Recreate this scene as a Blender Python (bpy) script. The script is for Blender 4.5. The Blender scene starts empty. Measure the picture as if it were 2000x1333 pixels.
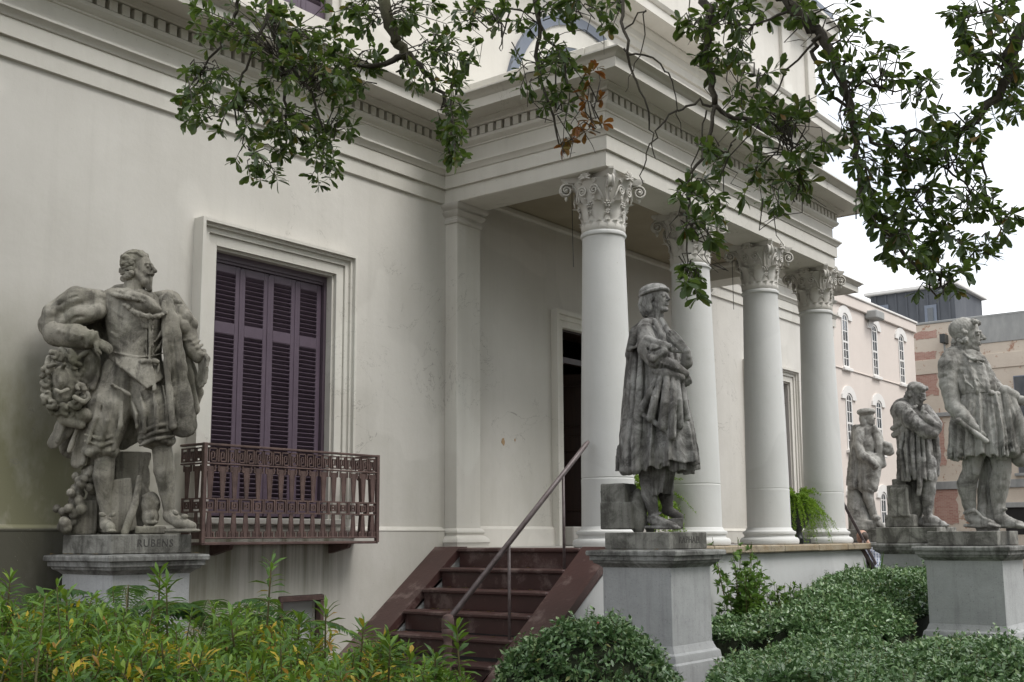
import bpy, bmesh, math, random
import numpy as np
from mathutils import Vector, Matrix
rnd = random.Random(7)
SC = bpy.context.scene
COL = SC.collection
R_ = math.radians
# ------------------------------------------------------------------ camera
ZC = 1.62                      # eye height
F, CX, CY = 2234.26, 1000.0, 720.94
_y, _p, _r = R_(51.985), R_(8.39), R_(-.329)
fw = Vector((math.sin(_y)*math.cos(_p), math.cos(_y)*math.cos(_p), math.sin(_p)))
rt = Vector((math.cos(_y), -math.sin(_y), 0)); up = rt.cross(fw)
RX = rt*math.cos(_r)+up*math.sin(_r); RY = -rt*math.sin(_r)+up*math.cos(_r)
cam_d = bpy.data.cameras.new('camera'); cam = bpy.data.objects.new('camera', cam_d); COL.objects.link(cam)
cam.matrix_world = Matrix(((RX.x, RY.x, -fw.x, 0), (RX.y, RY.y, -fw.y, 0), (RX.z, RY.z, -fw.z, ZC), (0, 0, 0, 1)))
cam_d.sensor_width = 36; cam_d.lens = F/2000*36; cam_d.shift_y = (CY-666.5)/2000
cam_d.clip_end = 3000; SC.camera = cam
def ray(px, py):
    return RX*((px-CX)/F) - RY*((py-CY)/F) + fw
CAM = Vector((0, 0, ZC))
def onY(px, py, Y):
    d = ray(px, py); return CAM + d*(Y/d.y)
def onZ(px, py, Z):
    d = ray(px, py); return CAM + d*((Z-ZC)/d.z)
def atd(px, py, dep):
    return CAM + ray(px, py)*dep
# ------------------------------------------------------------------ world + sun
w = bpy.data.worlds.new('World'); SC.world = w; w.use_nodes = True
nt = w.node_tree; nt.nodes.clear()
out = nt.nodes.new('ShaderNodeOutputWorld'); bg = nt.nodes.new('ShaderNodeBackground')
sky = nt.nodes.new('ShaderNodeTexSky'); sky.sky_type = 'NISHITA'; sky.sun_disc = False
SUN_EL, SUN_AZ = 56, 170       # azimuth measured from +Y towards +X
sky.sun_elevation = R_(SUN_EL); sky.sun_rotation = R_(SUN_AZ); sky.air_density = 1.0; sky.dust_density = 2.0; sky.ozone_density = 1.0
tc = nt.nodes.new('ShaderNodeTexCoord')
mp = nt.nodes.new('ShaderNodeMapping'); mp.inputs['Scale'].default_value = (1, 1, 2.2)
ns = nt.nodes.new('ShaderNodeTexNoise'); ns.inputs['Scale'].default_value = 2.6; ns.inputs['Detail'].default_value = 7; ns.inputs['Roughness'].default_value = .55
rp = nt.nodes.new('ShaderNodeValToRGB'); rp.color_ramp.elements[0].position = .28; rp.color_ramp.elements[1].position = .52
mx = nt.nodes.new('ShaderNodeMix'); mx.data_type = 'RGBA'
mx.inputs['B'].default_value = (10.0, 10.2, 10.5, 1)
nt.links.new(tc.outputs['Generated'], mp.inputs['Vector']); nt.links.new(mp.outputs[0], ns.inputs['Vector'])
nt.links.new(ns.outputs['Fac'], rp.inputs[0]); nt.links.new(rp.outputs[0], mx.inputs['Factor'])
nt.links.new(sky.outputs[0], mx.inputs['A']); nt.links.new(mx.outputs['Result'], bg.inputs['Color'])
bg.inputs['Strength'].default_value = .085
nt.links.new(bg.outputs[0], out.inputs[0])
sd = bpy.data.lights.new('sun', 'SUN'); so = bpy.data.objects.new('sun', sd); COL.objects.link(so)
sd.energy = 1.5; sd.angle = R_(28); sd.color = (1, .975, .94)
sdir = Vector((math.sin(R_(SUN_AZ))*math.cos(R_(SUN_EL)), math.cos(R_(SUN_AZ))*math.cos(R_(SUN_EL)), math.sin(R_(SUN_EL))))
so.rotation_euler = sdir.to_track_quat('Z', 'Y').to_euler(); so.location = (0, -10, 20)
SC.view_settings.view_transform = 'Standard'; SC.view_settings.look = 'None'
SC.view_settings.exposure = 0.96; SC.view_settings.gamma = 1; SC.view_settings.use_curve_mapping = False
# ------------------------------------------------------------------ helpers
def link(name, me, mat=None, parent=None, smooth=False):
    o = bpy.data.objects.new(name, me); COL.objects.link(o)
    if mat is not None and len(me.materials) == 0: me.materials.append(mat)
    if parent: o.parent = parent
    if smooth: me.polygons.foreach_set('use_smooth', [True]*len(me.polygons))
    return o
def tag(o, label=None, cat=None, group=None, kind=None):
    if label: o['label'] = label
    if cat: o['category'] = cat
    if group: o['group'] = group
    if kind: o['kind'] = kind
    return o
def empty(name, loc=(0, 0, 0), rz=0):
    o = bpy.data.objects.new(name, None); COL.objects.link(o); o.location = loc; o.rotation_euler = (0, 0, rz); o.empty_display_size = .2
    return o
def copy_tree(o, parent=None):
    c = o.copy(); COL.objects.link(c); c.parent = parent
    for ch in list(o.children): copy_tree(ch, c)
    return c
class MB:
    def __init__(s): s.v = []; s.f = []
    def add(s, vs, fs):
        n = len(s.v); s.v += [tuple(v) for v in vs]; s.f += [tuple(i+n for i in f) for f in fs]; return s
    def box(s, x0, x1, y0, y1, z0, z1, M=None):
        vs = [Vector((x, y, z)) for z in (z0, z1) for y in (y0, y1) for x in (x0, x1)]
        if M: vs = [M @ v for v in vs]
        return s.add(vs, [(0, 2, 3, 1), (4, 5, 7, 6), (0, 1, 5, 4), (2, 6, 7, 3), (0, 4, 6, 2), (1, 3, 7, 5)])
    def bbox(s, x0, x1, y0, y1, z0, z1, b=.008, M=None):   # box with chamfered edges
        vs = []; idx = {}
        X = (x0, x1); Y = (y0, y1); Z = (z0, z1)
        for i in (0, 1):
            for j in (0, 1):
                for k in (0, 1):
                    sx, sy, sz = (1, -1)[i]*b, (1, -1)[j]*b, (1, -1)[k]*b
                    for a, (dx, dy, dz) in enumerate(((0, sy, sz), (sx, 0, sz), (sx, sy, 0))):
                        idx[i, j, k, a] = len(vs); vs.append(Vector((X[i]+dx, Y[j]+dy, Z[k]+dz)))
        fs = []
        for i in (0, 1):
            q = [idx[i, 0, 0, 0], idx[i, 0, 1, 0], idx[i, 1, 1, 0], idx[i, 1, 0, 0]]; fs.append(q if i == 0 else q[::-1])
            q = [idx[0, i, 0, 1], idx[1, i, 0, 1], idx[1, i, 1, 1], idx[0, i, 1, 1]]; fs.append(q if i == 0 else q[::-1])
            q = [idx[0, 0, i, 2], idx[0, 1, i, 2], idx[1, 1, i, 2], idx[1, 0, i, 2]]; fs.append(q if i == 0 else q[::-1])
        for j in (0, 1):
            for k in (0, 1):
                q = [idx[0, j, k, 1], idx[1, j, k, 1], idx[1, j, k, 2], idx[0, j, k, 2]]; fs.append(q[::-1] if (j+k) % 2 == 0 else q)
                q = [idx[j, 0, k, 0], idx[j, 1, k, 0], idx[j, 1, k, 2], idx[j, 0, k, 2]]; fs.append(q if (j+k) % 2 == 0 else q[::-1])
                q = [idx[j, k, 0, 0], idx[j, k, 1, 0], idx[j, k, 1, 1], idx[j, k, 0, 1]]; fs.append(q[::-1] if (j+k) % 2 == 0 else q)
        for i in (0, 1):
            for j in (0, 1):
                for k in (0, 1):
                    q = [idx[i, j, k, 0], idx[i, j, k, 1], idx[i, j, k, 2]]; fs.append(q if (i+j+k) % 2 else q[::-1])
        if M: vs = [M @ v for v in vs]
        return s.add(vs, fs)
    def lathe(s, prof, n=24, c=(0, 0), a0=0, cap=True):
        vs = []; m = len(prof)
        for k in range(n):
            a = a0+2*math.pi*k/n
            for r, z in prof: vs.append((c[0]+r*math.cos(a), c[1]+r*math.sin(a), z))
        fs = [(k*m+i, ((k+1) % n)*m+i, ((k+1) % n)*m+i+1, k*m+i+1) for k in range(n) for i in range(m-1)]
        if cap:
            fs.append(tuple(k*m+m-1 for k in range(n))); fs.append(tuple(k*m for k in range(n))[::-1])
        return s.add(vs, fs)
    def tube(s, pts, rad, n=6, cap=True):
        pts = [Vector(p) for p in pts]
        if not hasattr(rad, '__len__'): rad = [rad]*len(pts)
        rings = []; ref = None
        for i, p in enumerate(pts):
            t = (pts[min(i+1, len(pts)-1)]-pts[max(i-1, 0)]).normalized()
            if ref is None: ref = t.orthogonal().normalized()
            ref = (ref-t*ref.dot(t)); ref = ref.normalized() if ref.length > 1e-6 else t.orthogonal().normalized()
            b = t.cross(ref)
            rings.append([p+(ref*math.cos(2*math.pi*k/n)+b*math.sin(2*math.pi*k/n))*rad[i] for k in range(n)])
        vs = [v for r in rings for v in r]
        fs = [(i*n+k, i*n+(k+1) % n, (i+1)*n+(k+1) % n, (i+1)*n+k) for i in range(len(pts)-1) for k in range(n)]
        if cap: fs += [tuple(range(n))[::-1], tuple((len(pts)-1)*n+k for k in range(n))]
        return s.add(vs, fs)
    def prism(s, poly, a, b, axis='y'):   # poly in the two other axes, extruded between a and b
        n = len(poly)
        if axis == 'y': P = lambda q, t: (q[0], t, q[1])
        elif axis == 'x': P = lambda q, t: (t, q[0], q[1])
        else: P = lambda q, t: (q[0], q[1], t)
        vs = [P(q, a) for q in poly]+[P(q, b) for q in poly]
        return s.add(vs, [tuple(range(n)), tuple(range(2*n-1, n-1, -1))]+[(i, n+i, n+(i+1) % n, (i+1) % n) for i in range(n)])
    def sweep(s, path, prof, closed=False):   # path in XY (outward = right-hand side), prof (offset, z)
        n = len(path); rows = []
        P = [Vector(p) for p in path]
        for i in range(n):
            d0 = (P[i]-P[i-1]).normalized() if (i > 0 or closed) else None
            d1 = (P[(i+1) % n]-P[i]).normalized() if (i < n-1 or closed) else None
            if d0 is None: d0 = d1
            if d1 is None: d1 = d0
            n0 = Vector((d0.y, -d0.x)); n1 = Vector((d1.y, -d1.x))
            m = (n0+n1); m = m/ (m.dot(n0))
            rows.append([(P[i].x+m.x*o, P[i].y+m.y*o, z) for o, z in prof])
        k = len(prof); vs = [v for r in rows for v in r]
        fs = []
        for i in range(n if closed else n-1):
            j = (i+1) % n
            for a in range(k-1): fs.append((i*k+a, j*k+a, j*k+a+1, i*k+a+1))
        return s.add(vs, fs)
    def mesh(s, name):
        me = bpy.data.meshes.new(name); me.from_pydata(s.v, [], s.f); me.update()
        return me
    def build(s, name, mat, parent=None, smooth=False, fix=True):
        me = s.mesh(name)
        if fix:
            bm = bmesh.new(); bm.from_mesh(me); bmesh.ops.recalc_face_normals(bm, faces=bm.faces); bm.to_mesh(me); bm.free()
        return link(name, me, mat, parent, smooth)
def sharp(o, ang=35):
    me = o.data
    bm = bmesh.new(); bm.from_mesh(me)
    for e in bm.edges:
        if len(e.link_faces) == 2 and e.calc_face_angle(0) > R_(ang): e.smooth = False
    for f in bm.faces: f.smooth = True
    bm.to_mesh(me); bm.free()
    return o
# ------------------------------------------------------------------ materials
def NT(name):
    m = bpy.data.materials.new(name); m.use_nodes = True; t = m.node_tree
    return m, t, t.nodes['Principled BSDF']
def noise(t, scale, detail=5, rough=.6, coord='pos', stretch=None, dist=0):
    n = t.nodes.new('ShaderNodeTexNoise'); n.inputs['Scale'].default_value = scale; n.inputs['Detail'].default_value = detail
    n.inputs['Roughness'].default_value = rough; n.inputs['Distortion'].default_value = dist
    if coord == 'pos': src = t.nodes.new('ShaderNodeNewGeometry').outputs['Position']
    else: src = t.nodes.new('ShaderNodeTexCoord').outputs['Object']
    if stretch:
        m = t.nodes.new('ShaderNodeMapping'); m.inputs['Scale'].default_value = stretch; t.links.new(src, m.inputs[0]); src = m.outputs[0]
    t.links.new(src, n.inputs['Vector']); return n.outputs['Fac']
def ramp(t, fac, stops):
    r = t.nodes.new('ShaderNodeValToRGB'); e = r.color_ramp.elements
    while len(e) < len(stops): e.new(.5)
    for el, (p, c) in zip(e, stops):
        el.position = p; el.color = (c, c, c, 1) if not hasattr(c, '__len__') else (*c, 1)
    t.links.new(fac, r.inputs[0]); return r.outputs[0]
def mixc(t, fac, a, b, mode='MIX'):
    m = t.nodes.new('ShaderNodeMix'); m.data_type = 'RGBA'; m.blend_type = mode
    for k, v in (('Factor', fac), ('A', a), ('B', b)):
        if hasattr(v, 'is_linked') or isinstance(v, bpy.types.NodeSocket): t.links.new(v, m.inputs[k])
        elif k == 'Factor': m.inputs[k].default_value = v
        else: m.inputs[k].default_value = (*v, 1)
    return m.outputs['Result']
def mth(t, op, a, b=None):
    m = t.nodes.new('ShaderNodeMath'); m.operation = op; m.use_clamp = False
    for i, v in enumerate((a, b)):
        if v is None: continue
        if isinstance(v, bpy.types.NodeSocket): t.links.new(v, m.inputs[i])
        else: m.inputs[i].default_value = v
    return m.outputs[0]
def mapr(t, v, a, b, c=0, d=1):
    m = t.nodes.new('ShaderNodeMapRange'); t.links.new(v, m.inputs[0])
    for i, q in enumerate((a, b, c, d)): m.inputs[i+1].default_value = q
    return m.outputs[0]
def axes(t):
    s = t.nodes.new('ShaderNodeSeparateXYZ'); t.links.new(t.nodes.new('ShaderNodeNewGeometry').outputs['Position'], s.inputs[0]); return s.outputs
def bump(t, b, h, strength=.3, dist=.01):
    n = t.nodes.new('ShaderNodeBump'); n.inputs['Strength'].default_value = strength; n.inputs['Distance'].default_value = dist
    t.links.new(h, n.inputs['Height']); t.links.new(n.outputs[0], b.inputs['Normal'])
def simple(name, c0, c1, scale=6, rough=.7, bumpn=0, bscale=60, coord='pos', metal=0, spec=.4, stretch=None):
    m, t, b = NT(name)
    t.links.new(mixc(t, ramp(t, noise(t, scale, 6, .65, coord, stretch), [(.3, 0.), (.7, 1.)]), c0, c1), b.inputs['Base Color'])
    b.inputs['Roughness'].default_value = rough; b.inputs['Metallic'].default_value = metal; b.inputs['Specular IOR Level'].default_value = spec
    if bumpn: bump(t, b, noise(t, bscale, 4, .6, coord), bumpn)
    return m
def stucco(name, base, alt, algae=0.0, low=0.0, wing=False):
    m, t, b = NT(name)
    ax = axes(t)
    c = mixc(t, ramp(t, noise(t, .9, 7, .62), [(.35, 0.), (.7, 1.)]), base, alt)
    # faint vertical rain streaks
    st = ramp(t, noise(t, 1.0, 5, .6, 'pos', (7, 7, .35)), [(.52, 0.), (.78, 1.)])
    c = mixc(t, mth(t, 'MULTIPLY', st, .10), c, (.36, .345, .30))
    if algae:
        # algae film: its own blotchy outline, strongest on the damp lower wall and beside the corner
        nz = noise(t, 1.1, 6, .65, 'pos', (1, 1, .55))
        hgt = mapr(t, ax[2], .3, 3.6, 1.0, 0.0); lft = mapr(t, ax[0], 3.8, 6.6, 1.0, .12)
        msk = mth(t, 'MULTIPLY', mth(t, 'MULTIPLY', hgt, lft), mapr(t, nz, .3, .68, 0, 1.5))
        msk = mth(t, 'MINIMUM', mth(t, 'MULTIPLY', msk, algae), .85)
        c = mixc(t, msk, c, (.155, .15, .065))
        # darker below the water table, fading away from the corner
        blk = mth(t, 'MULTIPLY', mapr(t, ax[2], 1.70, 1.715, 1, 0), mapr(t, mth(t, 'ADD', ax[0], mth(t, 'MULTIPLY', nz, 1.4)), 5.6, 6.6, .85, 0.0))
        c = mixc(t, blk, c, (.07, .066, .055))
        drip = mth(t, 'MULTIPLY', ramp(t, noise(t, 1.0, 5, .6, 'pos', (14, 14, .5)), [(.40, 0.), (.66, 1.)]),
                   mth(t, 'MULTIPLY', mapr(t, ax[2], .8, 1.58, 0, .8), mth(t, 'MULTIPLY', mapr(t, ax[0], 5.6, 5.9, 0, 1), mapr(t, ax[0], 7.45, 7.8, 1, 0))))
        drip = mth(t, 'MULTIPLY', drip, mapr(t, ax[2], 1.6, 1.72, 1, 0))
        c = mixc(t, drip, c, (.12, .115, .06))
    # hairline cracks and repaired, slightly lighter patches
    n1 = noise(t, 1.3, 6, .6, 'pos', None, 1.2); crk = mth(t, 'LESS_THAN', mth(t, 'ABSOLUTE', mth(t, 'SUBTRACT', n1, .5)), .0022)
    crk = mth(t, 'MULTIPLY', crk, ramp(t, noise(t, .45, 3, .5), [(.55, 0.), (.62, 1.)]))
    c = mixc(t, mth(t, 'MULTIPLY', crk, .55), c, (.22, .205, .18))
    c = mixc(t, mth(t, 'MULTIPLY', ramp(t, noise(t, .55, 2, .4, 'pos', None, .4), [(.60, 0.), (.612, 1.)]), .35), c, tuple(min(.7, q*1.12) for q in base))
    # soot under ledges runs down in streaks with their own ragged shape
    sm = mth(t, 'MULTIPLY', ramp(t, noise(t, 1.0, 6, .7, 'pos', (5, 5, .22)), [(.52, 0.), (.80, 1.)]), .15)
    c = mixc(t, sm, c, (.25, .235, .20))
    # hairline pits and chips
    sp = ramp(t, noise(t, 38, 2, .5), [(.735, 0.), (.755, 1.)])
    c = mixc(t, mth(t, 'MULTIPLY', sp, .35), c, (.30, .28, .24))
    t.links.new(c, b.inputs['Base Color'])
    b.inputs['Roughness'].default_value = .78; b.inputs['Specular IOR Level'].default_value = .3
    h = mth(t, 'ADD', noise(t, 9, 5, .6), mth(t, 'MULTIPLY', noise(t, 140, 3, .6), .25))
    bump(t, b, h, .25, .012)
    return m
M = {}
M['stucco'] = stucco('stucco', (.60, .578, .535), (.535, .513, .47), 2.2)
M['stucco_plain'] = stucco('stucco_plain', (.625, .60, .55), (.57, .545, .495))
M['trim'] = stucco('trim', (.64, .617, .565), (.56, .537, .485))
M['column'] = stucco('column_paint', (.585, .585, .57), (.53, .53, .51))
M['capital'] = stucco('capital_paint', (.58, .56, .52), (.47, .445, .40))
M['lowwall'] = stucco('low_wall', (.50, .505, .50), (.43, .435, .43))
M['shutter'] = simple('shutter_paint', (.085, .060, .084), (.110, .080, .108), 5, .42, .06, 90)
M['revealdark'] = simple('reveal_paint', (.085, .062, .080), (.105, .078, .098), 5, .5)
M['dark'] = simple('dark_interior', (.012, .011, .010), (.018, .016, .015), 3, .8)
M['door'] = simple('door_wood', (.018, .009, .007), (.030, .014, .010), 8, .4, 0, 60, 'pos', 0, .25, (4, 4, .5))
M['iron'] = simple('iron_paint', (.155, .098, .084), (.072, .045, .041), 9, .55, .3, 90)
M['ironrail'] = simple('rail_paint', (.17, .14, .138), (.085, .062, .060), 11, .4, .2, 110)
M['stair'] = None
M['glass'] = simple('window_glass', (.03, .04, .05), (.05, .06, .07), 2, .06, 0, 60, 'pos', 0, .9)
M['greyframe'] = simple('grey_frame', (.13, .15, .19), (.17, .19, .23), 3, .5)
def stairmat():
    m, t, b = NT('stair_paint')
    wear = ramp(t, noise(t, 3.2, 7, .68), [(.53, 0.), (.63, 1.)])
    c = mixc(t, ramp(t, noise(t, 2, 6, .6), [(.3, 0.), (.7, 1.)]), (.044, .021, .019), (.072, .035, .031))
    c = mixc(t, mth(t, 'MULTIPLY', wear, .55), c, (.21, .155, .14))
    t.links.new(c, b.inputs['Base Color']); b.inputs['Roughness'].default_value = .42
    bump(t, b, noise(t, 30, 5, .6), .2); return m
M['stair'] = stairmat()
def slabmat():
    m, t, b = NT('porch_stone')
    c = mixc(t, ramp(t, noise(t, 4, 7, .7, 'pos', (1, 1, 2)), [(.3, 0.), (.7, 1.)]), (.22, .16, .09), (.33, .29, .22))
    c = mixc(t, ramp(t, noise(t, 7, 6, .7), [(.55, 0.), (.68, 1.)]), c, (.09, .065, .05))
    t.links.new(c, b.inputs['Base Color']); b.inputs['Roughness'].default_value = .8; bump(t, b, noise(t, 25, 6, .7), .5, .02); return m
M['slab'] = slabmat()
M['floor'] = simple('porch_floor', (.40, .385, .36), (.31, .295, .27), 2, .6)
def stone(name, light, mid, dark, cov=.5, streak=.5, bmp=.5, sc=1.0, hue=None):
    m, t, b = NT(name)
    c = mixc(t, ramp(t, noise(t, 2.6*sc, 8, .7), [(.34, 0.), (.66, 1.)]), light, mid)
    d = ramp(t, noise(t, 3.4*sc, 8, .72, 'pos', None, .6), [(cov-.02, 0.), (cov+.13, 1.)])
    c = mixc(t, mth(t, 'MULTIPLY', d, .74), c, dark)
    s = ramp(t, noise(t, 1.0*sc, 6, .65, 'pos', (16, 16, 1.1)), [(.5, 0.), (.72, 1.)])
    c = mixc(t, mth(t, 'MULTIPLY', s, streak), c, dark)
    pit = ramp(t, noise(t, 70*sc, 3, .6), [(.60, 0.), (.70, 1.)])
    c = mixc(t, mth(t, 'MULTIPLY', pit, .35), c, tuple(q*.5 for q in dark))
    if hue: c = mixc(t, mth(t, 'MULTIPLY', ramp(t, noise(t, 1.7*sc, 5, .6), [(.5, 0.), (.7, 1.)]), .35), c, hue)
    t.links.new(c, b.inputs['Base Color']); b.inputs['Roughness'].default_value = .85; b.inputs['Specular IOR Level'].default_value = .25
    h = mth(t, 'ADD', noise(t, 24*sc, 8, .7), mth(t, 'MULTIPLY', noise(t, 110*sc, 3, .6), .4))
    bump(t, b, h, bmp, .012); return m
M['pedestal'] = stone('pedestal_stone', (.42, .425, .425), (.33, .335, .335), (.14, .14, .135), .64, .3, .3)
M['pedcap'] = stone('pedestal_cap_shaded_stone', (.33, .33, .315), (.22, .22, .205), (.045, .042, .037), .47, .7, .4)  # dark mottling made heavier to stand for shadow in the cap mouldings
M['plinth'] = stone('plinth_stone', (.31, .305, .275), (.20, .195, .175), (.045, .042, .036), .46, .7, .4)
M['letter'] = simple('letter_shadow_paint', (.055, .052, .048), (.08, .075, .07), 20, .9)
# ================================================================== the mansion
ZF = 1.52                       # porch floor
YW = 8.0                        # main front wall plane
XL, XR = 4.04, 19.66            # ends of the main block
PX0, PX1, PY = 9.06, 14.64, 5.91  # portico entablature faces
AX = 11.85                      # axis of symmetry
house = tag(empty('mansion', (AX, YW, 0)), 'cream stucco mansion with columned entrance portico and dentil cornice', 'house')
def H(o):                       # parent to the house keeping world coordinates
    o.parent = house; o.matrix_parent_inverse = Matrix.Translation((-AX, -YW, 0)); return o
def sub(o, p):                  # sub-part under a part that has an identity matrix
    o.parent = p; return o
def wall_holes(mb, x0, x1, z0, z1, holes, y0, y1):
    xs = sorted({x0, x1, *[h[0] for h in holes], *[h[1] for h in holes]}); zs = sorted({z0, z1, *[h[2] for h in holes], *[h[3] for h in holes]})
    for i in range(len(xs)-1):
        run = None
        for k in range(len(zs)-1):
            cx, cz = (xs[i]+xs[i+1])/2, (zs[k]+zs[k+1])/2
            solid = not any(h[0] < cx < h[1] and h[2] < cz < h[3] for h in holes)
            if solid and run is None: run = zs[k]
            if (not solid) and run is not None: mb.box(xs[i], xs[i+1], y0, y1, run, zs[k]); run = None
        if run is not None: mb.box(xs[i], xs[i+1], y0, y1, run, zs[-1])
WINS = [(6.05, 7.42), (2*AX-7.42, 2*AX-6.05)]
mb = MB()
wall_holes(mb, XL, XR, 0, 5.9, [(a, b, 1.80, 4.12) for a, b in WINS]+[(11.19, 12.51, 1.74, 4.16), (6.86, 7.30, .35, 1.07), (16.40, 16.84, .35, 1.07)], YW, YW+.4)
H(mb.build('wall', M['stucco']))
mb = MB(); mb.box(XL, XL+.4, YW+.4, YW+11, 0, 5.9).box(XR-.4, XR, YW+.4, YW+11, 0, 5.9).box(XL, XR, YW+10.6, YW+11, 0, 5.9); H(mb.build('side_wall', M['stucco_plain']))
# upper storeys
UH = [(6.10, 7.36, 6.70, 8.55), (16.34, 17.60, 6.70, 8.55)]
mb = MB(); wall_holes(mb, XL, XR, 5.9, 8.75, UH, YW+.03, YW+.4)
H(mb.build('upper_wall', M['stucco_plain']))
mb = MB(); mb.box(XL, XL+.4, YW+.4, YW+11, 5.9, 8.75).box(XR-.4, XR, YW+.4, YW+11, 5.9, 8.75).box(XL, XR, YW+10.6, YW+11, 5.9, 8.75)
mb.box(XL, XR, YW+.1, YW+11, 8.76, 11.6); H(mb.build('attic_wall', M['stucco_plain']))
# attic pilaster strips at the corner
for x in (XR-1.55, XR-.46, XL+.3, XL+1.4):
    H(MB().bbox(x, x+.34, YW+.03, YW+.11, 8.95, 10.8, .01).build('attic_strip', M['trim']))
prof = [(0, 8.42), (.035, 8.43), (.035, 8.55), (.06, 8.57), (.06, 8.66), (.11, 8.70), (.13, 8.73), (.13, 8.76), (.42, 8.765), (.42, 8.90), (.44, 8.905), (.47, 8.95), (.47, 8.97), (.05, 9.03)]
H(MB().sweep([(XL, YW+11), (XL, YW+.03), (XR, YW+.03), (XR, YW+11)], prof).build('upper_cornice', M['trim']))
prof = [(0, 10.7), (.05, 10.72), (.05, 10.85), (.35, 10.9), (.36, 11.05), (.42, 11.1), (.42, 11.15), (-.3, 11.3)]
H(MB().sweep([(XL, YW+11), (XL, YW+.1), (XR, YW+.1), (XR, YW+11)], prof).build('roof_cornice', M['trim']))
H(MB().box(XL-.3, XR+.3, YW-.2, YW+11.2, 11.31, 11.42).build('roof', M['greyframe']))
# ---- entablature round the whole front, mitred at the portico
path = [(XL, YW+11), (XL, YW), (PX0, YW), (PX0, PY), (PX1, PY), (PX1, YW), (XR, YW), (XR, YW+11)]
prof = [(.0, 5.195), (.026, 5.205), (.030, 5.345), (.024, 5.352), (.024, 5.358), (.056, 5.362), (.058, 5.492), (.052, 5.498), (.052, 5.503), (.066, 5.507), (.072, 5.520), (.092, 5.548), (.110, 5.560), (.110, 5.580), (.030, 5.592),
        (.018, 5.600), (.018, 5.765), (.032, 5.77), (.034, 5.785), (.058, 5.797), (.082, 5.822), (.088, 5.845), (.088, 5.852), (.008, 5.853), (.008, 5.958),
        (.088, 5.959), (.092, 5.975), (.125, 6.00), (.145, 6.005), (.145, 6.016), (.365, 6.024), (.365, 6.010), (.385, 6.010), (.385, 6.105), (.372, 6.110), (.405, 6.125), (.435, 6.155), (.465, 6.165), (.465, 6.180), (.10, 6.225), (-.02, 6.23)]
ent = H(MB().sweep(path, prof).build('entablature', M['trim'])); sharp(ent, 28)
dme = MB().bbox(-.037, .037, -.052, .02, 0, .092, .003).mesh('dentil'); dme.materials.append(M['trim'])
def dentils(a, b, y, rot):
    L = abs(b-a); n = int(L/.112); st = L/n
    for i in range(n):
        o = bpy.data.objects.new('dentil', dme); COL.objects.link(o); o.parent = ent
        q = min(a, b)+st*(i+.5)
        if rot == 0: o.location = (q, y, 5.861)
        else: o.location = (y, q, 5.861); o.rotation_euler = (0, 0, rot)
dentils(XL+.02, PX0-.09, YW-.027, 0); dentils(PX0-.07, PX1+.07, PY-.027, 0); dentils(PX1+.09, XR, YW-.027, 0)
dentils(PY-.02, YW-.09, PX0-.027, -math.pi/2); dentils(PY-.02, YW-.09, PX1+.027, math.pi/2)
M['ceil'] = simple('ceiling_shade_tan', (.34, .295, .215), (.27, .235, .17), 1.5, .7)  # tan set darker than the trim to carry the shade under the portico
# beams, ceiling, deck over the portico
mb = MB()
mb.box(PX0, PX0+.42, PY, YW, 5.196, 5.85); mb.box(PX1-.42, PX1, PY, YW, 5.1961, 5.85); mb.box(PX0+.42, PX1-.42, PY, PY+.42, 5.1965, 5.85)
H(mb.build('portico_beam', M['trim']))
H(MB().box(PX0+.42, PX1-.42, PY+.42, YW, 5.42, 5.55).build('portico_ceiling', M['ceil']))
mb = MB()
for a, b, c, d in ((PX0+.42, PX1-.42, PY+.42, PY+.50), (PX0+.42, PX1-.42, YW-.07, YW-.001), (PX0+.42, PX0+.50, PY+.50, YW-.07), (PX1-.50, PX1-.42, PY+.50, YW-.07)):
    mb.bbox(a, b, c, d, 5.345, 5.419, .015)
H(mb.build('ceiling_moulding', M['trim']))
H(MB().box(PX0-.02, PX1+.02, PY-.02, YW+.02, 5.86, 6.20).build('portico_deck', M['trim']))
mb = MB(); mb.bbox(PX0-.16, PX1+.16, PY-.16, PY+.12, 6.19, 6.42, .012); mb.bbox(PX0-.16, PX0+.12, PY+.12, YW+.02, 6.19, 6.42, .012); mb.bbox(PX1-.12, PX1+.16, PY+.12, YW+.02, 6.19, 6.42, .012)
H(mb.build('blocking_course', M['trim']))
# water table
for XA_, XB_, wa, wb in ((XL, 9.03, 6.82, 7.34), (2*AX-9.03, XR, 16.36, 16.88)):
    wt = MB().sweep([(XA_, YW), (XB_, YW)], [(0, 1.735), (.03, 1.715), (.045, 1.70), (.045, 1.69), (.04, 1.685), (.04, 1.12), (0, 1.12)])
    wt.box(max(XA_, XL), wa, YW-.04, YW, 0, 1.12).box(wb, min(XB_, 8.95) if XA_ < 9 else XB_, YW-.04, YW, 0, 1.12).box(wa, wb, YW-.04, YW, 0, .29)
    H(wt.build('water_table', M['stucco']))
for a, b in ((9.46, 11.0), (12.7, 14.24)):
    H(MB().sweep([(a, YW), (b, YW)], [(0, 1.745), (.02, 1.735), (.03, 1.715), (.032, ZF)]).build('porch_baseboard', M['stucco_plain']))
# basement windows
for a, b in ((6.86, 7.30), (16.40, 16.84)):
    f = MB()
    f.bbox(a-.045, b+.045, YW-.065, YW+.02, 1.065, 1.115, .006).bbox(a-.045, a, YW-.064, YW+.02, .31, 1.064, .006).bbox(b, b+.045, YW-.064, YW+.02, .31, 1.064, .006).bbox(a-.05, b+.05, YW-.07, YW+.02, .295, .309, .003)
    fr = H(f.build('basement_window_frame', M['iron']))
    sub(MB().box(a, b, YW+.05, YW+.08, .35, 1.07).build('panel', M['lowwall']), fr)
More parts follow.
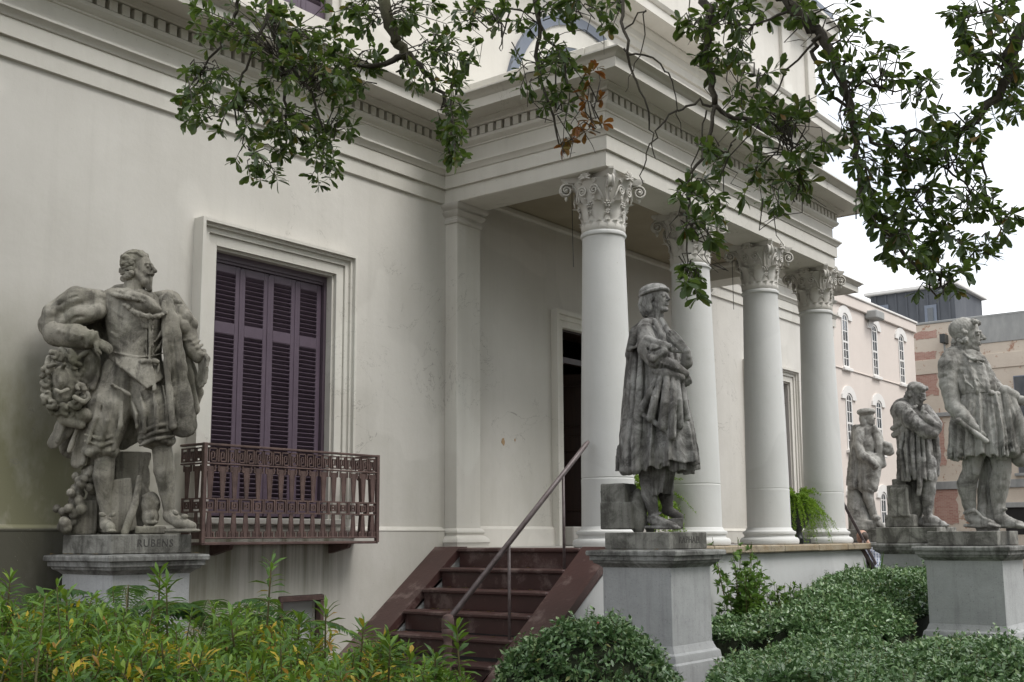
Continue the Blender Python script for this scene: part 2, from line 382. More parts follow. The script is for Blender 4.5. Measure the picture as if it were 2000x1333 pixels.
# ---- window surrounds and shutters
def frame_profile(mb, a, b, z0, z1, zs):
    # stepped architrave round three sides: (width outwards from opening, projection)
    steps = [(-.004, .02, .0), (.02, .11, .035), (.11, .115, .03), (.115, .165, .055), (.165, .195, .08), (.195, .225, .115)]
    for w0, w1, pr in steps:
        y = YW-pr-.012
        mb.box(a-w1, a-w0, y, YW+.06, z0, z1+w1); mb.box(b+w0, b+w1, y, YW+.06, z0, z1+w1); mb.box(a-w0, b+w0, y-.0007, YW+.06, z1+w0, z1+w1)
slat_w = None
def make_shutters(a, b, z0, z1, y, tilt=-47, rails=(.245,), slat_p=.0405, open_first=False, name='shutter'):
    n = 4; w_ = (b-a)/n
    sme = {}
    for i in range(n):
        x0, x1 = a+i*w_+.003, a+(i+1)*w_-.003
        yy = y+(.004 if i % 2 else 0)
        st = .055
        zs = [z0+.13, z0+.16+(z1-z0)*.30, z0+.20+(z1-z0)*.30, z1-.62, z1-.52, z1-.07]
        fr = MB(); t = .018
        fr.bbox(x0, x0+st, yy-t, yy+t, z0, z1, .004).bbox(x1-st, x1, yy-t, yy+t, z0, z1, .004)
        fr.box(x0+st, x1-st, yy-t+.001, yy+t-.001, z0, zs[0])
        fr.box(x0+st, x1-st, yy-t+.001, yy+t-.001, zs[3], zs[4]); fr.box(x0+st, x1-st, yy-t+.001, yy+t-.001, zs[5], z1)
        fr.bbox(x1-.010, x1+.012, yy-t-.006, yy-t-.0005, z0+.02, z1-.02, .002) if i < n-1 else None
        sh = H(fr.build(name, M['shutter'])); sh.location = (0, 0, 0)
        if 'm' not in sme:
            L = x1-x0-2*st
            Rm = Matrix.Rotation(R_(tilt), 4, 'X')
            sme['m'] = MB().box(-L/2-.002, L/2+.002, -.0225, .0225, -.0035, .0035, Rm).mesh('louver'); sme['m'].materials.append(M['shutter'])
        for lo, hi in ((zs[0], zs[3]), (zs[4], zs[5])):
            k = int((hi-lo)/slat_p)
            for j in range(k):
                o = bpy.data.objects.new('louver', sme['m']); COL.objects.link(o); o.parent = sh
                o.location = ((x0+x1)/2, yy, lo+(j+.5)*(hi-lo)/k)
for wi, (a, b) in enumerate(WINS):
    fm = MB(); frame_profile(fm, a, b, 1.80, 4.12, 0)
    fm.bbox(a-.10, b+.10, YW-.09, YW+.05, 1.745, 1.80, .008)
    H(fm.build('window_surround', M['trim']))
    # dark painted jamb lining
    jm = MB(); jm.box(a, a+.035, YW+.062, YW+.30, 1.81, 4.12).box(b-.035, b, YW+.062, YW+.30, 1.81, 4.12).box(a+.035, b-.035, YW+.062, YW+.30, 4.06, 4.12).box(a+.035, b-.035, YW+.075, YW+.10, 4.035, 4.059)
    H(jm.build('window_jamb', M['revealdark']))
    H(MB().box(a+.035, b-.035, YW+.27, YW+.29, 1.805, 4.06).build('window_backing', M['dark']))
    make_shutters(a+.036, b-.036, 1.82, 4.033, YW+.11)
for a, b, z0, z1 in UH:
    fm = MB()
    for w0, w1, pr in ((-.004, .09, .04), (.09, .14, .07)):
        fm.box(a-w1, a-w0, YW+.03-pr, YW+.06, z0, z1+w1).box(b+w0, b+w1, YW+.03-pr, YW+.06, z0, z1+w1).box(a-w0, b+w0, YW+.03-pr-.001, YW+.06, z1+w0, z1+w1)
    H(fm.build('upper_window_surround', M['trim']))
    H(MB().box(a, b, YW+.30, YW+.33, z0, z1).build('upper_window_pane', M['glass']))
    make_shutters(a+.01, b-.01, z0+.02, z1-.02, YW+.10, name='upper_shutter', slat_p=.052)
# ---- lunette over the portico
def arc(cx, cz, r, n=28): return [(cx+r*math.cos(math.pi*i/n), cz+r*math.sin(math.pi*i/n)) for i in range(n+1)]
def arch_ring(mb, cx, cz, r0, r1, y0, y1, n=32):
    A = arc(cx, cz, r0, n); B = arc(cx, cz, r1, n)
    vs = [(p[0], y, p[1]) for y in (y0, y1) for p in A+B]; m = n+1; fs = []
    for i in range(n):
        fs += [(i, i+1, m+i+1, m+i), (2*m+i, 3*m+i, 3*m+i+1, 2*m+i+1), (i, 2*m+i, 2*m+i+1, i+1), (m+i, m+i+1, 3*m+i+1, 3*m+i)]
    fs += [(0, m, 3*m, 2*m), (n, 2*m+n, 3*m+n, m+n)]
    mb.add(vs, fs)
lz, lr = 6.62, 1.72
mb = MB(); arch_ring(mb, AX, lz, lr-.14, lr, YW-.02, YW+.06); H(mb.build('lunette_frame', M['greyframe']))
mb = MB(); arch_ring(mb, AX, lz, lr-.42, lr-.14, YW+.005, YW+.06); H(mb.build('lunette_panel', M['trim']))
mb = MB(); mb.prism(arc(AX, lz, lr-.42), YW+.012, YW+.028, 'y'); H(mb.build('lunette_glass', M['glass']))
for k in range(7):
    a = math.pi*(k+.5)/7; d = Vector((math.cos(a), 0, math.sin(a)))
    mb = MB(); mb.tube([Vector((AX, YW+.005, lz))+d*.35, Vector((AX, YW+.005, lz))+d*(lr-.42)], .03, 4); H(mb.build('glazing_bar', M['greyframe']))
mb = MB(); arch_ring(mb, AX, lz, .30, .37, YW-.005, YW+.03); H(mb.build('glazing_bar', M['greyframe']))
# ---- door
fm = MB()
a, b, z0, z1 = 11.19, 12.51, 1.52, 4.16
for w0, w1, pr in ((-.004, .08, .03), (.08, .14, .05), (.14, .19, .09)):
    fm.box(a-w1, a-w0, YW-pr-.003, YW+.05, z0, z1+w1).box(b+w0, b+w1, YW-pr-.003, YW+.05, z0, z1+w1).box(a-w0, b+w0, YW-pr-.0037, YW+.05, z1+w0, z1+w1)
H(fm.build('door_surround', M['trim']))
H(MB().bbox(a, b, YW-.16, YW+.35, ZF, 1.745, .01).build('door_step', M['floor']))
mb = MB(); mb.box(a, a+.03, YW+.051, YW+.4, 1.746, z1).box(b-.03, b, YW+.051, YW+.4, 1.746, z1).box(a+.03, b-.03, YW+.051, YW+.4, z1-.03, z1).box(a+.03, b-.03, YW+.12, YW+.2, z1-.40, z1-.33)
H(mb.build('door_lining', M['door']))
# vestibule behind so that the opening is a dark room with real depth
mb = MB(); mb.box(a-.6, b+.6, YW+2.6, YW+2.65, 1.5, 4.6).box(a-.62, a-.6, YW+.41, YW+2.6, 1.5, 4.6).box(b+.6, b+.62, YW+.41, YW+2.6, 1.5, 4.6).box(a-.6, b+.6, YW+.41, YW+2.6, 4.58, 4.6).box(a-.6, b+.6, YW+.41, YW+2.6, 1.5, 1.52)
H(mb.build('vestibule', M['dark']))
def leaf_door(x0, x1, ang, hinge):
    w_ = x1-x0; Mx = Matrix.Translation((hinge, YW+.33, 0)) @ Matrix.Rotation(ang, 4, 'Z')
    s = 1 if hinge < AX else -1
    mb = MB(); q = sorted((0, s*w_)); mb.bbox(q[0], q[1], -.022, .022, 1.75, z1-.41, .005, Mx)
    d = H(mb.build('door_leaf', M['door']))
    for zz0, zz1 in ((1.95, 2.62), (2.72, 2.95), (3.05, 3.62)):
        pm = MB(); q = sorted((s*.10, s*(w_-.10)))
        for (c0, c1, e0, e1) in ((q[0], q[1], zz0, zz0+.025), (q[0], q[1], zz1-.025, zz1), (q[0], q[0]+.025, zz0+.025, zz1-.025), (q[1]-.025, q[1], zz0+.025, zz1-.025)):
            pm.bbox(c0, c1, -.038, .038, e0, e1, .006, Mx)
        sub(pm.build('panel_moulding', M['door']), d)
leaf_door(11.22, 11.85, R_(58), 11.22); leaf_door(11.85, 12.48, R_(-58), 12.48)
# ---- pilasters
for s in (0, 1):
    xa, xb = (9.07, 9.46) if s == 0 else (2*AX-9.46, 2*AX-9.07)
    pl = H(MB().bbox(xa, xb, YW-.17, YW+.001, ZF+.18, 5.02, .006).build('pilaster', M['trim']))
    pth = [(xa, YW), (xa, YW-.17), (xb, YW-.17), (xb, YW)]
    sub(sharp(MB().sweep(pth, [(0, ZF+.20), (.012, ZF+.19), (.03, ZF+.175), (.035, ZF+.155), (.022, ZF+.14), (.02, ZF+.125), (.045, ZF+.11), (.07, ZF+.08), (.075, ZF+.055), (.06, ZF+.03), (.06, ZF)]).build('pilaster_base', M['trim'])), pl)
    cb = MB().sweep(pth, [(0, 4.98), (.015, 4.99), (.02, 5.02), (.006, 5.03), (.006, 5.06), (.03, 5.075), (.05, 5.11), (.03, 5.115), (.03, 5.13), (.06, 5.15), (.075, 5.185), (.075, 5.1945), (0, 5.1948)])
    sub(sharp(cb.build('pilaster_capital', M['capital'])), pl)
# ---- columns
def spiral(c, u, v, r0, turns, n, ang0, sgn=1, shrink=.14):
    pts = []
    for i in range(n+1):
        t = i/n; a = ang0+sgn*t*turns*2*math.pi; r = r0*(1-t)+r0*shrink*t
        pts.append(c+u*(r*math.cos(a))+v*(r*math.sin(a)))
    return pts
def make_column():
    root = MB()
    z0 = 0; hs = 3.145
    prof = [(.262, .20)]
    for i in range(1, 5): prof.append((.262-.001*i, .20+(.66-.20)*i/5))
    prof += [(.259, .655), (.254, .661), (.254, .667), (.2575, .673)]
    for i in range(1, 15):
        t = i/14; prof.append((.2575-.045*t**1.25-.008*math.sin(math.pi*t)*0, .673+(3.06-.673)*t))
    prof += [(.214, 3.065), (.228, 3.075), (.232, 3.09), (.228, 3.105), (.216, 3.112), (.212, 3.12), (.212, 3.15)]
    root.lathe(prof, 48)
    sh = root.build('column', M['column']); sharp(sh, 30)
    bs = MB().lathe([(.330, 0), (.345, .01), (.352, .035), (.348, .062), (.330, .082), (.306, .086), (.298, .10), (.300, .118), (.312, .122), (.318, .14), (.312, .156), (.292, .162), (.280, .172), (.268, .195), (.262, .2)], 48).build('column_base', M['column'])
    sharp(bs, 40); bs.parent = sh
    # capital, local z from 3.12 to 3.70
    zc = 3.12
    bell = MB().lathe([(.212, zc), (.222, zc+.015), (.222, zc+.05), (.215, zc+.07), (.212, zc+.1), (.214, zc+.2), (.222, zc+.28), (.245, zc+.36), (.27, zc+.44), (.295, zc+.49), (.30, zc+.505), (.29, zc+.507)], 36).build('capital', M['capital'])
    sharp(bell, 40); bell.parent = sh
    # scalloped lower ring of small leaf tips
    lf = MB()
    def leafblade(ang, r0, r1, z0, z1, wd, curl, n=6, lobes=0):
        d = Vector((math.cos(ang), math.sin(ang), 0)); sdv = Vector((-math.sin(ang), math.cos(ang), 0)); rows = []
        for i in range(n+1):
            t = i/n
            ww = wd*(.72+.35*math.sin(math.pi*min(1, t*1.05)))*(1 if t < .8 else (1-(t-.8)/.2*.75))
            if lobes: ww *= 1+.13*math.cos(t*lobes*2*math.pi)
            bend = max(0, (t-.62)/.38)
            rr = r0+(r1-r0)*t**1.6+curl*bend**1.5; zz = z0+(z1-z0)*(t-.22*bend**2)
            for k, q in enumerate((-1, -.5, 0, .5, 1)):
                rr2 = rr-.012*abs(q)+(.008 if q == 0 else 0)
                rows.append(d*rr2+sdv*(ww*q)+Vector((0, 0, zz)))
            for k, q in enumerate((-1, -.5, 0, .5, 1)):
                rows.append(d*(rr-.02)+sdv*(ww*q*.9)+Vector((0, 0, zz-.004)))
        fs = []
        for i in range(n):
            for k in range(4):
                a = i*10+k; fs.append((a, a+1, a+11, a+10)); fs.append((a+5, a+15, a+16, a+6))
            for k in (0, 4): fs.append((i*10+k, (i+1)*10+k, (i+1)*10+k+5, i*10+k+5))
        e = n*10
        for k in range(4): fs.append((e+k, e+k+1, e+k+6, e+k+5))
        lf.add(rows, fs)
    for k in range(16): leafblade(2*math.pi*k/16, .218, .226, zc+.01, zc+.115, .036, .02, 4)
    o = lf.build('leaf_ring', M['capital'], smooth=True); o.parent = sh
    lf = MB()
    for k in range(8): leafblade(2*math.pi*(k+.5)/8, .215, .262, zc+.07, zc+.335, .066, .055, 9, 3)
    o = lf.build('acanthus_leaves', M['capital'], smooth=True); o.parent = sh
    # rosettes
    for k in range(8):
        rs = MB(); a = 2*math.pi*k/8; d = Vector((math.cos(a), math.sin(a), 0)); sv = Vector((-math.sin(a), math.cos(a), 0)); c = d*.236+Vector((0, 0, zc+.25))
        for j in range(6):
            b_ = 2*math.pi*j/6; q = c+(sv*math.cos(b_)+Vector((0, 0, 1))*math.sin(b_))*.022
            rs.tube([q, q+(sv*math.cos(b_)+Vector((0, 0, 1))*math.sin(b_))*.010+d*.012], [.012, .009], 5)
        rs.tube([c, c+d*.02], [.010, .008], 6)
        rs.tube(spiral(c+Vector((0, 0, -.085))+d*.004, sv, Vector((0, 0, 1)), .026, 1.2, 12, .5), .006, 4)
        o = rs.build('rosette', M['capital'], smooth=True); o.parent = sh
    Z = Vector((0, 0, 1))
    for k in range(4):
        vo = MB(); a = math.pi/4+k*math.pi/2; d = Vector((math.cos(a), math.sin(a), 0)); sv = Vector((-math.sin(a), math.cos(a), 0))
        c = d*.375+Z*(zc+.435)
        sp = spiral(c, d, Z, .068, 1.9, 30, math.pi*.62, -1)
        stem = [d*.235+Z*(zc+.27), d*.245+Z*(zc+.36), d*.275+Z*(zc+.45), d*.315+Z*(zc+.495)]
        for off in (-.022, .022):
            vo.tube([p+sv*off for p in stem+sp], [.011]*4+[.013-.006*i/30 for i in range(31)], 5)
        # ribbon between the two rims
        P = stem+sp[:22]
        n = len(P); vs = [p+sv*q for p in P for q in (-.022, .022)]
        vo.add(vs, [(2*i, 2*i+1, 2*i+3, 2*i+2) for i in range(n-1)])
        vo.tube([c-sv*.034, c+sv*.034], .017, 8)
        vo.tube([c-Z*.055, c-Z*.085, c-Z*.11], [.012, .017, .006], 6)
        o = vo.build('corner_volute', M['capital'], smooth=True, fix=False); o.parent = sh
    for k in range(4):
        iv = MB(); a = k*math.pi/2; d = Vector((math.cos(a), math.sin(a), 0)); sv = Vector((-math.sin(a), math.cos(a), 0))
        for s in (-1, 1):
            c = d*.268+sv*(s*.068)+Z*(zc+.385)
            iv.tube([d*.235+sv*(s*.15)+Z*(zc+.28), d*.252+sv*(s*.145)+Z*(zc+.34)]+spiral(c, sv*s, Z, .052, 1.8, 26, .25*math.pi, 1), .010, 5)
            c2 = d*.272+sv*(s*.03)+Z*(zc+.475)
            iv.tube(spiral(c2, sv*s, Z, .024, 1.4, 14, 0, 1), .007, 4)
            iv.tube(spiral(d*.276+sv*(s*.085)+Z*(zc+.475), sv*s, Z, .022, 1.4, 14, 0, 1), .007, 4)
            iv.tube(spiral(d*.258+sv*(s*.05)+Z*(zc+.312), sv*s, Z, .020, 1.3, 12, 1, -1), .007, 4)
        # palmette on the abacus
        c = d*.315+Z*(zc+.535)
        for j in range(9):
            b_ = math.pi*(-.12+1.24*j/8); u = sv*math.cos(b_)+Z*math.sin(b_)
            iv.tube([c-Z*.02, c-Z*.02+u*.045+d*.012, c-Z*.02+u*.075+d*.006], [.009, .012, .007], 5)
        iv.tube([c-Z*.03, c-Z*.03+d*.025], [.018, .012], 7)
        o = iv.build('scroll_work', M['capital'], smooth=True, fix=False); o.parent = sh
    # abacus with concave sides
    ab = MB(); ring = []
    for k in range(4):
        a0_, a1_ = math.pi/4+k*math.pi/2, math.pi/4+(k+1)*math.pi/2
        p0 = Vector((math.cos(a0_), math.sin(a0_))); p1 = Vector((math.cos(a1_), math.sin(a1_)))
        tn = (p1-p0).normalized()
        A = p0*.455+tn*.035; B = p1*.455-tn*.035
        for i in range(9):
            t = i/8; q = A.lerp(B, t); inw = -(p0+p1).normalized()
            ring.append(q+inw*(.085*math.sin(math.pi*t)))
    n = len(ring)
    lv = [(.90, zc+.505), (.93, zc+.515), (.95, zc+.535), (1.0, zc+.552), (1.0, zc+.573), (.985, zc+.5755)]
    vs = [(p.x*s, p.y*s, z) for s, z in lv for p in ring]
    fs = [(l*n+i, l*n+(i+1) % n, (l+1)*n+(i+1) % n, (l+1)*n+i) for l in range(len(lv)-1) for i in range(n)]
    fs += [tuple(range(n))[::-1], tuple((len(lv)-1)*n+i for i in range(n))]
    ab.add(vs, fs)
    o = ab.build('abacus', M['capital']); sharp(o, 30); o.parent = sh
    return sh
col = make_column()
COLX = [9.40, 9.40+1.78, 9.40+3.53, 14.42-.09]
COLX = [9.40, 11.17, 12.95, 14.68-.25]
CYY = 6.17
for i, x in enumerate([9.40, 11.17, 12.93, 14.62]):
    c = col if i == 0 else copy_tree(col)
    c.parent = house; c.location = (x-AX, CYY-YW, ZF)
# ---- porch: floor, slab edge, base wall
H(MB().box(8.93, 14.92, 5.95, YW, ZF-.20, ZF-.002).build('porch_floor', M['floor']))
slx = [8.99, 10.2, 11.35, 12.35, 13.3, 14.2, 15.02]
for i in range(6):
    H(MB().bbox(slx[i]+.003, slx[i+1]-.003, 5.70, 5.95+.02, ZF-.085+.004*(i % 2), ZF+.0015*(i % 3), .014).build('slab', M['slab']))
H(MB().bbox(9.0, 15.0, 5.78, 5.949, 0, ZF-.088, .01).build('porch_wall', M['lowwall']))
# vent arch hole in the porch wall
mb = MB(); arch_ring(mb, 11.95, .62, .20, .25, 5.765, 5.779, 16); mb.prism(arc(11.95, .62, .20, 14), 5.768, 5.7785); v = H(mb.build('vent_opening', M['dark']))
# ---- entrance stairs: two flights, mirrored
def stairs(sgn, label):
    X = (lambda x: x) if sgn == 1 else (lambda x: 2*AX-x)
    st = tag(empty('staircase', (X(7.9), 6.9, 0)), label, 'stairs', 'entrance stairs at the portico ends')
    off = Matrix.Translation((-X(7.9), -6.9, 0))
    def K(o, parent=st):
        o.parent = parent
        if parent is st: o.matrix_parent_inverse = off
        return o
    def bx(mb, x0, x1, *a, **k):
        p, q = sorted((X(x0), X(x1))); mb.bbox(p, q, *a, **k); return mb
    for i in range(8):
        zt = ZF-.19*i; x1 = 8.87-.262*i
        if i > 0: K(bx(MB(), x1-.045, x1+.262, 6.12, 7.62, zt-.042, zt, b=.012).build('tread', M['stair']))
        else: K(bx(MB(), x1-.045, x1+.12, 6.12, 7.62, zt-.042, zt+.002, b=.012).build('tread', M['stair']))
        zr = max(0, zt-.19)
        K(bx(MB(), x1, x1+.03, 6.1205, 7.6195, zr, zt-.0425, b=.002).build('riser', M['stair']))
    # cheek walls with sloping caps
    zA = ZF+.012; xA = 8.90; sl = .19/.262
    xe = 6.62
    ze = zA-(xA-xe)*sl
    for y0, y1 in ((7.6205, 7.958), (5.79, 6.1195)):
        poly = [(X(8.985), 0), (X(8.985), zA-.075), (X(xA), zA-.075), (X(xe+.03), ze-.06), (X(xe+.03), 0)]
        K(MB().prism(poly, y0+.012, y1-.012, 'y').build('cheek_wall', M['lowwall']))
        poly = [(X(8.99), zA-.07), (X(8.99), zA), (X(xA-.02), zA), (X(xe), ze), (X(xe), ze-.09), (X(xA-.02), zA-.095)]
        K(MB().prism(poly, y0-.02 if y0 < 7 else y0, y1, 'y').build('cheek_cap', M['stair']))
    # infill under the flight
    poly = [(X(8.9), 0), (X(8.9), ZF-.21), (X(6.95), .02), (X(6.95), 0)]
    K(MB().prism(poly, 6.13, 7.61, 'y').build('flight_core', M['dark']))
    # handrail
    yr = 6.16
    nb = (X(7.03), yr)
    nw = MB().lathe([(.045, .19*0+.02), (.05, .05), (.05, .16), (.036, .19), (.034, .52), (.038, .58), (.036, .63), (.05, .655), (.05, .675), (.036, .69), (.036, .71), (.05, .73), (.05, .75), (.04, .77), (.044, .80), (.062, .845), (.066, .875), (.06, .885), (.066, .895), (.064, .955), (.05, .985), (.015, 1.0)], 20, (0, 0)).build('newel_post', M['iron'])
    nw.data.transform(Matrix.Translation((nb[0], nb[1], .02)) @ Matrix.Diagonal((.78, .78, 1, 1))); sharp(nw, 40)
    K(nw)
    A = Vector((X(7.07), yr, 1.00)); B = Vector((X(9.03), yr, ZF+.985))
    rl = MB(); rl.tube([A, B, B+Vector((sgn*.03, 0, .02))], [.021, .021, .015], 8)
    dv = (B-A).normalized()
    rl.tube([A-Vector((0, 0, .026)), B-Vector((0, 0, .021))], .012, 6)
    hr = K(rl.build('handrail', M['ironrail'], smooth=True))
    for t, n in ((.385, 4), (.80, 1)):
        p = A.lerp(B, t); zt = ZF-.19*n
        K(MB().tube([p-Vector((0, 0, .02)), (p.x, p.y, zt-.01)], .0135, 8).build('baluster', M['ironrail'], smooth=True))
    return st
stairs(1, 'dark red painted stone stairs with iron handrail below the portico, near the camera')
stairs(-1, 'far flight of stairs at the right end of the portico, mostly hidden by its wall')
# ---- iron balcony
BX0, BX1, BY0, BY1, BZ0, BZ1 = 5.75, 7.72, 7.65, 7.958, 1.585, 2.385
bal = tag(empty('iron_balcony', ((BX0+BX1)/2, BY1, BZ0)), 'rust red cast iron balcony with Greek key frieze below the shuttered window', 'balcony')
boff = Matrix.Translation((-(BX0+BX1)/2, -BY1, -BZ0))
def B_(o): o.parent = bal; o.matrix_parent_inverse = boff; return o
IR = M['iron']
B_(MB().bbox(BX0-.01, BX1+.01, BY0-.01, BY1, BZ0-.012, BZ0+.012, .004).build('floor_plate', IR))
for x in (6.08, 7.42):
    B_(MB().prism([(BY1, BZ0-.013), (BY0+.04, BZ0-.013), (BY0+.06, BZ0-.05), (BY1-.02, BZ0-.10), (BY1, BZ0-.10)], x-.02, x+.02, 'x').build('bracket', IR))
def rails(x0, x1, y0, y1, z, t=.016, h=.018):
    B_(MB().bbox(min(x0, x1)-t, max(x0, x1)+t, min(y0, y1)-t, max(y0, y1)+t, z-h/2, z+h/2, .004).build('rail', IR))
for z in (BZ1, BZ1-.155, BZ0+.045):
    rails(BX0, BX1, BY0, BY0, z, .012 if z < BZ1-.1 else .017, .014 if z < BZ1-.1 else .02)
    for x in (BX0, BX1): rails(x, x, BY0+.03, BY1-.012, z, .0118 if z < BZ1-.1 else .0168, .0138 if z < BZ1-.1 else .0198)
for x in (BX0, BX1): B_(MB().bbox(x-.018, x+.018, BY0-.018, BY0+.018, BZ0, BZ1+.012, .004).build('corner_post', IR))
def key(mb, P, u, v, s, w, h):   # one square-spiral Greek key meander, local coordinates in [0,w]x[0,h]
    pts = [(0, 0), (0, h), (w, h), (w, .0), (.30*w, 0), (.30*w, .72*h), (.68*w, .72*h), (.68*w, .26*h), (.5*w, .26*h)]
    t = .011
    for (a, b), (c, d) in zip(pts[:-1], pts[1:]):
        x0, x1 = sorted((a, c)); z0, z1 = sorted((b, d))
        mb.box(x0-t/2, x1+t/2, -.007, .007, z0-t/2, z1+t/2, P)
keyW = (BX1-BX0-.06)/20; 
def key_mesh(w_):
    mb = MB(); key(mb, None, 0, 0, 0, w_*.78, .105); me = mb.mesh('key_panel'); me.materials.append(IR); return me
km = key_mesh(keyW)
for i in range(20):
    o = bpy.data.objects.new('key_panel', km); B_(o); COL.objects.link(o); o.location = (BX0+.03+keyW*(i+.11), BY0, BZ1-.135)
kw2 = (BY1-BY0)/3.2
km2 = key_mesh(kw2)
for x in (BX0, BX1):
    for i in range(3):
        o = bpy.data.objects.new('key_panel', km2); B_(o); COL.objects.link(o); o.location = (x, BY0+.03+kw2*i, BZ1-.135); o.rotation_euler = (0, 0, math.pi/2)
def bal_mesh():
    mb = MB()
    def taper(z0, w0, z1, w1): # open frame of two converging bars with a solid centre
        for s in (-1, 1): mb.tube([(s*w0, 0, z0), (s*w1, 0, z1)], .0065, 4)
        mb.prism([(-w0*.75, z0), (w0*.75, z0), (w1*.6, z1), (-w1*.6, z1)], -.004, .004, 'y')
    taper(BZ1-.175, .030, BZ0+.365, .012)
    taper(BZ0+.25, .012, BZ0+.045, .030)
    for s in (-1, 1):
        mb.box(s*.045-.006, s*.045+.006, -.006, .006, BZ1-.215, BZ1-.165); mb.box(min(s*.030, s*.045), max(s*.030, s*.045), -.006, .006, BZ1-.218, BZ1-.206)
        mb.box(s*.045-.006, s*.045+.006, -.006, .006, BZ0+.045, BZ0+.095); mb.box(min(s*.030, s*.045), max(s*.030, s*.045), -.006, .006, BZ0+.086, BZ0+.098)
    me = mb.mesh('baluster'); me.materials.append(IR)
    m2 = MB()
    for r, t in ((.0595, .013), (.030, .013)):
        zc = BZ0+.3075
        m2.box(-r, r, -.008, .008, zc+r-t, zc+r).box(-r, r, -.008, .008, zc-r, zc-r+t).box(-r, -r+t, -.008, .008, zc-r+t, zc+r-t).box(r-t, r, -.008, .008, zc-r+t, zc+r-t)
    m2.box(-.010, .010, -.006, .006, BZ0+.2975, BZ0+.3175)
    q = m2.mesh('square_block'); q.materials.append(IR)
    return me, q
bm_, sq_ = bal_mesh(); nb_ = 16; st_ = (BX1-BX0)/nb_
for i in range(nb_):
    for me, nm in ((bm_, 'baluster'), (sq_, 'square_block')):
        o = bpy.data.objects.new(nm, me); B_(o); COL.objects.link(o); o.location = (BX0+st_*(i+.5), BY0, 0)
for x in (BX0, BX1):
    for i in range(2):
        for me, nm in ((bm_, 'baluster'), (sq_, 'square_block')):
            o = bpy.data.objects.new(nm, me); B_(o); COL.objects.link(o); o.location = (x, BY0+.09+.13*i, 0); o.rotation_euler = (0, 0, math.pi/2)
# ================================================================== sculpted figures (signed distance fields -> surface nets)
def surface_nets(d, org, h):
    s = d < 0
    nx, ny, nz = d.shape
    c = np.zeros((nx-1, ny-1, nz-1), np.int8)
    cs = [(i, j, k) for i in (0, 1) for j in (0, 1) for k in (0, 1)]
    for i, j, k in cs: c += s[i:nx-1+i, j:ny-1+j, k:nz-1+k]
    act = (c > 0) & (c < 8); I = np.argwhere(act)
    idx = -np.ones(act.shape, np.int64); idx[act] = np.arange(len(I))
    acc = np.zeros((len(I), 3)); cnt = np.zeros(len(I))
    V = {q: d[I[:, 0]+q[0], I[:, 1]+q[1], I[:, 2]+q[2]] for q in cs}
    for a in cs:
        for ax in range(3):
            if a[ax]: continue
            b = list(a); b[ax] = 1; b = tuple(b)
            va, vb = V[a], V[b]; m = (va < 0) != (vb < 0)
            t = np.where(m, va/np.where(m, va-vb, 1), 0)
            p = np.array(a, float)[None]+np.zeros((len(I), 3)); p[:, ax] += t
            acc[m] += p[m]; cnt += m
    verts = (I+acc/cnt[:, None])*h+org
    faces = []
    for ax in range(3):
        u, v = [(1, 2), (2, 0), (0, 1)][ax]
        sl0 = [slice(1, -1)]*3; sl0[ax] = slice(0, -1); sl1 = list(sl0); sl1[ax] = slice(1, None)
        A = s[tuple(sl0)]; B = s[tuple(sl1)]; E = np.argwhere(A != B); sg = A[A != B]
        base = E.copy(); base[:, u] += 1; base[:, v] += 1
        def at(du, dv):
            q = base.copy(); q[:, u] -= du; q[:, v] -= dv; return idx[q[:, 0], q[:, 1], q[:, 2]]
        Q = np.stack([at(1, 1), at(0, 1), at(0, 0), at(1, 0)], 1)
        Q[~sg] = Q[~sg][:, ::-1]; faces.append(Q)
    Fc = np.concatenate(faces); Fc = Fc[(Fc >= 0).all(1)]
    return verts, Fc
FRAME = {}
def set_frame(x, y, z):
    h_ = Vector((x, y, 0)).normalized(); FRAME.update(b=Vector((x, y, z)), h=h_, r=Vector((h_.y, -h_.x, 0)))
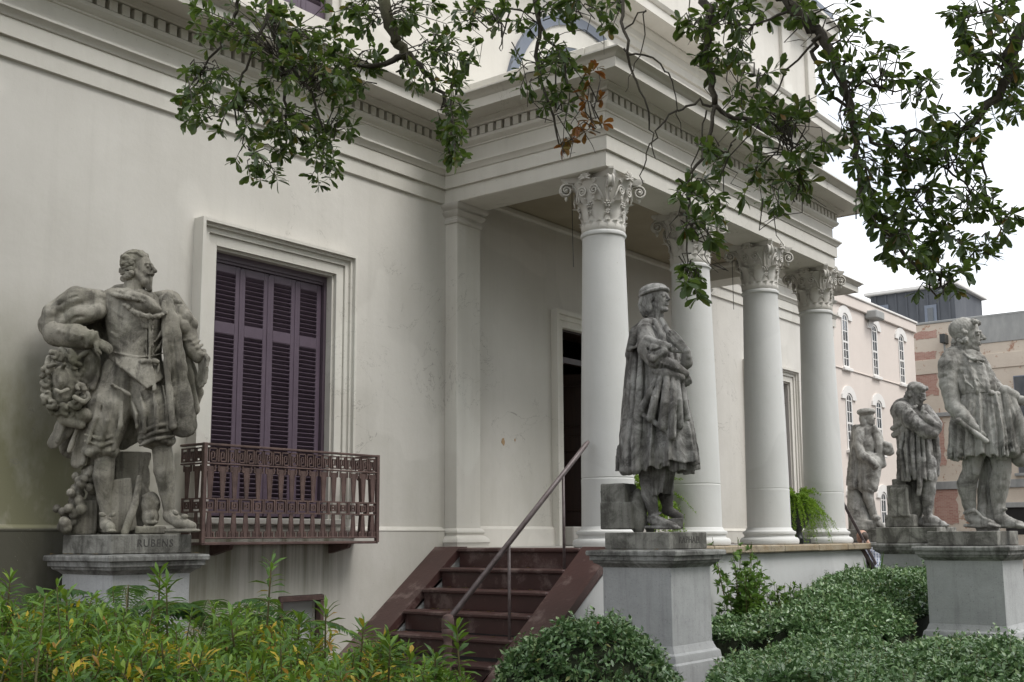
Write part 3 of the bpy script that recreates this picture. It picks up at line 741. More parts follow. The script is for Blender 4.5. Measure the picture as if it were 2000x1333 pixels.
class Sculpt:
    """coordinates: photo pixels (x right, y down) plus depth in pixels (away from viewer +), turned into metres"""
    def __init__(s, px0, py0, sx, sz, lo, hi, h):
        h = h*.86; s.ks = .62; s.o = (px0, py0); s.sx, s.sz, s.h = sx, sz, h
        cs_ = np.array([s.P((q, w_, 0)) for q in (lo[0], hi[0]) for w_ in (lo[1], hi[1])]); a = cs_.min(0); b = cs_.max(0); a[1] = lo[2]*sz; b[1] = hi[2]*sz
        s.lo = a-.03; n = np.ceil((b+.03-s.lo)/h).astype(int)+1
        s.ax = [s.lo[i]+h*np.arange(n[i]) for i in range(3)]
        s.d = np.full(tuple(n), .3, np.float32)
    def P(s, p):
        # exact: where the line of sight through the pixel meets the upright plane through the figure's base
        base, r_, h_ = FRAME['b'], FRAME['r'], FRAME['h']
        d = ray(p[0], p[1]); t = (base-CAM).dot(h_)/d.dot(h_); W = CAM+d*t-base
        return np.array([W.dot(r_), p[2]*s.sz, W.z])
    def region(s, lo, hi, pad):
        sl = []
        for i in range(3):
            a = max(0, int((lo[i]-pad-s.ax[i][0])/s.h)); b = min(len(s.ax[i]), int((hi[i]+pad-s.ax[i][0])/s.h)+2)
            sl.append(slice(a, max(b, a)))
        g = np.meshgrid(s.ax[0][sl[0]], s.ax[1][sl[1]], s.ax[2][sl[2]], indexing='ij')
        return tuple(sl), g
    def put(s, sl, d, k, cut=False):
        D = s.d[sl]; k = k*s.ks
        if D.size == 0: return
        if cut:
            d = -d; hh = np.clip(.5-.5*(D-d)/k, 0, 1); s.d[sl] = D*(1-hh)+d*hh+k*hh*(1-hh)
        else:
            hh = np.clip(.5+.5*(D-d)/k, 0, 1); s.d[sl] = D*(1-hh)+d*hh-k*hh*(1-hh)
    # ---- primitives in metres
    def m_rc(s, a, b, ra, rb, k=.02, cut=False, flat=None):
        a = np.array(a, float); b = np.array(b, float); R = max(ra, rb)
        sl, (X, Y, Z) = s.region(np.minimum(a, b)-R, np.maximum(a, b)+R, max(.05, k*1.5))
        ab = b-a; L2 = max(ab @ ab, 1e-9)
        t = np.clip(((X-a[0])*ab[0]+(Y-a[1])*ab[1]+(Z-a[2])*ab[2])/L2, 0, 1)
        vx, vy, vz = X-a[0]-t*ab[0], Y-a[1]-t*ab[1], Z-a[2]-t*ab[2]
        if flat is not None:
            n = np.array(flat[0], float); n /= np.linalg.norm(n); q = (vx*n[0]+vy*n[1]+vz*n[2])*(flat[1]-1)
            vx, vy, vz = vx+n[0]*q, vy+n[1]*q, vz+n[2]*q
        d = np.sqrt(vx*vx+vy*vy+vz*vz)-(ra+(rb-ra)*t)
        if flat is not None: d = d/ (1+.35*(flat[1]-1))
        s.put(sl, d, k, cut)
    def m_el(s, c, r, k=.02, cut=False, fr=None):
        c = np.array(c, float); r = np.array(r, float); R = np.full(3, r.max())
        sl, (X, Y, Z) = s.region(c-R, c+R, max(.05, k*1.5))
        q = np.stack([X-c[0], Y-c[1], Z-c[2]], -1)
        if fr is not None: q = q @ np.array(fr, float).T
        k0 = np.sqrt(((q/r)**2).sum(-1)); k1 = np.sqrt(((q/(r*r))**2).sum(-1))+1e-9
        s.put(sl, k0*(k0-1)/k1, k, cut)
    # ---- primitives in photo pixels
    def rc(s, a, b, ra, rb=None, k=.02, cut=False, flat=None):
        rb = ra if rb is None else rb
        s.m_rc(s.P(a), s.P(b), ra*s.sz, rb*s.sz, k, cut, flat)
    def chain(s, pts, rads, k=.015, flat=None, cut=False):
        for (a, ra), (b, rb) in zip(zip(pts[:-1], rads[:-1]), zip(pts[1:], rads[1:])): s.rc(a, b, ra, rb, k, cut, flat)
    def el(s, c, r, k=.02, cut=False, rz=0, ry=0):
        # r = (x, depth, z) in px ; rz = in-picture tilt (deg, counter-clockwise)
        a = math.radians(rz); fr = [[math.cos(a), 0, math.sin(a)], [0, 1, 0], [-math.sin(a), 0, math.cos(a)]]
        if ry:
            b = math.radians(ry); fr = np.array(fr) @ np.array([[math.cos(b), math.sin(b), 0], [-math.sin(b), math.cos(b), 0], [0, 0, 1]])
        s.m_el(s.P(c), (r[0]*s.sx, r[1]*s.sz, r[2]*s.sz), k, cut, fr)
    def box(s, c, hf, k=.01, rd=2, rz=0, ry=0, cut=False):
        C = s.P(c); hv = np.array([hf[0]*s.sx, hf[1]*s.sz, hf[2]*s.sz]); R = np.full(3, np.linalg.norm(hv)); rd = rd*s.sz
        sl, (X, Y, Z) = s.region(C-R, C+R, max(.04, k*1.5))
        q = np.stack([X-C[0], Y-C[1], Z-C[2]], -1); a = math.radians(rz); b = math.radians(ry)
        fr = np.array([[math.cos(a), 0, math.sin(a)], [0, 1, 0], [-math.sin(a), 0, math.cos(a)]]) @ np.array([[math.cos(b), math.sin(b), 0], [-math.sin(b), math.cos(b), 0], [0, 0, 1]])
        q = np.abs(q @ fr.T)-hv+rd
        d = np.sqrt((np.maximum(q, 0)**2).sum(-1))+np.minimum(q.max(-1), 0)-rd
        s.put(sl, d, k, cut)
    def skirt(s, top, bot, rt_, rb_, folds=12, amp=(1, 5), k=.02, pw=1.0, seed=0, hem=4, hollow=0, ph=None, arcs=None):
        # draped tube from top=(px,py,d) to bot with elliptical radii (x, depth) in px
        a, b = s.P(top), s.P(bot); rt0 = np.array([rt_[0]*s.sx, rt_[1]*s.sz]); rb0 = np.array([rb_[0]*s.sx, rb_[1]*s.sz])
        m = np.maximum(rt0, rb0).max()+amp[1]*s.sz
        lo = np.array([min(a[0], b[0])-m, min(a[1], b[1])-m, b[2]-.05]); hi = np.array([max(a[0], b[0])+m, max(a[1], b[1])+m, a[2]+.03])
        sl, (X, Y, Z) = s.region(lo, hi, .05)
        rg = np.random.RandomState(seed); p1, p2, p3, p4 = rg.rand(4)*6.28
        t = np.clip((a[2]-Z)/(a[2]-b[2]), 0, 1.15); tp = np.clip(t, 0, 1)**pw
        cx = a[0]+(b[0]-a[0])*t; cy = a[1]+(b[1]-a[1])*t
        rx = rt0[0]+(rb0[0]-rt0[0])*tp; ry = rt0[1]+(rb0[1]-rt0[1])*tp
        u, v = (X-cx)/rx, (Y-cy)/ry; th = np.arctan2(v, u); r = np.sqrt(u*u+v*v)
        w = th*folds+p1+1.3*np.sin(2*th+p2)+1.1*np.sin(t*2.4+3*th+p3)
        f = np.cos(w); f = np.sign(f)*np.abs(f)**.75 + .45*np.cos(w*1.9+p4+t*1.5)
        A = (amp[0]+(amp[1]-amp[0])*np.clip(t, 0, 1))*s.sz
        rm = (rx+ry)*.5
        d = (r-1)*np.minimum(rx, ry)*.92-A*f*.7
        hemz = b[2]+hem*s.sz*(np.sin(th*3+p2)+.6*np.cos(w))
        d = np.maximum(d*.8, np.maximum(hemz-Z, Z-a[2])*.9)
        if hollow:
            inn = (r-1)*np.minimum(rx, ry)*.92-A*f*.7+5*s.sz
            d = np.maximum(d, -np.maximum(inn*.8, Z-(hemz+hollow*s.sz)))
        s.put(sl, d, k)
    def clone(s): 
        q = object.__new__(Sculpt); q.__dict__.update(s.__dict__); q.d = np.full(s.d.shape, .3, np.float32); return q
    def loft(s, secs, folds=0, amp=(0, 0), seed=0, hem=0, hollow=0, k=.01, hemf=None, sharpf=.7):
        # secs: rows of (py, px, rx, depth, ry) from top to bottom; folds run down the cloth
        A = np.array(secs, float); PQ = np.array([s.P((q[1], q[0], 0)) for q in secs]); zz = PQ[:, 2]; o_ = np.argsort(zz); PQ = PQ[o_]; zz = zz[o_]; A = A[o_]
        cxs, rxs, cys, rys = PQ[:, 0], A[:, 2]*s.sx, A[:, 3]*s.sz, A[:, 4]*s.sz; m = max(rxs.max(), rys.max())+2*max(amp)*s.sz
        sl, (X, Y, Z) = s.region(np.array([cxs.min()-m, cys.min()-m, zz[0]-.05]), np.array([cxs.max()+m, cys.max()+m, zz[-1]+.02]), .04)
        rg = np.random.RandomState(seed); p1, p2, p3, p4 = rg.rand(4)*6.28
        cx, cy, rx, ry = (np.interp(Z, zz, q) for q in (cxs, cys, rxs, rys)); t = np.clip((zz[-1]-Z)/(zz[-1]-zz[0]), 0, 1)
        u, v = (X-cx)/rx, (Y-cy)/ry; th = np.arctan2(v, u); r = np.sqrt(u*u+v*v); mn = np.minimum(rx, ry)
        w = th*folds+p1+1.2*np.sin(2*th+p2)+.9*np.sin(t*2.2+3*th+p3)
        f = (1-np.abs(np.sin(w*.5))**sharpf*1.6)*.7+.35*np.cos(w*1.7+p4+t*2) if folds else 0
        Am = (amp[0]+(amp[1]-amp[0])*t)*s.sz
        d = (r-1)*mn*.92-Am*f
        hz = zz[0]+hem*s.sz*(np.sin(th*3+p2)+(.7*np.cos(w) if folds else 0)) if hemf is None else s.P((s.o[0], 735, 0))[2]+(735-hemf((X-s.P((s.o[0], 735, 0))[0])/s.sx+s.o[0]))*s.sz
        d = np.maximum(d*.8, np.maximum(hz-Z, Z-zz[-1])*.9)
        if hollow: d = np.maximum(d, -np.maximum(((r-1)*mn*.92-Am*f+4.5*s.sz)*.8, Z-(hz+hollow*s.sz)))
        s.put(sl, d, k)
    def head(s, c, u, yaw, pitch=0, beard=0, moustache=0, hair=None, roll=0):
        C = s.P(c); u = u*s.sz
        y, p = math.radians(yaw), math.radians(pitch)
        f0 = np.array([math.sin(y), -math.cos(y), 0]); sd = np.array([math.cos(y), math.sin(y), 0]); z0 = np.array([0, 0, 1.])
        f = f0*math.cos(p)+z0*math.sin(p); z = z0*math.cos(p)-f0*math.sin(p)
        Q = lambda a, b, c_: C+u*(f*a+sd*b+z*c_)
        fr = [sd, f, z]
        s.m_el(Q(-.07, 0, .12), (.315*u, .40*u, .37*u), .02, fr=fr)
        s.m_el(Q(.10, 0, -.12), (.235*u, .27*u, .36*u), .03, fr=fr)
        s.m_el(Q(.14, .12, -.06), (.11*u, .15*u, .15*u), .02, fr=fr); s.m_el(Q(.14, -.12, -.06), (.11*u, .15*u, .15*u), .02, fr=fr)
        s.m_rc(Q(.28, -.04, -.42), Q(.28, .04, -.42), .075*u, .075*u, .02)
        for q in (-1, 1):
            s.m_rc(Q(-.02, q*.22, -.22), Q(.22, q*.09, -.40), .07*u, .06*u, .02)
            s.m_el(Q(.415, q*.135, .015), (.085*u, .09*u, .062*u), .012, True, fr)
            s.m_el(Q(.325, q*.13, .008), (.062*u, .05*u, .042*u), .004, fr=fr)
            s.m_rc(Q(.345, q*.05, .085), Q(.30, q*.20, .075), .036*u, .03*u, .012)
            s.m_el(Q(-.03, q*.315, -.03), (.03*u, .075*u, .11*u), .008, fr=fr)
        s.m_rc(Q(.345, 0, .07), Q(.455, 0, -.11), .032*u, .045*u, .010)
        s.m_rc(Q(.40, -.05, -.13), Q(.40, .05, -.13), .032*u, .032*u, .008)
        s.m_rc(Q(.365, -.075, -.225), Q(.365, .075, -.225), .022*u, .022*u, .006)
        s.m_rc(Q(.355, -.065, -.275), Q(.355, .065, -.275), .026*u, .026*u, .006)
        s.m_rc(Q(.40, -.085, -.25), Q(.40, .085, -.25), .010*u, .010*u, .006, True)
        if moustache:
            for q in (-1, 1): s.m_rc(Q(.40, q*.02, -.185), Q(.34, q*.15, -.215), .033*u, .018*u, .006)
        if beard:
            s.m_rc(Q(.30, 0, -.36), Q(.34, 0, -.36-.22*beard), .10*u, .035*u, .02)
            if beard > .7:
                for q in (-1, 1):
                    s.m_rc(Q(.02, q*.24, -.15), Q(.22, q*.13, -.42), .08*u, .10*u, .02); s.m_rc(Q(.22, q*.10, -.40), Q(.32, q*.04, -.62), .10*u, .06*u, .02)
        return Q, u, fr
    def curls(s, Q, u, spots, r=.085, seed=1):
        rg = np.random.RandomState(seed)
        for a, b, c in spots:
            p = Q(a, b, c); s.m_el(p, np.full(3, r*u)*(.8+.5*rg.rand(3)), .008)
            q = p+(rg.rand(3)-.5)*r*u*1.8; s.m_el(q, np.full(3, r*u*.6), .005)
    def hand(s, wrist, tip, nrm, sp, size=None, curl=.5, r=2.2):
        # wrist, tip, in px ; nrm: palm normal (metres axes), sp: spread vector across the knuckles
        a, b = s.P(wrist), s.P(tip); L = np.linalg.norm(b-a); d = (b-a)/L
        n = np.array(nrm, float); n -= d*(n @ d); n /= np.linalg.norm(n); sv = np.cross(d, n)*sp
        for q in (-.9, -.3, .3, .9):
            s.m_rc(a+sv*q*.018, a+d*L*.5+sv*q*.032, .020, .018, .008)
        rr = r*s.sz
        for i, (q, ln) in enumerate(((-1, .80), (-.35, .95), (.35, 1.0), (1, .88))):
            k0 = a+d*L*.5+sv*q*.034; k1 = k0+(d*(1-.3*curl)+n*curl*.5)*L*.28*ln; k2 = k1+(d*(1-curl)+n*curl)*L*.26*ln
            s.m_rc(k0, k1, rr*.95, rr*.85, .003); s.m_rc(k1, k2, rr*.85, rr*.62, .003)
        t0 = a+d*L*.12+sv*-.032; t1 = t0+(d*.6-sv*.75+n*.35)*L*.25; t2 = t1+(d*.9-sv*.1+n*.4)*L*.24
        s.m_rc(t0, t1, rr*1.15, rr*.95, .006); s.m_rc(t1, t2, rr*.95, rr*.7, .003)
    def rough(s, amp, freq, seed=0):
        m = np.abs(s.d) < .06
        I = np.argwhere(m); P = np.stack([s.ax[i][I[:, i]] for i in range(3)], 1); rg = np.random.RandomState(seed)
        v = np.zeros(len(I))
        for o in range(2):
            for _ in range(5):
                k = rg.randn(3)*freq*(2.1**o); v += np.sin(P @ k+rg.rand()*6.28)*(.6**o)
        s.d[m] += (v/3.2*amp).astype(np.float32)
    def folds(s, amp, zmax, seed=0, fr=38, vert=.22):
        # crisp cloth creases: ridged waves that run mostly downwards, in patches, below the neck only
        m = (np.abs(s.d) < .05); I = np.argwhere(m); P = np.stack([s.ax[i][I[:, i]] for i in range(3)], 1); rg = np.random.RandomState(seed)
        zt = s.P((s.o[0], zmax, 0))[2]; fade = np.clip((zt-P[:, 2])/.08, 0, 1); v = np.zeros(len(I))
        for _ in range(5):
            a = rg.rand()*6.28; k = np.array([math.cos(a), math.sin(a), (rg.rand()-.5)*2*vert*2])*fr*(.6+.8*rg.rand())
            k2 = rg.randn(3)*6; wv = np.sin(P @ k+1.6*np.sin(P @ k2+rg.rand()*6.28)+rg.rand()*6.28); pm = np.clip(np.sin(P @ (rg.randn(3)*4.5)+rg.rand()*6.28)+.35, 0, 1)
            v += (np.abs(wv)**.5-.65)*pm
        s.d[m] += (-v*amp*fade*.55).astype(np.float32)
    def build(s, name, mat, parent, smooth_it=1):
        d = s.d; d[0] = d[-1] = .1; d[:, 0] = d[:, -1] = .1; d[:, :, 0] = .1; d[:, :, -1] = .1
        v, f = surface_nets(d, s.lo, s.h)
        me = bpy.data.meshes.new(name); me.vertices.add(len(v)); me.vertices.foreach_set('co', v.astype(np.float32).ravel())
        me.loops.add(f.size); me.loops.foreach_set('vertex_index', f.ravel().astype(np.int32))
        me.polygons.add(len(f)); me.polygons.foreach_set('loop_start', np.arange(0, f.size, 4, dtype=np.int32)); me.polygons.foreach_set('loop_total', np.full(len(f), 4, np.int32))
        me.update(calc_edges=True); me.validate()
        return link(name, me, mat, parent, True)
def statue_scale(px0, dep):
    th = math.atan((px0-CX)/F); return dep*math.cos(th)/F, dep/F, th
def local_frame(px0, py0, dep):
    """Empty whose x axis runs to the right across the line of sight, y away from the viewer"""
    p = atd(px0, py0, dep); d = ray(px0, py0); ang = math.atan2(d.y, d.x)-math.pi/2
    return p, ang
# ---- pedestals (square with the house), and the name plinths
def text_mesh(s, size, name='inscription'):
    cu = bpy.data.curves.new(name, 'FONT'); cu.body = s; cu.size = size; cu.extrude = .0012; cu.align_x = 'CENTER'; cu.align_y = 'CENTER'; cu.space_character = 1.12; cu.resolution_u = 3
    o = bpy.data.objects.new(name, cu); COL.objects.link(o); dg = bpy.context.evaluated_depsgraph_get()
    me = bpy.data.meshes.new_from_object(o.evaluated_get(dg)); bpy.data.objects.remove(o); bpy.data.curves.remove(cu); me.name = name
    return me
def sq(mb, prof, n=4):
    # stepped square solid from (half width, z) profile
    vs = [(sx*h_, sy*h_, z) for h_, z in prof for sx, sy in ((-1, -1), (1, -1), (1, 1), (-1, 1))]
    m = len(prof); fs = [(l*4+i, l*4+(i+1) % 4, (l+1)*4+(i+1) % 4, (l+1)*4+i) for l in range(m-1) for i in range(4)]
    return mb.add(vs, fs+[(3, 2, 1, 0), tuple((m-1)*4+i for i in range(4))])
def pedestal(x, y, label, s=1.0):
    t = tag(empty('pedestal', (x, y, 0)), label, 'pedestal', 'statue pedestals')
    d = .318*s
    sharp(sq(MB(), [(d, .775), (d, 1.376)]).build('die', M['pedestal'], t), 30)
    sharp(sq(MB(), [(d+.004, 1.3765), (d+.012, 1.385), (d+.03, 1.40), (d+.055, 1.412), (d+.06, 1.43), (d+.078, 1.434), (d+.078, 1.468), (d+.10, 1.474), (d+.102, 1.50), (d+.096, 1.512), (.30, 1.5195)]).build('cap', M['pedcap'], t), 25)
    sharp(sq(MB(), [(d+.075, 0), (d+.075, .60), (d+.07, .635), (d+.055, .65), (d+.05, .69), (d+.045, .705), (d+.025, .72), (d+.012, .75), (d+.004, .7745)]).build('base', M['pedestal'], t), 25)
    return t
def plinth(parent, name, hw=.307, hx=None, h_=.136, local=None):
    """name block in house directions; parent Empty carries the line-of-sight rotation, so undo it"""
    hx = hx or hw
    pl = MB().bbox(-hx, hx, -hw, hw, -h_, 0, .006).build('plinth', M['plinth'], parent)
    pl.rotation_euler = (0, 0, -parent.rotation_euler.z)
    if name:
        me = text_mesh(name, .078); me.materials.append(M['letter'])
        tx = link('inscription', me, None, pl); tx.rotation_euler = (math.pi/2, 0, 0); tx.location = (0.02, -hw-.0012, -h_*.47)
    return pl
# ================================================================== statues
def proj(P):
    v = Vector(P)-CAM; z = v.dot(fw); return CX+F*v.dot(RX)/z, CY-F*v.dot(RY)/z, z
ZFT = 1.657
def statue(x, y, label, zf=ZFT):
    set_frame(x, y, zf); px, py, dep = proj((x, y, zf)); sx, sz, th = statue_scale(px, dep)
    root = tag(empty('statue', (x, y, zf), math.atan2(y, x)-math.pi/2), label, 'statue', 'stone statues in front of the mansion')
    return root, px, py, sx, sz
M['st_rub'] = stone('statue_stone_brown', (.36, .34, .29), (.225, .208, .17), (.045, .040, .033), .475, .7, .5, 1.0, (.13, .135, .07))
M['st_rap'] = stone('statue_stone_dark', (.40, .395, .38), (.21, .20, .185), (.032, .028, .025), .455, .9, .55)
M['st_phi'] = stone('statue_stone_grey', (.45, .445, .42), (.29, .28, .255), (.050, .044, .038), .505, .65, .6)
# ---------------------------------------------------------------- 1. the man in doublet and cloak (left)
def make_doublet_man():
    x, y = 4.95, 7.46
    pedestal(x, y, 'grey stone pedestal of the left statue, rising from the green bushes')
    root, px, py, sx, sz = statue(x, y, 'weathered statue of a bearded man in doublet and breeches, hand on hip')
    plinth(root, 'RUBENS', .31, .335); MT = M['st_rub']
    rg = np.random.RandomState(4)
    S = Sculpt(px, py, sx, sz, (80, 560, -75), (425, py+2, 95), .0098)
    # legs and shoes
    S.chain([(206, 890, -6), (202, 930, -3), (207, 1004, 0)], [19, 20, 10.5], .012)
    S.chain([(316, 880, -22), (321, 920, -16), (330, 998, -12)], [19, 20.5, 11], .012)
    S.chain([(207, 1012, 4), (208, 1026, -14), (216, 1030, -36)], [12, 12, 9], .01)
    S.chain([(207, 1038, 4), (213, 1038, -18), (219, 1038, -40)], [10, 11, 9], .004, ((0, 0, 1), 2.6))
    for q in (-1, 1): S.el((210+q*9, 1006, -22), (8, 4, 5), .004, rz=q*15)
    S.chain([(330, 1008, -14), (346, 1020, -28), (374, 1028, -40)], [13, 11.5, 8.5], .01)
    S.chain([(326, 1037, -18), (350, 1037, -30), (380, 1037, -42)], [10, 11, 9], .004, ((0, 0, 1), 2.6))
    for q in (-1, 1): S.el((350+q*8, 1006+q*3, -40), (8, 4, 5), .004, rz=-25+q*15)
    S.hand((186, 674, -46), (226, 692, -44), (0, .6, -.6), 1, curl=.5, r=4.2)
    S.hand((394, 690, -20), (398, 764, -26), (-.6, -.5, 0), 1, curl=.25, r=4.6)
    S.chain([(250, 600, 4), (250, 760, 4)], [30, 30], .02)
    S.rough(.002, 34, 3); S.build('figure', MT, root)
    # baggy breeches gathered at the knee
    W = S.clone()
    W.chain([(234, 728, 2), (214, 800, -2), (199, 868, -4)], [36, 43, 33], .03)
    W.chain([(284, 732, 0), (299, 800, -10), (306, 846, -18)], [36, 41, 35], .03)
    for (cx, cy, d, r) in ((197, 882, -5, 37), (305, 862, -20, 37)):
        for j in range(11):
            a = j/11*2*math.pi; W.el((cx+r*.74*math.cos(a), cy+4*math.sin(j*2.1), d+r*.66*math.sin(a)), (11, 11, 10), .008)
    for a, b, r in (((192, 776, -36), (174, 868, -34), 5), ((214, 780, -40), (198, 874, -40), 5), ((240, 790, -40), (222, 880, -30), 5), ((272, 770, -46), (280, 850, -54), 5), ((296, 760, -48), (304, 846, -58), 4.5), ((318, 760, -46), (326, 846, -50), 5), ((258, 790, -38), (268, 840, -46), 4), ((336, 770, -20), (338, 850, -30), 4)):
        m = ((a[0]+b[0])/2+4, (a[1]+b[1])/2, (a[2]+b[2])/2-4); W.chain([a, m, b], [r*.4, r, r*.8], .010)
        W.chain([(a[0]+9, a[1]+10, a[2]-4), (m[0]+11, m[1], m[2]-5), (b[0]+10, b[1]-6, b[2]-6)], [1.5, 4, 3], .006, None, True)
    for cy in (838, 850, 862): W.chain([(272, cy+12, -44), (304, cy, -58), (336, cy-6, -46)], [2.5, 4.5, 2.5], .006)
    for cy in (858, 870): W.chain([(168, cy-6, -28), (198, cy+4, -42), (228, cy-6, -30)], [2.5, 4.5, 2.5], .006)
    W.chain([(219, 758, -43), (236, 766, -46), (253, 777, -46)], [3.4, 3.4, 3.4], .004)
    for i in range(6): W.el((219+6.8*i, 758+3.8*i, -48), (2.4, 2.4, 2.4), .002)
    W.folds(.006, 720, 3, 24); W.rough(.002, 34, 3); W.build('breeches', MT, root)
    # doublet: buttoned, with pointed skirts over the breeches
    D = S.clone()
    hm = lambda X: np.where(X < 288, 767-67*np.abs(X-288)/83, 767-32*np.abs(X-288)/44)
    D.loft([(566, 254, 44, 6, 24), (578, 254, 64, 5, 30), (595, 258, 66, 2, 35), (620, 262, 61, -1, 39), (655, 264, 55, -4, 40), (690, 265, 53, -5, 40), (702, 265, 53, -5, 40), (718, 267, 60, -6, 46), (740, 269, 66, -7, 53), (768, 270, 70, -8, 58)], 0, (0, 0), 0, 0, 0, .01, hm)
    D.chain([(212, 690, -26), (240, 699, -42), (270, 705, -47), (300, 702, -44), (320, 694, -32)], [1.8, 2, 2, 2, 1.8], .006)
    D.chain([(291, 618, -38), (292, 660, -43), (291, 704, -47), (289, 764, -56)], [2.6, 2.6, 2.6, 2.6], .003)
    for q in (-6, 6): D.chain([(291+q, 640, -42), (291+q, 702, -46)], [1.6, 1.6], .003)
    for i in range(9): D.el((298, 632+i*8.4, -42-i*.4), (2.8, 3, 2.8), .002)
    for q in (-1, 1):
        D.el((291+q*11, 713, -51), (10, 4.5, 6), .003, rz=-q*14); D.chain([(291+q*3, 718, -51), (292+q*7, 742, -55), (290+q*10, 768, -57)], [3.4, 4, 5], .003, ((0, 1, 0), 2.2))
    D.el((291, 714, -53), (4.5, 4, 5), .003)
    for a, b in (((212, 632, -24), (272, 668, -43)), ((214, 652, -26), (274, 688, -44)), ((216, 606, -26), (258, 634, -40)), ((320, 640, -26), (300, 676, -41)), ((318, 664, -28), (300, 696, -42)), ((224, 700, -34), (236, 726, -46)), ((246, 704, -42), (256, 742, -52)), ((310, 704, -40), (306, 742, -50)), ((326, 700, -26), (322, 730, -38))):
        D.chain([a, ((a[0]+b[0])/2, (a[1]+b[1])/2+5, (a[2]+b[2])/2-4), b], [1, 3, 1.5], .006)
    D.el((284, 644, -43), (7, 3, 7), .003); D.chain([(262, 612, -42), (276, 634, -45), (284, 640, -45)], [2, 2, 2], .003)
    D.rough(.0015, 40, 6); D.build('doublet', MT, root)
    # wide falling lace collar with scalloped edge
    C = S.clone()
    C.el((265, 588, -6), (50, 46, 15), .006, rz=-14); C.el((284, 602, -24), (38, 26, 19), .006, rz=-24)
    for i in range(22):
        a = math.pi*(.98+1.04*i/21); cx, cz = 49*math.cos(a), 44*math.sin(a)
        t = math.radians(14); C.el((265+cx*math.cos(t), 590+cx*math.sin(t)-5*math.sin(a), -6+cz), (5.5, 5.5, 5), .003)
    for i in range(12):
        t = i/11; C.el((244+78*t, 604+22*math.sin(math.pi*t*.85)+5*t, -42-10*math.sin(math.pi*t)), (5.5, 4.5, 6), .003)
    C.chain([(243, 580, -20), (262, 582, -34), (284, 590, -36)], [5, 6, 5], .006)
    C.rough(.004, 70, 9); C.build('collar', MT, root)
    # head in near profile, hair brushed back in curls
    N = Sculpt(px, py, sx, sz, (222, 478, -52), (312, 606, 52), .0054); N.ks = .8
    N.chain([(256, 600, 4), (263, 556, 2)], [25, 21], .02)
    Q, u, fr = N.head((271, 525, 0), 73, 64, 2, .8, 1)
    N.m_rc(Q(.355, 0, .07), Q(.49, 0, -.11), .035*u, .05*u, .01)
    for q in (-1, 1): N.m_rc(Q(.36, q*.03, .10), Q(.32, q*.20, .09), .035*u, .025*u, .006); N.m_rc(Q(.42, q*.02, -.185), Q(.32, q*.20, -.20), .035*u, .014*u, .005)
    N.build('head', MT, root)
    Hh = Sculpt(px, py, sx, sz, (218, 476, -58), (300, 580, 58), .0054); Hh.ks = .5
    Hh.m_el(Q(-.12, 0, .20), (.34*u, .41*u, .35*u), .01, fr=fr)
    sp = [(-.42+.10*rg.rand(), (rg.rand()-.5)*.5, .36-.72*rg.rand()) for i in range(46)]+[(-.28+.26*rg.rand(), s_*(.31+.05*rg.rand()), .30-.62*rg.rand()) for s_ in (-1, 1) for i in range(26)]+[(-.30+.42*rg.rand(), (rg.rand()-.5)*.5, .44-.05*rg.rand()) for i in range(18)]
    for a_, b_, c_ in sp:
        p = Q(a_, b_, c_); Hh.m_el(p, np.full(3, .062*u)*(.8+.5*rg.rand(3)), .004)
        e1 = rg.randn(3); e1 /= np.linalg.norm(e1); e2 = np.cross(e1, rg.randn(3)); e2 /= np.linalg.norm(e2)
        P_ = [p+.07*u*(e1*math.cos(t)+e2*math.sin(t)) for t in (0, 1, 2, 3, 4)]
        for i in range(4): Hh.m_rc(P_[i], P_[i+1], .026*u, .024*u, .002)
    for i in range(13):
        b0 = -.30+.6*i/12; P_ = [Q(.26-abs(b0)*.3, b0*.75, .34-abs(b0)*.15), Q(.08, b0*.9+.02*rg.randn(), .49-abs(b0)*.35), Q(-.16, b0*1.0, .53-abs(b0)*.45), Q(-.38, b0*.95+.03*rg.randn(), .38-abs(b0)*.3)]
        for j in range(3): Hh.m_rc(P_[j], P_[j+1], .034*u, .038*u, .003)
    Hh.build('hair', MT, root)
    # sleeves: puffed and slashed on the hip arm, cuffed forearm; hanging arm on the other side
    L = S.clone()
    L.chain([(188, 598, 4), (140, 606, 6), (106, 634, 2)], [30, 36, 30], .02)
    L.chain([(196, 584, -6), (150, 584, -14), (104, 614, -10), (88, 634, -6)], [16, 22, 20, 12], .012); L.chain([(192, 612, -18), (150, 622, -26), (110, 644, -16)], [16, 18, 14], .008)
    for q0, dq in ((-26, -8), (-12, -30), (8, -38)): L.chain([(196, 596+q0*.5, dq-2), (165, 592+q0*.75, dq-8), (130, 602+q0*.8, dq-6), (98, 624+q0*.5, dq+8)], [1.5, 3.2, 3.2, 1.5], .004, None, True)
    for a, b, c in (((196, 600, -36), (160, 600, -44), (118, 622, -40)), ((190, 626, -36), (150, 628, -44), (114, 648, -34))): L.chain([a, b, c], [2, 4, 2], .006, None, True)
    L.el((96, 634, 0), (18, 22, 22), .012); L.chain([(84, 628, -6), (98, 652, -14), (124, 662, -20)], [6, 9, 6], .006)
    L.folds(.006, 560, 5, 26, .8); L.build('sleeve', MT, root)
    L = S.clone()
    L.chain([(112, 652, -10), (150, 662, -28), (178, 671, -40)], [27, 24, 17], .015)
    for t in (.1, .27, .44, .61, .78): L.chain([(118+64*t, 628+24*t, -16-26*t), (110+66*t, 652+18*t, -38-20*t), (118+60*t, 676+12*t, -22-20*t)], [3, 4.5, 3], .005)
    L.el((180, 671, -42), (9, 17, 20), .004, rz=-28); L.el((172, 668, -38), (6, 18, 21), .004, rz=-28)
    L.folds(.005, 600, 7, 30); L.build('sleeve', MT, root)
    L = S.clone()
    L.chain([(330, 590, 4), (354, 628, -2), (366, 658, -6)], [26, 25, 20], .02)
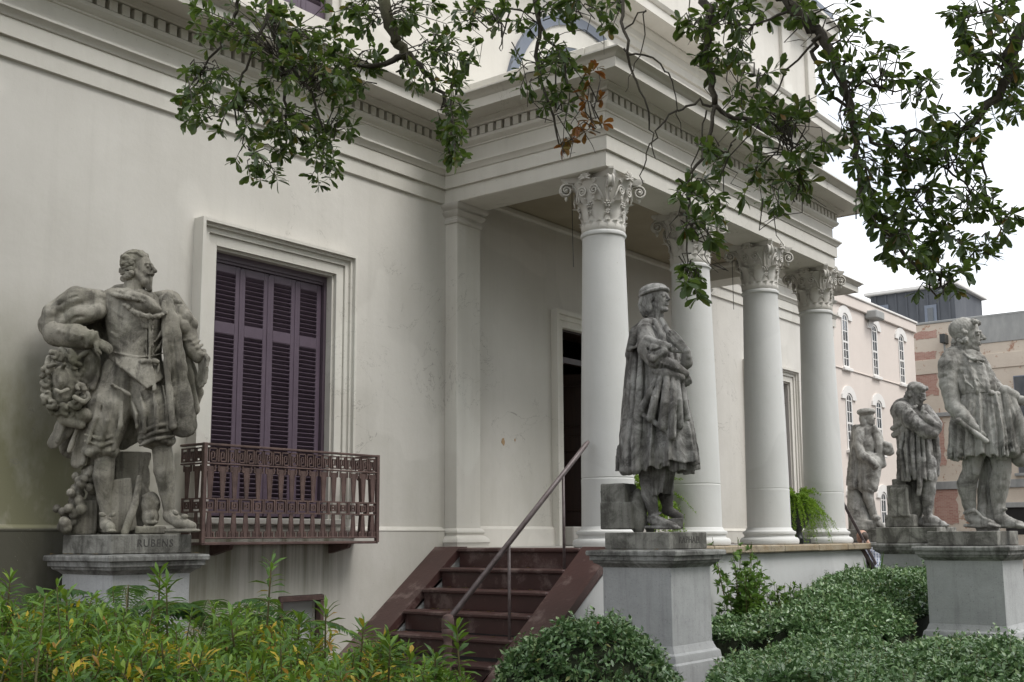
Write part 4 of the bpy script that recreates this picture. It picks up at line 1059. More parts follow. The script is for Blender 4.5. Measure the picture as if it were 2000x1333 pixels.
    for c in ((350, 612, -18), (364, 624, -20), (374, 636, -12), (342, 632, -26), (358, 644, -26)): L.el(c, (13, 11, 15), .005)
    L.chain([(364, 654, -10), (376, 688, -16), (386, 700, -18)], [18, 16, 13], .012); L.el((391, 696, -19), (16, 14, 8), .004, rz=-15)
    for t in (.2, .5, .8): L.chain([(352+24*t, 664+30*t, -26), (366+22*t, 664+26*t, -30), (380+18*t, 656+26*t, -20)], [2.5, 3.5, 2.5], .005)
    L.folds(.005, 570, 8, 30); L.build('sleeve', MT, root)
    # cloak: over the left shoulder, down the back, flaring low on the left
    Cl = Sculpt(px, py, sx, sz, (80, 555, -75), (405, 930, 100), .0105)
    Cl.chain([(296, 580, 14), (322, 580, 2), (342, 594, -10)], [13, 17, 15], .012, ((0, 0, 1), 1.4))
    Cl.chain([(326, 588, -24), (334, 650, -38), (342, 720, -44), (350, 790, -44), (356, 834, -42)], [11, 15, 20, 24, 27], .01, ((.25, 1, 0), 2.8))
    Cl.chain([(318, 596, -30), (322, 680, -46), (330, 780, -54), (336, 838, -54)], [4.5, 5.5, 6, 6.5], .004)
    Cl.chain([(342, 606, -26), (356, 720, -40), (366, 830, -44)], [3, 5, 6], .006); Cl.chain([(333, 610, -36), (342, 720, -52), (350, 830, -54)], [1.5, 3.5, 4], .005, None, True)
    Cl.chain([(346, 610, -10), (364, 720, -10), (378, 800, -8)], [9, 13, 12], .012, ((.6, .8, 0), 2.4))
    Cl.chain([(338, 600, 8), (352, 690, 22), (364, 780, 24), (352, 830, 20)], [18, 22, 24, 18], .02, ((.2, 1, 0), 1.9))
    Cl.chain([(366, 700, 0), (388, 766, 4), (374, 812, 6)], [10, 12, 8], .012, ((.5, 1, 0), 2.2))
    Cl.chain([(240, 590, 42), (240, 700, 52), (230, 820, 54)], [46, 52, 56], .03, ((0, 1, 0), 3))
    Cl.chain([(175, 590, 32), (165, 700, 48), (150, 820, 50), (140, 868, 46)], [26, 34, 34, 26], .02, ((.15, 1, 0), 2.4))
    Cl.chain([(152, 776, 22), (124, 838, 16), (104, 864, 14)], [20, 20, 13], .01, ((.5, 1, 0), 2.3)); Cl.chain([(178, 796, 12), (162, 850, 8), (150, 904, 8)], [16, 18, 12], .01, ((.6, 1, 0), 2)); Cl.chain([(198, 826, 22), (190, 880, 22), (178, 912, 22)], [18, 18, 10], .01)
    for a, b in (((150, 784, 0), (112, 862, -4)), ((168, 796, -6), (136, 882, -8)), ((186, 826, 0), (162, 906, -4))): Cl.rc(a, b, 4, 5, .004)
    Cl.folds(.010, 540, 5, 26); Cl.rough(.003, 18, 5); Cl.build('cloak', MT, root)
    # grotesque lion mask shield under the arm
    K = Sculpt(px, py, sx, sz, (85, 672, -75), (205, 850, 70), .0092)
    K.el((160, 740, 4), (34, 34, 58), .02, rz=8); K.el((128, 750, -4), (30, 40, 62), .02, rz=-8)
    K.el((178, 720, -14), (20, 24, 38), .012); K.el((170, 722, -42), (11, 12, 18), .006, True); K.chain([(160, 700, -36), (176, 690, -34), (190, 708, -26), (190, 740, -26), (182, 762, -28)], [5, 5, 5, 5, 5], .004)
    K.el((122, 744, -38), (17, 15, 24), .008); K.el((120, 752, -50), (5, 6, 11), .006)
    for q in (-9, 9): K.el((120+q, 732, -54), (5, 6, 4), .003, True); K.chain([(112+q*1.6, 724, -50), (120+q, 720, -54)], [4.5, 4], .004)
    K.el((134, 774, -46), (11, 12, 14), .005, True); K.chain([(112, 768, -50), (122, 774, -56), (134, 768, -52)], [4, 4, 4], .004)
    for i in range(30):
        a0 = i/30*6.28; rr = 30+8*rg.rand(); c0 = (126+rr*.95*math.cos(a0), 752+rr*1.55*math.sin(a0), -26-rg.rand()*16); sg = 1 if rg.rand() > .5 else -1
        K.chain([(c0[0]+9*math.cos(a0+sg*t*.9)*(1-.12*t), c0[1]+9*math.sin(a0+sg*t*.9)*(1-.12*t), c0[2]-1.2*t) for t in range(6)], [5.5, 5.2, 4.8, 4.2, 3.6, 3], .003)
    K.el((166, 815, -20), (22, 18, 15), .012); K.chain([(110, 790, -20), (128, 822, -20), (160, 832, -24)], [10, 12, 9], .008)
    K.chain([(148, 782, -50), (166, 792, -50), (176, 784, -48), (172, 774, -46)], [5, 5, 4, 4], .004)
    K.rough(.002, 30, 8); K.build('lion_mask_shield', MT, root)
    # rock, garland, leaning palette slab and satyr mask between the feet
    G = Sculpt(px, py, sx, sz, (108, 870, -60), (320, py+2, 70), .0098)
    G.el((232, 985, 40), (66, 24, 66), .02); G.box((165, 1010, 34), (24, 20, 34), .01, 3)
    G.chain([(272, 934, -6), (264, 985, -12), (244, 1040, -18)], [6, 7, 8], .004, ((0, 1, 0), 1.5)); G.box((236, 988, 4), (26, 10, 52), .006, 3, 8)
    for i in range(46):
        t = rg.rand(); G.el((172-44*t+rg.randn()*10, 915+118*t, 8+rg.randn()*12), (8+rg.rand()*3,)*3, .002)
    G.el((294, 985, 0), (20, 20, 24), .008); G.el((294, 1010, -4), (17, 18, 20), .008)
    for q in (-7, 8): G.el((296+q, 1000, -22), (5, 5, 4), .003, True)
    G.el((297, 1008, -22), (4, 6, 7), .004); G.rc((288, 1021, -20), (306, 1021, -20), 3, 3, .003)
    for i in range(14): G.el((280+rg.rand()*28, 970+rg.rand()*14, -14+rg.rand()*8), (6, 6, 5), .002)
    G.box((294, 1036, -2), (30, 22, 7), .004, 1.5); G.loft([(880, 250, 40, 40, 14), (940, 250, 34, 38, 14), (960, 252, 26, 36, 12)], 7, (3, 6), 5, 5)
    G.folds(.010, 930, 9, 24); G.build('support_rock', MT, root)
make_doublet_man()
# ---------------------------------------------------------------- 2. the robed young man with a cap (centre)
def make_robed_youth():
    x, y = 8.25, 4.95
    pedestal(x, y, 'tall grey stone pedestal in front of the portico corner, between two hedges')
    root, px, py, sx, sz = statue(x, y, 'dark weathered statue of a robed youth in a cap, hands at his chest')
    plinth(root, 'RAPHAEL', .305); MT = M['st_rap']
    S = Sculpt(px, py, sx, sz, (1190, 600, -90), (1378, py+2, 85), .0100)
    S.chain([(1268, 900, -8), (1268, 966, -8), (1277, 1006, -6)], [17, 16, 9.5], .012)
    S.chain([(1274, 1014, -4), (1290, 1020, -14), (1318, 1028, -24)], [11, 9.5, 6], .01); S.chain([(1264, 1030, -2), (1290, 1031, -14), (1322, 1032, -26)], [8, 8.5, 7], .004, ((0, 0, 1), 2.4))
    for i in range(4): S.rc((1312+i*1.5, 1027, -30+i*4), (1323+i*1.5, 1031, -33+i*4), 3, 2.6, .002)
    S.chain([(1275, 1008, -17), (1290, 1016, -23), (1298, 1026, -23)], [2.5, 2.5, 2.5], .003); S.chain([(1268, 1012, -12), (1282, 1008, -18), (1290, 1002, -10)], [2.5, 2.5, 2.5], .003)
    S.chain([(1300, 900, 22), (1301, 968, 24), (1304, 990, 22)], [17, 15, 10.5], .012)
    S.chain([(1303, 996, 24), (1316, 1003, 14), (1330, 1009, 6)], [11, 9, 6], .01); S.box((1320, 1023, 12), (14, 20, 10), .004, 1)
    S.hand((1334, 738, -54), (1346, 764, -42), (-.3, .9, 0), 1, curl=.5, r=3.4)
    S.hand((1338, 694, -48), (1306, 658, -62), (-.2, .9, -.1), -1, curl=.12, r=3.3)
    S.chain([(1278, 900, 2), (1278, 660, 4)], [24, 26], .02)
    S.build('figure', MT, root)
    T_ = S.clone(); T_.loft([(880, 1285, 46, 4, 40), (930, 1284, 34, 3, 34), (968, 1283, 25, 2, 30)], 9, (2, 5), 3, 3, 12); T_.build('tunic', MT, root)
    Rb = S.clone()
    Rb.loft([(640, 1272, 30, 4, 28), (665, 1276, 42, 4, 42), (700, 1281, 46, 2, 46), (740, 1284, 50, 0, 48), (780, 1285, 54, 0, 52), (840, 1285, 63, 0, 59), (890, 1285, 72, 1, 66), (922, 1285, 74, 1, 67)], 15, (2, 11), 11, 5, 24)
    Rb.loft([(760, 1306, 32, -16, 36), (840, 1312, 42, -22, 44), (908, 1316, 48, -26, 46)], 10, (2, 8), 23, 3, 16, .004)
    Rb.folds(.008, 690, 12, 30); Rb.rough(.002, 30, 2); Rb.build('robe', MT, root)
    Cp = S.clone()      # cape over the shoulders and down the back
    Cp.chain([(1266, 628, 14), (1246, 650, 18), (1234, 690, 22)], [14, 18, 14], .012); Cp.chain([(1280, 626, -6), (1260, 636, -22), (1242, 662, -30), (1233, 684, -26)], [7, 10, 10, 8], .008)
    Cp.chain([(1236, 672, 24), (1230, 760, 26), (1225, 850, 22), (1224, 908, 18)], [14, 17, 19, 18], .02, ((.7, .7, 0), 1.6))
    for x0, x1, d, r in ((1242, 1230, -20, 8), (1236, 1221, 0, 8), (1254, 1243, -40, 7.5)):
        Cp.chain([(x0, 676, d+4), ((x0+x1)/2, 780, d-10), (x1, 870, d-16), (x1, 920, d-16)], [r*.6, r, r*1.35, r*1.35], .006)
    for x0, x1, d in ((1243, 1232, -40), (1231, 1219, -20)): Cp.chain([(x0, 690, d), ((x0+x1)/2, 800, d-10), (x1, 920, d-16)], [1.2, 3.4, 4.5], .004, None, True)
    Cp.chain([(1292, 630, -32), (1306, 660, -50), (1312, 692, -56)], [5, 6.5, 6], .004, ((0, 1, 0), 1.8)); Cp.chain([(1278, 632, -38), (1292, 664, -56), (1300, 686, -60)], [4, 5.5, 5], .004)
    Cp.chain([(1226, 688, -24), (1244, 684, -44), (1256, 664, -46)], [3, 3, 3], .004)
    Cp.folds(.009, 630, 4, 28); Cp.build('cape', MT, root)
    L = S.clone()       # near sleeve: full above, tight below
    L.chain([(1262, 654, -32), (1268, 690, -52), (1281, 712, -62)], [18, 22, 19], .012)
    L.chain([(1264, 672, -66), (1288, 684, -74), (1304, 688, -66)], [6, 8, 7], .005); L.chain([(1260, 690, -66), (1274, 714, -80), (1298, 700, -76)], [5, 7, 5], .005); L.el((1283, 698, -66), (22, 18, 20), .008)
    L.chain([(1262, 680, -62), (1270, 702, -80), (1290, 694, -82)], [2.5, 3.5, 2.5], .005, None, True)
    L.folds(.008, 640, 6, 40); L.build('sleeve', MT, root)
    L = S.clone()
    L.chain([(1284, 714, -62), (1312, 724, -64), (1336, 738, -55)], [14.5, 12.5, 9], .01)
    for t in (.1, .24, .38, .52, .66, .8): L.chain([(1290+46*t, 704+15*t, -70+8*t), (1286+46*t, 720+14*t, -79+8*t), (1284+46*t, 732+13*t, -68+8*t)], [1.8, 2.8, 1.8], .003)
    L.chain([(1320, 728, -20), (1340, 714, -36), (1339, 694, -48)], [12, 12, 9], .012); L.el((1341, 703, -42), (10, 12, 8), .006, rz=-30)
    L.build('sleeve', MT, root)
    G = S.clone()       # gathered drapery hanging from the forearm
    G.chain([(1280, 732, -58), (1300, 738, -68), (1328, 746, -60)], [9, 10, 9], .006)
    for a, b, c, r in (((1284, 736, -60), (1268, 780, -64), (1250, 812, -56), 7.5), ((1292, 738, -66), (1280, 786, -74), (1271, 824, -68), 8), ((1302, 740, -70), (1298, 796, -80), (1294, 840, -74), 9), ((1313, 742, -66), (1313, 800, -80), (1311, 858, -74), 8), ((1322, 744, -62), (1324, 790, -72), (1326, 838, -62), 7.5), ((1330, 746, -54), (1335, 790, -58), (1340, 822, -50), 7)):
        G.chain([a, b, c], [r*.55, r*.95, r*1.05], .005)
    for a, b, c in (((1288, 742, -70), (1274, 790, -80), (1260, 818, -74)), ((1298, 744, -76), (1289, 800, -88), (1282, 834, -82)), ((1308, 744, -76), (1306, 800, -90), (1302, 848, -84)), ((1318, 746, -72), (1319, 800, -86), (1319, 850, -78))): G.chain([a, b, c], [1.5, 3, 3.5], .004, None, True)
    G.chain([(1250, 812, -54), (1276, 830, -66), (1298, 848, -72), (1314, 864, -70)], [4, 5, 5, 4], .004)
    G.folds(.006, 740, 14, 40); G.build('drapery', MT, root)
    N = Sculpt(px, py, sx, sz, (1240, 548, -52), (1318, 652, 52), .0054); N.ks = .8
    N.chain([(1274, 652, 2), (1281, 612, 0)], [19, 15], .02); Q, u, fr = N.head((1284, 584, 0), 61, 56, 4, 0, 0)
    for q in (-1, 1): N.m_rc(Q(.36, q*.03, .10), Q(.32, q*.20, .09), .03*u, .02*u, .005)
    N.build('head', MT, root)
    K = Sculpt(px, py, sx, sz, (1236, 544, -58), (1322, 640, 58), .0056); K.ks = .5; rg = np.random.RandomState(8)
    for s_ in (-1, 1):
        for a in (-.02, -.10, -.18, -.26, -.34, -.40):
            wv = .03*rg.randn(3); p = [Q(a-.06, s_*(.30-.10*abs(a)), .12), Q(a-.09+wv[0], s_*.32, -.14), Q(a-.10+wv[1], s_*.30, -.36), Q(a-.03+wv[2], s_*.25, -.54)]
            for i in range(3): K.m_rc(p[i], p[i+1], (.045, .06, .065)[i]*u, (.06, .065, .035)[i]*u, .004)
    K.m_el(Q(-.34, 0, -.2), (.25*u, .12*u, .33*u), .01, fr=fr); K.build('hair', MT, root)
    K = K.clone(); K.m_el(Q(-.14, 0, .30), (.40*u, .50*u, .24*u), .008, fr=fr)
    for i in range(24):
        a0, a1 = [2*math.pi*j/24 for j in (i, i+1)]; g_ = lambda a: Q(-.12+.50*math.cos(a), .385*math.sin(a), .21+.05*math.cos(a))
        K.m_rc(g_(a0), g_(a1), .055*u, .055*u, .006)
    K.build('cap', MT, root)
    G = Sculpt(px, py, sx, sz, (1175, 935, -40), (1275, py+2, 60), .0105)
    G.box((1214, 1008, 12), (32, 34, 26), .003, 1.2, 0, -20); G.box((1208, 964, 14), (26, 32, 19), .003, 1.2, 0, -20); G.el((1246, 1000, 6), (18, 26, 46), .02)
    G.rough(.0015, 20, 2); G.build('support_block', M['plinth'], root)
make_robed_youth()
# ---------------------------------------------------------------- 3. the sculptor in a short tunic (right foreground)
def make_tunic_man():
    x, y = 11.78, 3.45
    pedestal(x, y, 'large grey pedestal nearest the right edge, rising above the hedge', 1.12)
    root, px, py, sx, sz = statue(x, y, 'pitted grey statue of a bare-legged man in a short belted tunic')
    plinth(root, None, .33, .36); MT = M['st_phi']
    S = Sculpt(px, py, sx, sz, (1825, 660, -80), (2030, py+2, 85), .0108)
    S.chain([(1904, 850, -8), (1902, 890, -8), (1896, 922, -8), (1888, 948, -4), (1893, 985, 0), (1896, 1004, 0)], [22, 20, 16.5, 18.5, 12.5, 10], .012)
    S.el((1905, 922, -18), (9, 8, 11), .01); S.el((1882, 950, 6), (10, 12, 20), .012)
    S.chain([(1896, 1010, 4), (1912, 1018, -12), (1936, 1025, -26)], [12, 11, 8.5], .01); S.chain([(1890, 1027, 6), (1914, 1028, -12), (1941, 1028, -28)], [9, 10, 8.5], .004, ((0, 0, 1), 2.4))
    for i in range(5): S.rc((1932+i*2, 1025, -34+i*4), (1945+i*2, 1029, -38+i*4), 3.2, 2.8, .002)
    S.chain([(1884, 1003, -4), (1900, 998, -17), (1912, 1004, -12)], [3.5, 3.5, 3], .003); S.chain([(1906, 998, -18), (1918, 1012, -24), (1932, 1018, -30)], [3, 3, 3], .003); S.el((1902, 998, -18), (6, 5, 5), .003)
    S.chain([(1950, 850, 0), (1954, 890, -4), (1957, 918, -10), (1952, 945, -4), (1950, 985, 2), (1952, 1002, 0)], [22, 20, 17, 19, 12.5, 10.5], .012)
    S.el((1963, 916, -18), (8, 8, 11), .01)
    S.chain([(1953, 1010, 2), (1970, 1020, -12), (1990, 1026, -24)], [12, 10.5, 8], .01); S.chain([(1948, 1028, 4), (1972, 1028, -12), (1995, 1029, -26)], [9, 10, 8], .004, ((0, 0, 1), 2.4))
    for i in range(5): S.rc((1986+i*1.5, 1026, -32+i*4), (1999+i*1.5, 1030, -36+i*4), 3, 2.6, .002)
    S.rc((1946, 1000, 6), (1964, 995, -11), 3, 3, .003)
    # arms
    S.chain([(1858, 704, -12), (1854, 752, -20), (1862, 796, -28)], [20, 19, 15.5], .015); S.el((1856, 740, -24), (15, 14, 26), .015)
    S.chain([(1862, 796, -28), (1882, 818, -40), (1902, 840, -46)], [15.5, 14.5, 10], .012); S.el((1874, 808, -40), (13, 12, 14), .012)
    S.hand((1902, 840, -46), (1924, 868, -46), (.2, .9, 0), 1, curl=.8, r=4)
    S.chain([(1922, 724, 18), (1940, 752, 16), (1958, 774, 4)], [15, 15, 13], .015); S.chain([(1958, 776, 0), (1984, 784, -14), (2006, 786, -24)], [13, 11, 8.5], .01); S.hand((2004, 786, -24), (2026, 778, -36), (0, .2, 1), 1, curl=.4, r=3.4)
    S.chain([(1892, 700, 6), (1905, 860, 0)], [26, 28], .02)
    S.rough(.004, 40, 21); S.build('figure', MT, root)
    K = S.clone(); K.chain([(1874, 827, -50), (1926, 866, -54)], [5, 5], .003); K.el((1873, 827, -50), (8, 7, 7), .003); K.build('mallet', MT, root)
    D = S.clone()       # bodice bloused over the girdle, short sleeve
    D.loft([(688, 1884, 24, 6, 22), (700, 1886, 40, 6, 30), (718, 1890, 46, 4, 34), (740, 1899, 44, 0, 36), (758, 1905, 43, -3, 37), (768, 1906, 40, -4, 35), (776, 1907, 34, -4, 30)], 9, (1, 5), 17, 2, 0)
    D.chain([(1864, 698, -6), (1856, 716, -14), (1853, 736, -18)], [22, 23, 19], .01)
    for a, b in (((1890, 706, -30), (1920, 760, -42)), ((1878, 730, -36), (1902, 764, -44))): D.chain([a, ((a[0]+b[0])/2-3, (a[1]+b[1])/2+4, a[2]-4), b], [1, 2.2, 1.6], .012)
    D.chain([(1880, 690, -18), (1896, 706, -32), (1920, 708, -26)], [3, 3, 3], .004)
    D.folds(.008, 690, 21, 36); D.rough(.004, 44, 2); D.build('bodice', MT, root)
    G = S.clone(); G.loft([(764, 1906, 38, -4, 34), (772, 1906, 39, -4, 35)], k=.004); G.el((1947, 774, -28), (8, 8, 7), .004); G.el((1936, 772, -36), (7, 7, 6), .004); G.chain([(1944, 780, -32), (1942, 812, -38)], [4, 4.5], .004); G.build('girdle', MT, root)
    K = S.clone(); K.loft([(770, 1906, 36, -4, 33), (800, 1906, 46, -3, 40), (850, 1908, 52, -2, 44), (896, 1910, 57, -2, 48)], 15, (2, 10), 31, 4, 24)
    K.loft([(772, 1938, 22, -8, 30), (830, 1946, 30, -12, 36), (892, 1952, 36, -14, 38)], 9, (2, 8), 37, 4, 18, .004); K.folds(.007, 770, 5, 34); K.rough(.003, 40, 3); K.build('tunic_skirt', MT, root)
    C = S.clone()       # cloak over the far arm
    C.chain([(1950, 772, -8), (1962, 768, -20), (1980, 776, -20)], [10, 13, 11], .008)
    for a, b, c, r in (((1952, 778, -18), (1956, 820, -28), (1957, 892, -22), 9), ((1964, 774, -26), (1974, 820, -34), (1978, 884, -26), 11), ((1974, 776, -24), (1989, 824, -30), (1999, 874, -22), 10), ((1970, 784, 4), (1986, 836, 6), (1992, 896, 4), 14)): C.chain([a, b, c], [r*.7, r, r*1.15], .006)
    for a, b in (((1958, 784, -34), (1967, 884, -38)), ((1970, 784, -40), (1988, 872, -38))): C.chain([a, ((a[0]+b[0])/2, 825, -44), b], [2, 4, 4], .004, None, True)
    C.chain([(1966, 886, -12), (1990, 880, -16), (2005, 868, -12)], [6, 7, 6], .006); C.folds(.008, 780, 6, 30); C.build('cloak', MT, root)
    N = Sculpt(px, py, sx, sz, (1846, 610, -52), (1930, 712, 52), .0064); N.ks = .8
    N.chain([(1878, 706, 6), (1885, 672, 2)], [21, 18], .02); Q, u, fr = N.head((1889, 656, 0), 68, 80, -3)
    N.m_rc(Q(.355, 0, .07), Q(.48, 0, -.11), .034*u, .048*u, .01)
    for q in (-1, 1): N.m_rc(Q(.37, q*.03, .10), Q(.32, q*.20, .09), .035*u, .025*u, .005)
    N.rough(.002, 50, 5); N.build('head', MT, root)
    K = N.clone(); K.ks = .5; rg = np.random.RandomState(6); K.m_el(Q(-.11, 0, .20), (.345*u, .42*u, .34*u), .01, fr=fr)
    for i in range(60):
        a_, b_, c_ = [(-.40+.1*rg.rand(), (rg.rand()-.5)*.5, -.05-.3*rg.rand()), (.02+.28*rg.rand(), (rg.rand()-.5)*.5, .42-.1*rg.rand()), (-.25+.3*rg.rand(), (1 if rg.rand() > .5 else -1)*.33, .15-.4*rg.rand())][i % 3]
        K.m_el(Q(a_, b_, c_), np.full(3, .065*u)*(.7+.6*rg.rand(3)), .003)
    K.rough(.003, 60, 7); K.build('hair', MT, root)
    G = Sculpt(px, py, sx, sz, (1900, 890, -30), (1960, py+2, 60), .0110)
    G.chain([(1930, 880, 22), (1926, 960, 22), (1930, 1030, 22)], [13, 15, 22], .02); G.chain([(1920, 950, 8), (1918, 1030, 4)], [6, 12], .02); G.folds(.010, 900, 4, 26); G.build('support_stump', MT, root)
make_tunic_man()
# ---------------------------------------------------------------- 4. the brooding bearded man with folded arms
def make_brooding_man():
    x, y = 15.45, 5.25
    pedestal(x, y, 'stone pedestal behind the right foreground statue, beside the far stairs', 1.15)
    root, px, py, sx, sz = statue(x, y, 'stone statue of a stooping bearded man with folded arms and long drapery', 1.725)
    plinth(root, None, .40, .40, .204)
    dx = px-1790
    S = Sculpt(1790, 1030, sx, sz, (1725, 735, -60), (1858, 1032, 60), .0122)
    S.chain([(1814, 905, -8), (1815, 934, -10), (1812, 962, -6), (1812, 1004, -2)], [15, 14, 13, 8.5], .014)
    S.chain([(1812, 1012, 0), (1826, 1018, -10), (1842, 1025, -18)], [9.5, 8.5, 6], .012); S.chain([(1806, 1026, 2), (1826, 1026, -10), (1846, 1027, -20)], [7, 8, 7], .006, ((0, 0, 1), 2))
    S.chain([(1782, 940, 14), (1786, 1000, 16)], [14, 12], .02); S.chain([(1786, 1014, 14), (1800, 1022, 4)], [10, 8], .012)
    for t in range(5): S.chain([(1804, 924+t*4, -16), (1815, 922+t*4, -24), (1826, 925+t*4, -16)], [2, 2.5, 2], .006)
    S.el((1776, 832, 2), (32, 28, 44), .03); S.el((1768, 802, 6), (30, 27, 26), .03); S.el((1790, 880, -2), (30, 26, 40), .03)
    S.skirt((1784, 840, 0), (1790, 940, -4), (32, 30), (34, 30), 11, (1.5, 5), .02, 1, 41, 3, 12)
    for i, (a, b, c) in enumerate((((1766, 836, -26), (1758, 880, -28), (1768, 938, -26)), ((1774, 832, -30), (1770, 880, -33), (1776, 938, -30)), ((1784, 836, -33), (1782, 880, -36), (1786, 936, -33)), ((1792, 846, -34), (1794, 890, -36), (1796, 950, -32)), ((1802, 856, -30), (1804, 900, -33), (1794, 966, -28)))):
        S.chain([a, b, c], [3, 4, 4.5], .010); S.chain([(q[0]+5, q[1]+4, q[2]-4) for q in (a, b, c)], [1, 2.4, 2.6], .008, None, True)
    S.chain([(1747, 850, -4), (1764, 842, -24), (1780, 822, -30)], [6, 7, 6], .012); S.chain([(1744, 838, -8), (1760, 828, -26), (1774, 812, -30)], [5, 6, 5], .012)
    S.chain([(1824, 846, 14), (1828, 890, 16), (1826, 925, 14)], [8, 10, 8], .012)
    S.chain([(1756, 812, -20), (1784, 800, -28), (1790, 796, -24)], [3, 3.5, 3], .008)
    # arms
    S.chain([(1762, 802, -20), (1780, 826, -32), (1812, 848, -38)], [17, 16.5, 13.5], .016)
    for t in (.2, .4, .6, .8): S.chain([(1762+48*t, 790+46*t, -38-8*t), (1754+48*t, 806+46*t, -38-8*t)], [2.4, 2.4], .008)
    S.chain([(1820, 848, -34), (1826, 840, -30), (1812, 822, -40)], [13, 12, 8.5], .012)
    S.chain([(1806, 802, 2), (1826, 830, -8), (1824, 838, -24)], [14, 13, 11], .014)
    S.hand((1818, 830, -40), (1798, 806, -40), (-.1, .9, 0), -1, curl=.45, r=3)
    S.rc((1801, 808, -40), (1803, 798, -40), 2.6, 2.4, .004)
    # head bowed to the right
    S.chain([(1778, 796, 2), (1788, 776, -2)], [15, 14], .018)
    Q, u, fr = S.head((1792, 770, -6), 43, 62, -24, 1.0, 1)
    S.m_el(Q(-.12, 0, .20), (.36*u, .44*u, .34*u), .012, fr=fr)
    S.curls(Q, u, [(-.40, s_*.12, z) for s_ in (-1, 1) for z in (.1, -.1, -.28)]+[(-.18, s_*.33, z) for s_ in (-1, 1) for z in (.2, .0, -.18)]+[(.25, s_*.12, .34) for s_ in (-1, 1)]+[(.1, s_*.26, .36) for s_ in (-1, 1)], .12, 7)
    S.folds(.012, 800, 31, 26); S.rough(.004, 26, 31)
    f = S.build('figure', M['st_rap'], root); f.location = (-dx*sx*0, 0, 0)
    G = Sculpt(1790, 1030, sx, sz, (1730, 905, -50), (1800, 1032, 60), .0125)
    G.box((1762, 978, 8), (22, 30, 30), .004, 2, 0, -16); G.box((1766, 1018, 10), (30, 32, 12), .004, 2, 0, -16)
    G.box((1758, 982, -24), (18, 4, 28), .006, 2, 0, -16); G.box((1756, 944, 2), (14, 18, 7), .006, 2); G.chain([(1758, 914, 0), (1758, 942, 0)], [6, 4.5], .006)
    G.el((1788, 985, 14), (18, 22, 34), .02)
    G.rough(.003, 18, 2); G.build('support_block', M['plinth'], root)
make_brooding_man()
# ---------------------------------------------------------------- 5. the small caped man with a beret (farthest)
def make_beret_man():
    x, y = 18.72, 7.14
    pedestal(x, y, 'farthest stone pedestal, by the right end of the portico', 1.1)
    root, px, py, sx, sz = statue(x, y, 'farthest statue, a caped man in a flat beret holding a cloth', 1.725)
    plinth(root, None, .36, .36, .204)
    S = Sculpt(1700, 1034, sx, sz, (1645, 788, -45), (1756, 1036, 50), .0140)
    S.chain([(1696, 950, -8), (1697, 975, -8), (1708, 1012, -6)], [10, 9, 6.5], .014); S.chain([(1708, 1016, -6), (1717, 1024, -14), (1724, 1029, -18)], [7, 6.5, 5], .01); S.el((1712, 1013, -14), (8, 6, 6), .008)
    S.chain([(1690, 950, 10), (1692, 1010, 12)], [10, 7], .014)
    S.chain([(1690, 905, -2), (1690, 950, -6)], [18, 15], .02); S.chain([(1706, 905, -8), (1702, 950, -10)], [17, 13], .02)
    for j in range(7): S.el((1688+j*3.5, 958+2*math.sin(j*2), -14+4*math.cos(j)), (5, 5, 5), .008)
    S.el((1694, 868, 0), (20, 18, 26), .02); S.el((1694, 844, 2), (21, 17, 17), .02); S.el((1696, 896, -4), (20, 18, 14), .02)
    S.chain([(1680, 888, -14), (1697, 892, -20), (1713, 888, -14)], [2.2, 2.6, 2.2], .006)
    # cape
    S.skirt((1682, 830, 8), (1680, 948, 10), (17, 17), (24, 22), 8, (1, 4), .02, .8, 51, 3, 6)
    S.chain([(1678, 840, -8), (1670, 890, -10), (1666, 950, -6)], [6, 8, 9], .012)
    S.chain([(1708, 836, -12), (1716, 870, -14), (1722, 908, -10)], [5, 7, 8], .012, ((0, 1, 0), 1.8))
    # arms
    S.chain([(1680, 846, -10), (1676, 872, -14), (1684, 892, -20)], [10, 9, 8], .012); S.chain([(1684, 892, -20), (1706, 906, -26)], [9, 6.5], .012); S.hand((1706, 906, -26), (1714, 916, -28), (0, .9, 0), 1, curl=.6, r=2.6)
    S.chain([(1712, 846, 0), (1722, 876, -4), (1734, 884, -12)], [9, 9, 7], .012); S.el((1736, 882, -12), (9, 7, 9), .01); S.chain([(1728, 868, -10), (1736, 872, -14), (1742, 884, -12)], [5, 6, 4], .008)
    # head, beret
    S.chain([(1692, 836, 0), (1695, 818, 0)], [9, 8.5], .012)
    Q, u, fr = S.head((1696, 816, -2), 33, 60, 2, .4, 1)
    S.m_el(Q(-.10, 0, .34), (.56*u, .56*u, .25*u), .012, fr=fr); S.m_el(Q(-.26, 0, -.05), (.40*u, .28*u, .45*u), .015, fr=fr); S.m_el(Q(-.2, -.3, -.3), (.14*u, .2*u, .3*u), .012, fr=fr)
    S.folds(.012, 835, 33, 24); S.rough(.004, 24, 33)
    S.build('figure', M['st_phi'], root)
    G = Sculpt(1700, 1034, sx, sz, (1648, 935, -30), (1720, 1036, 45), .0140)
    G.chain([(1668, 955, 8), (1674, 990, 6), (1682, 1030, 4)], [13, 19, 24], .02); G.box((1690, 1026, 2), (26, 20, 9), .01, 3); G.el((1690, 965, -8), (6, 8, 16), .01)
    G.rough(.006, 16, 2); G.build('support_rock', M['st_phi'], root)
make_beret_man()
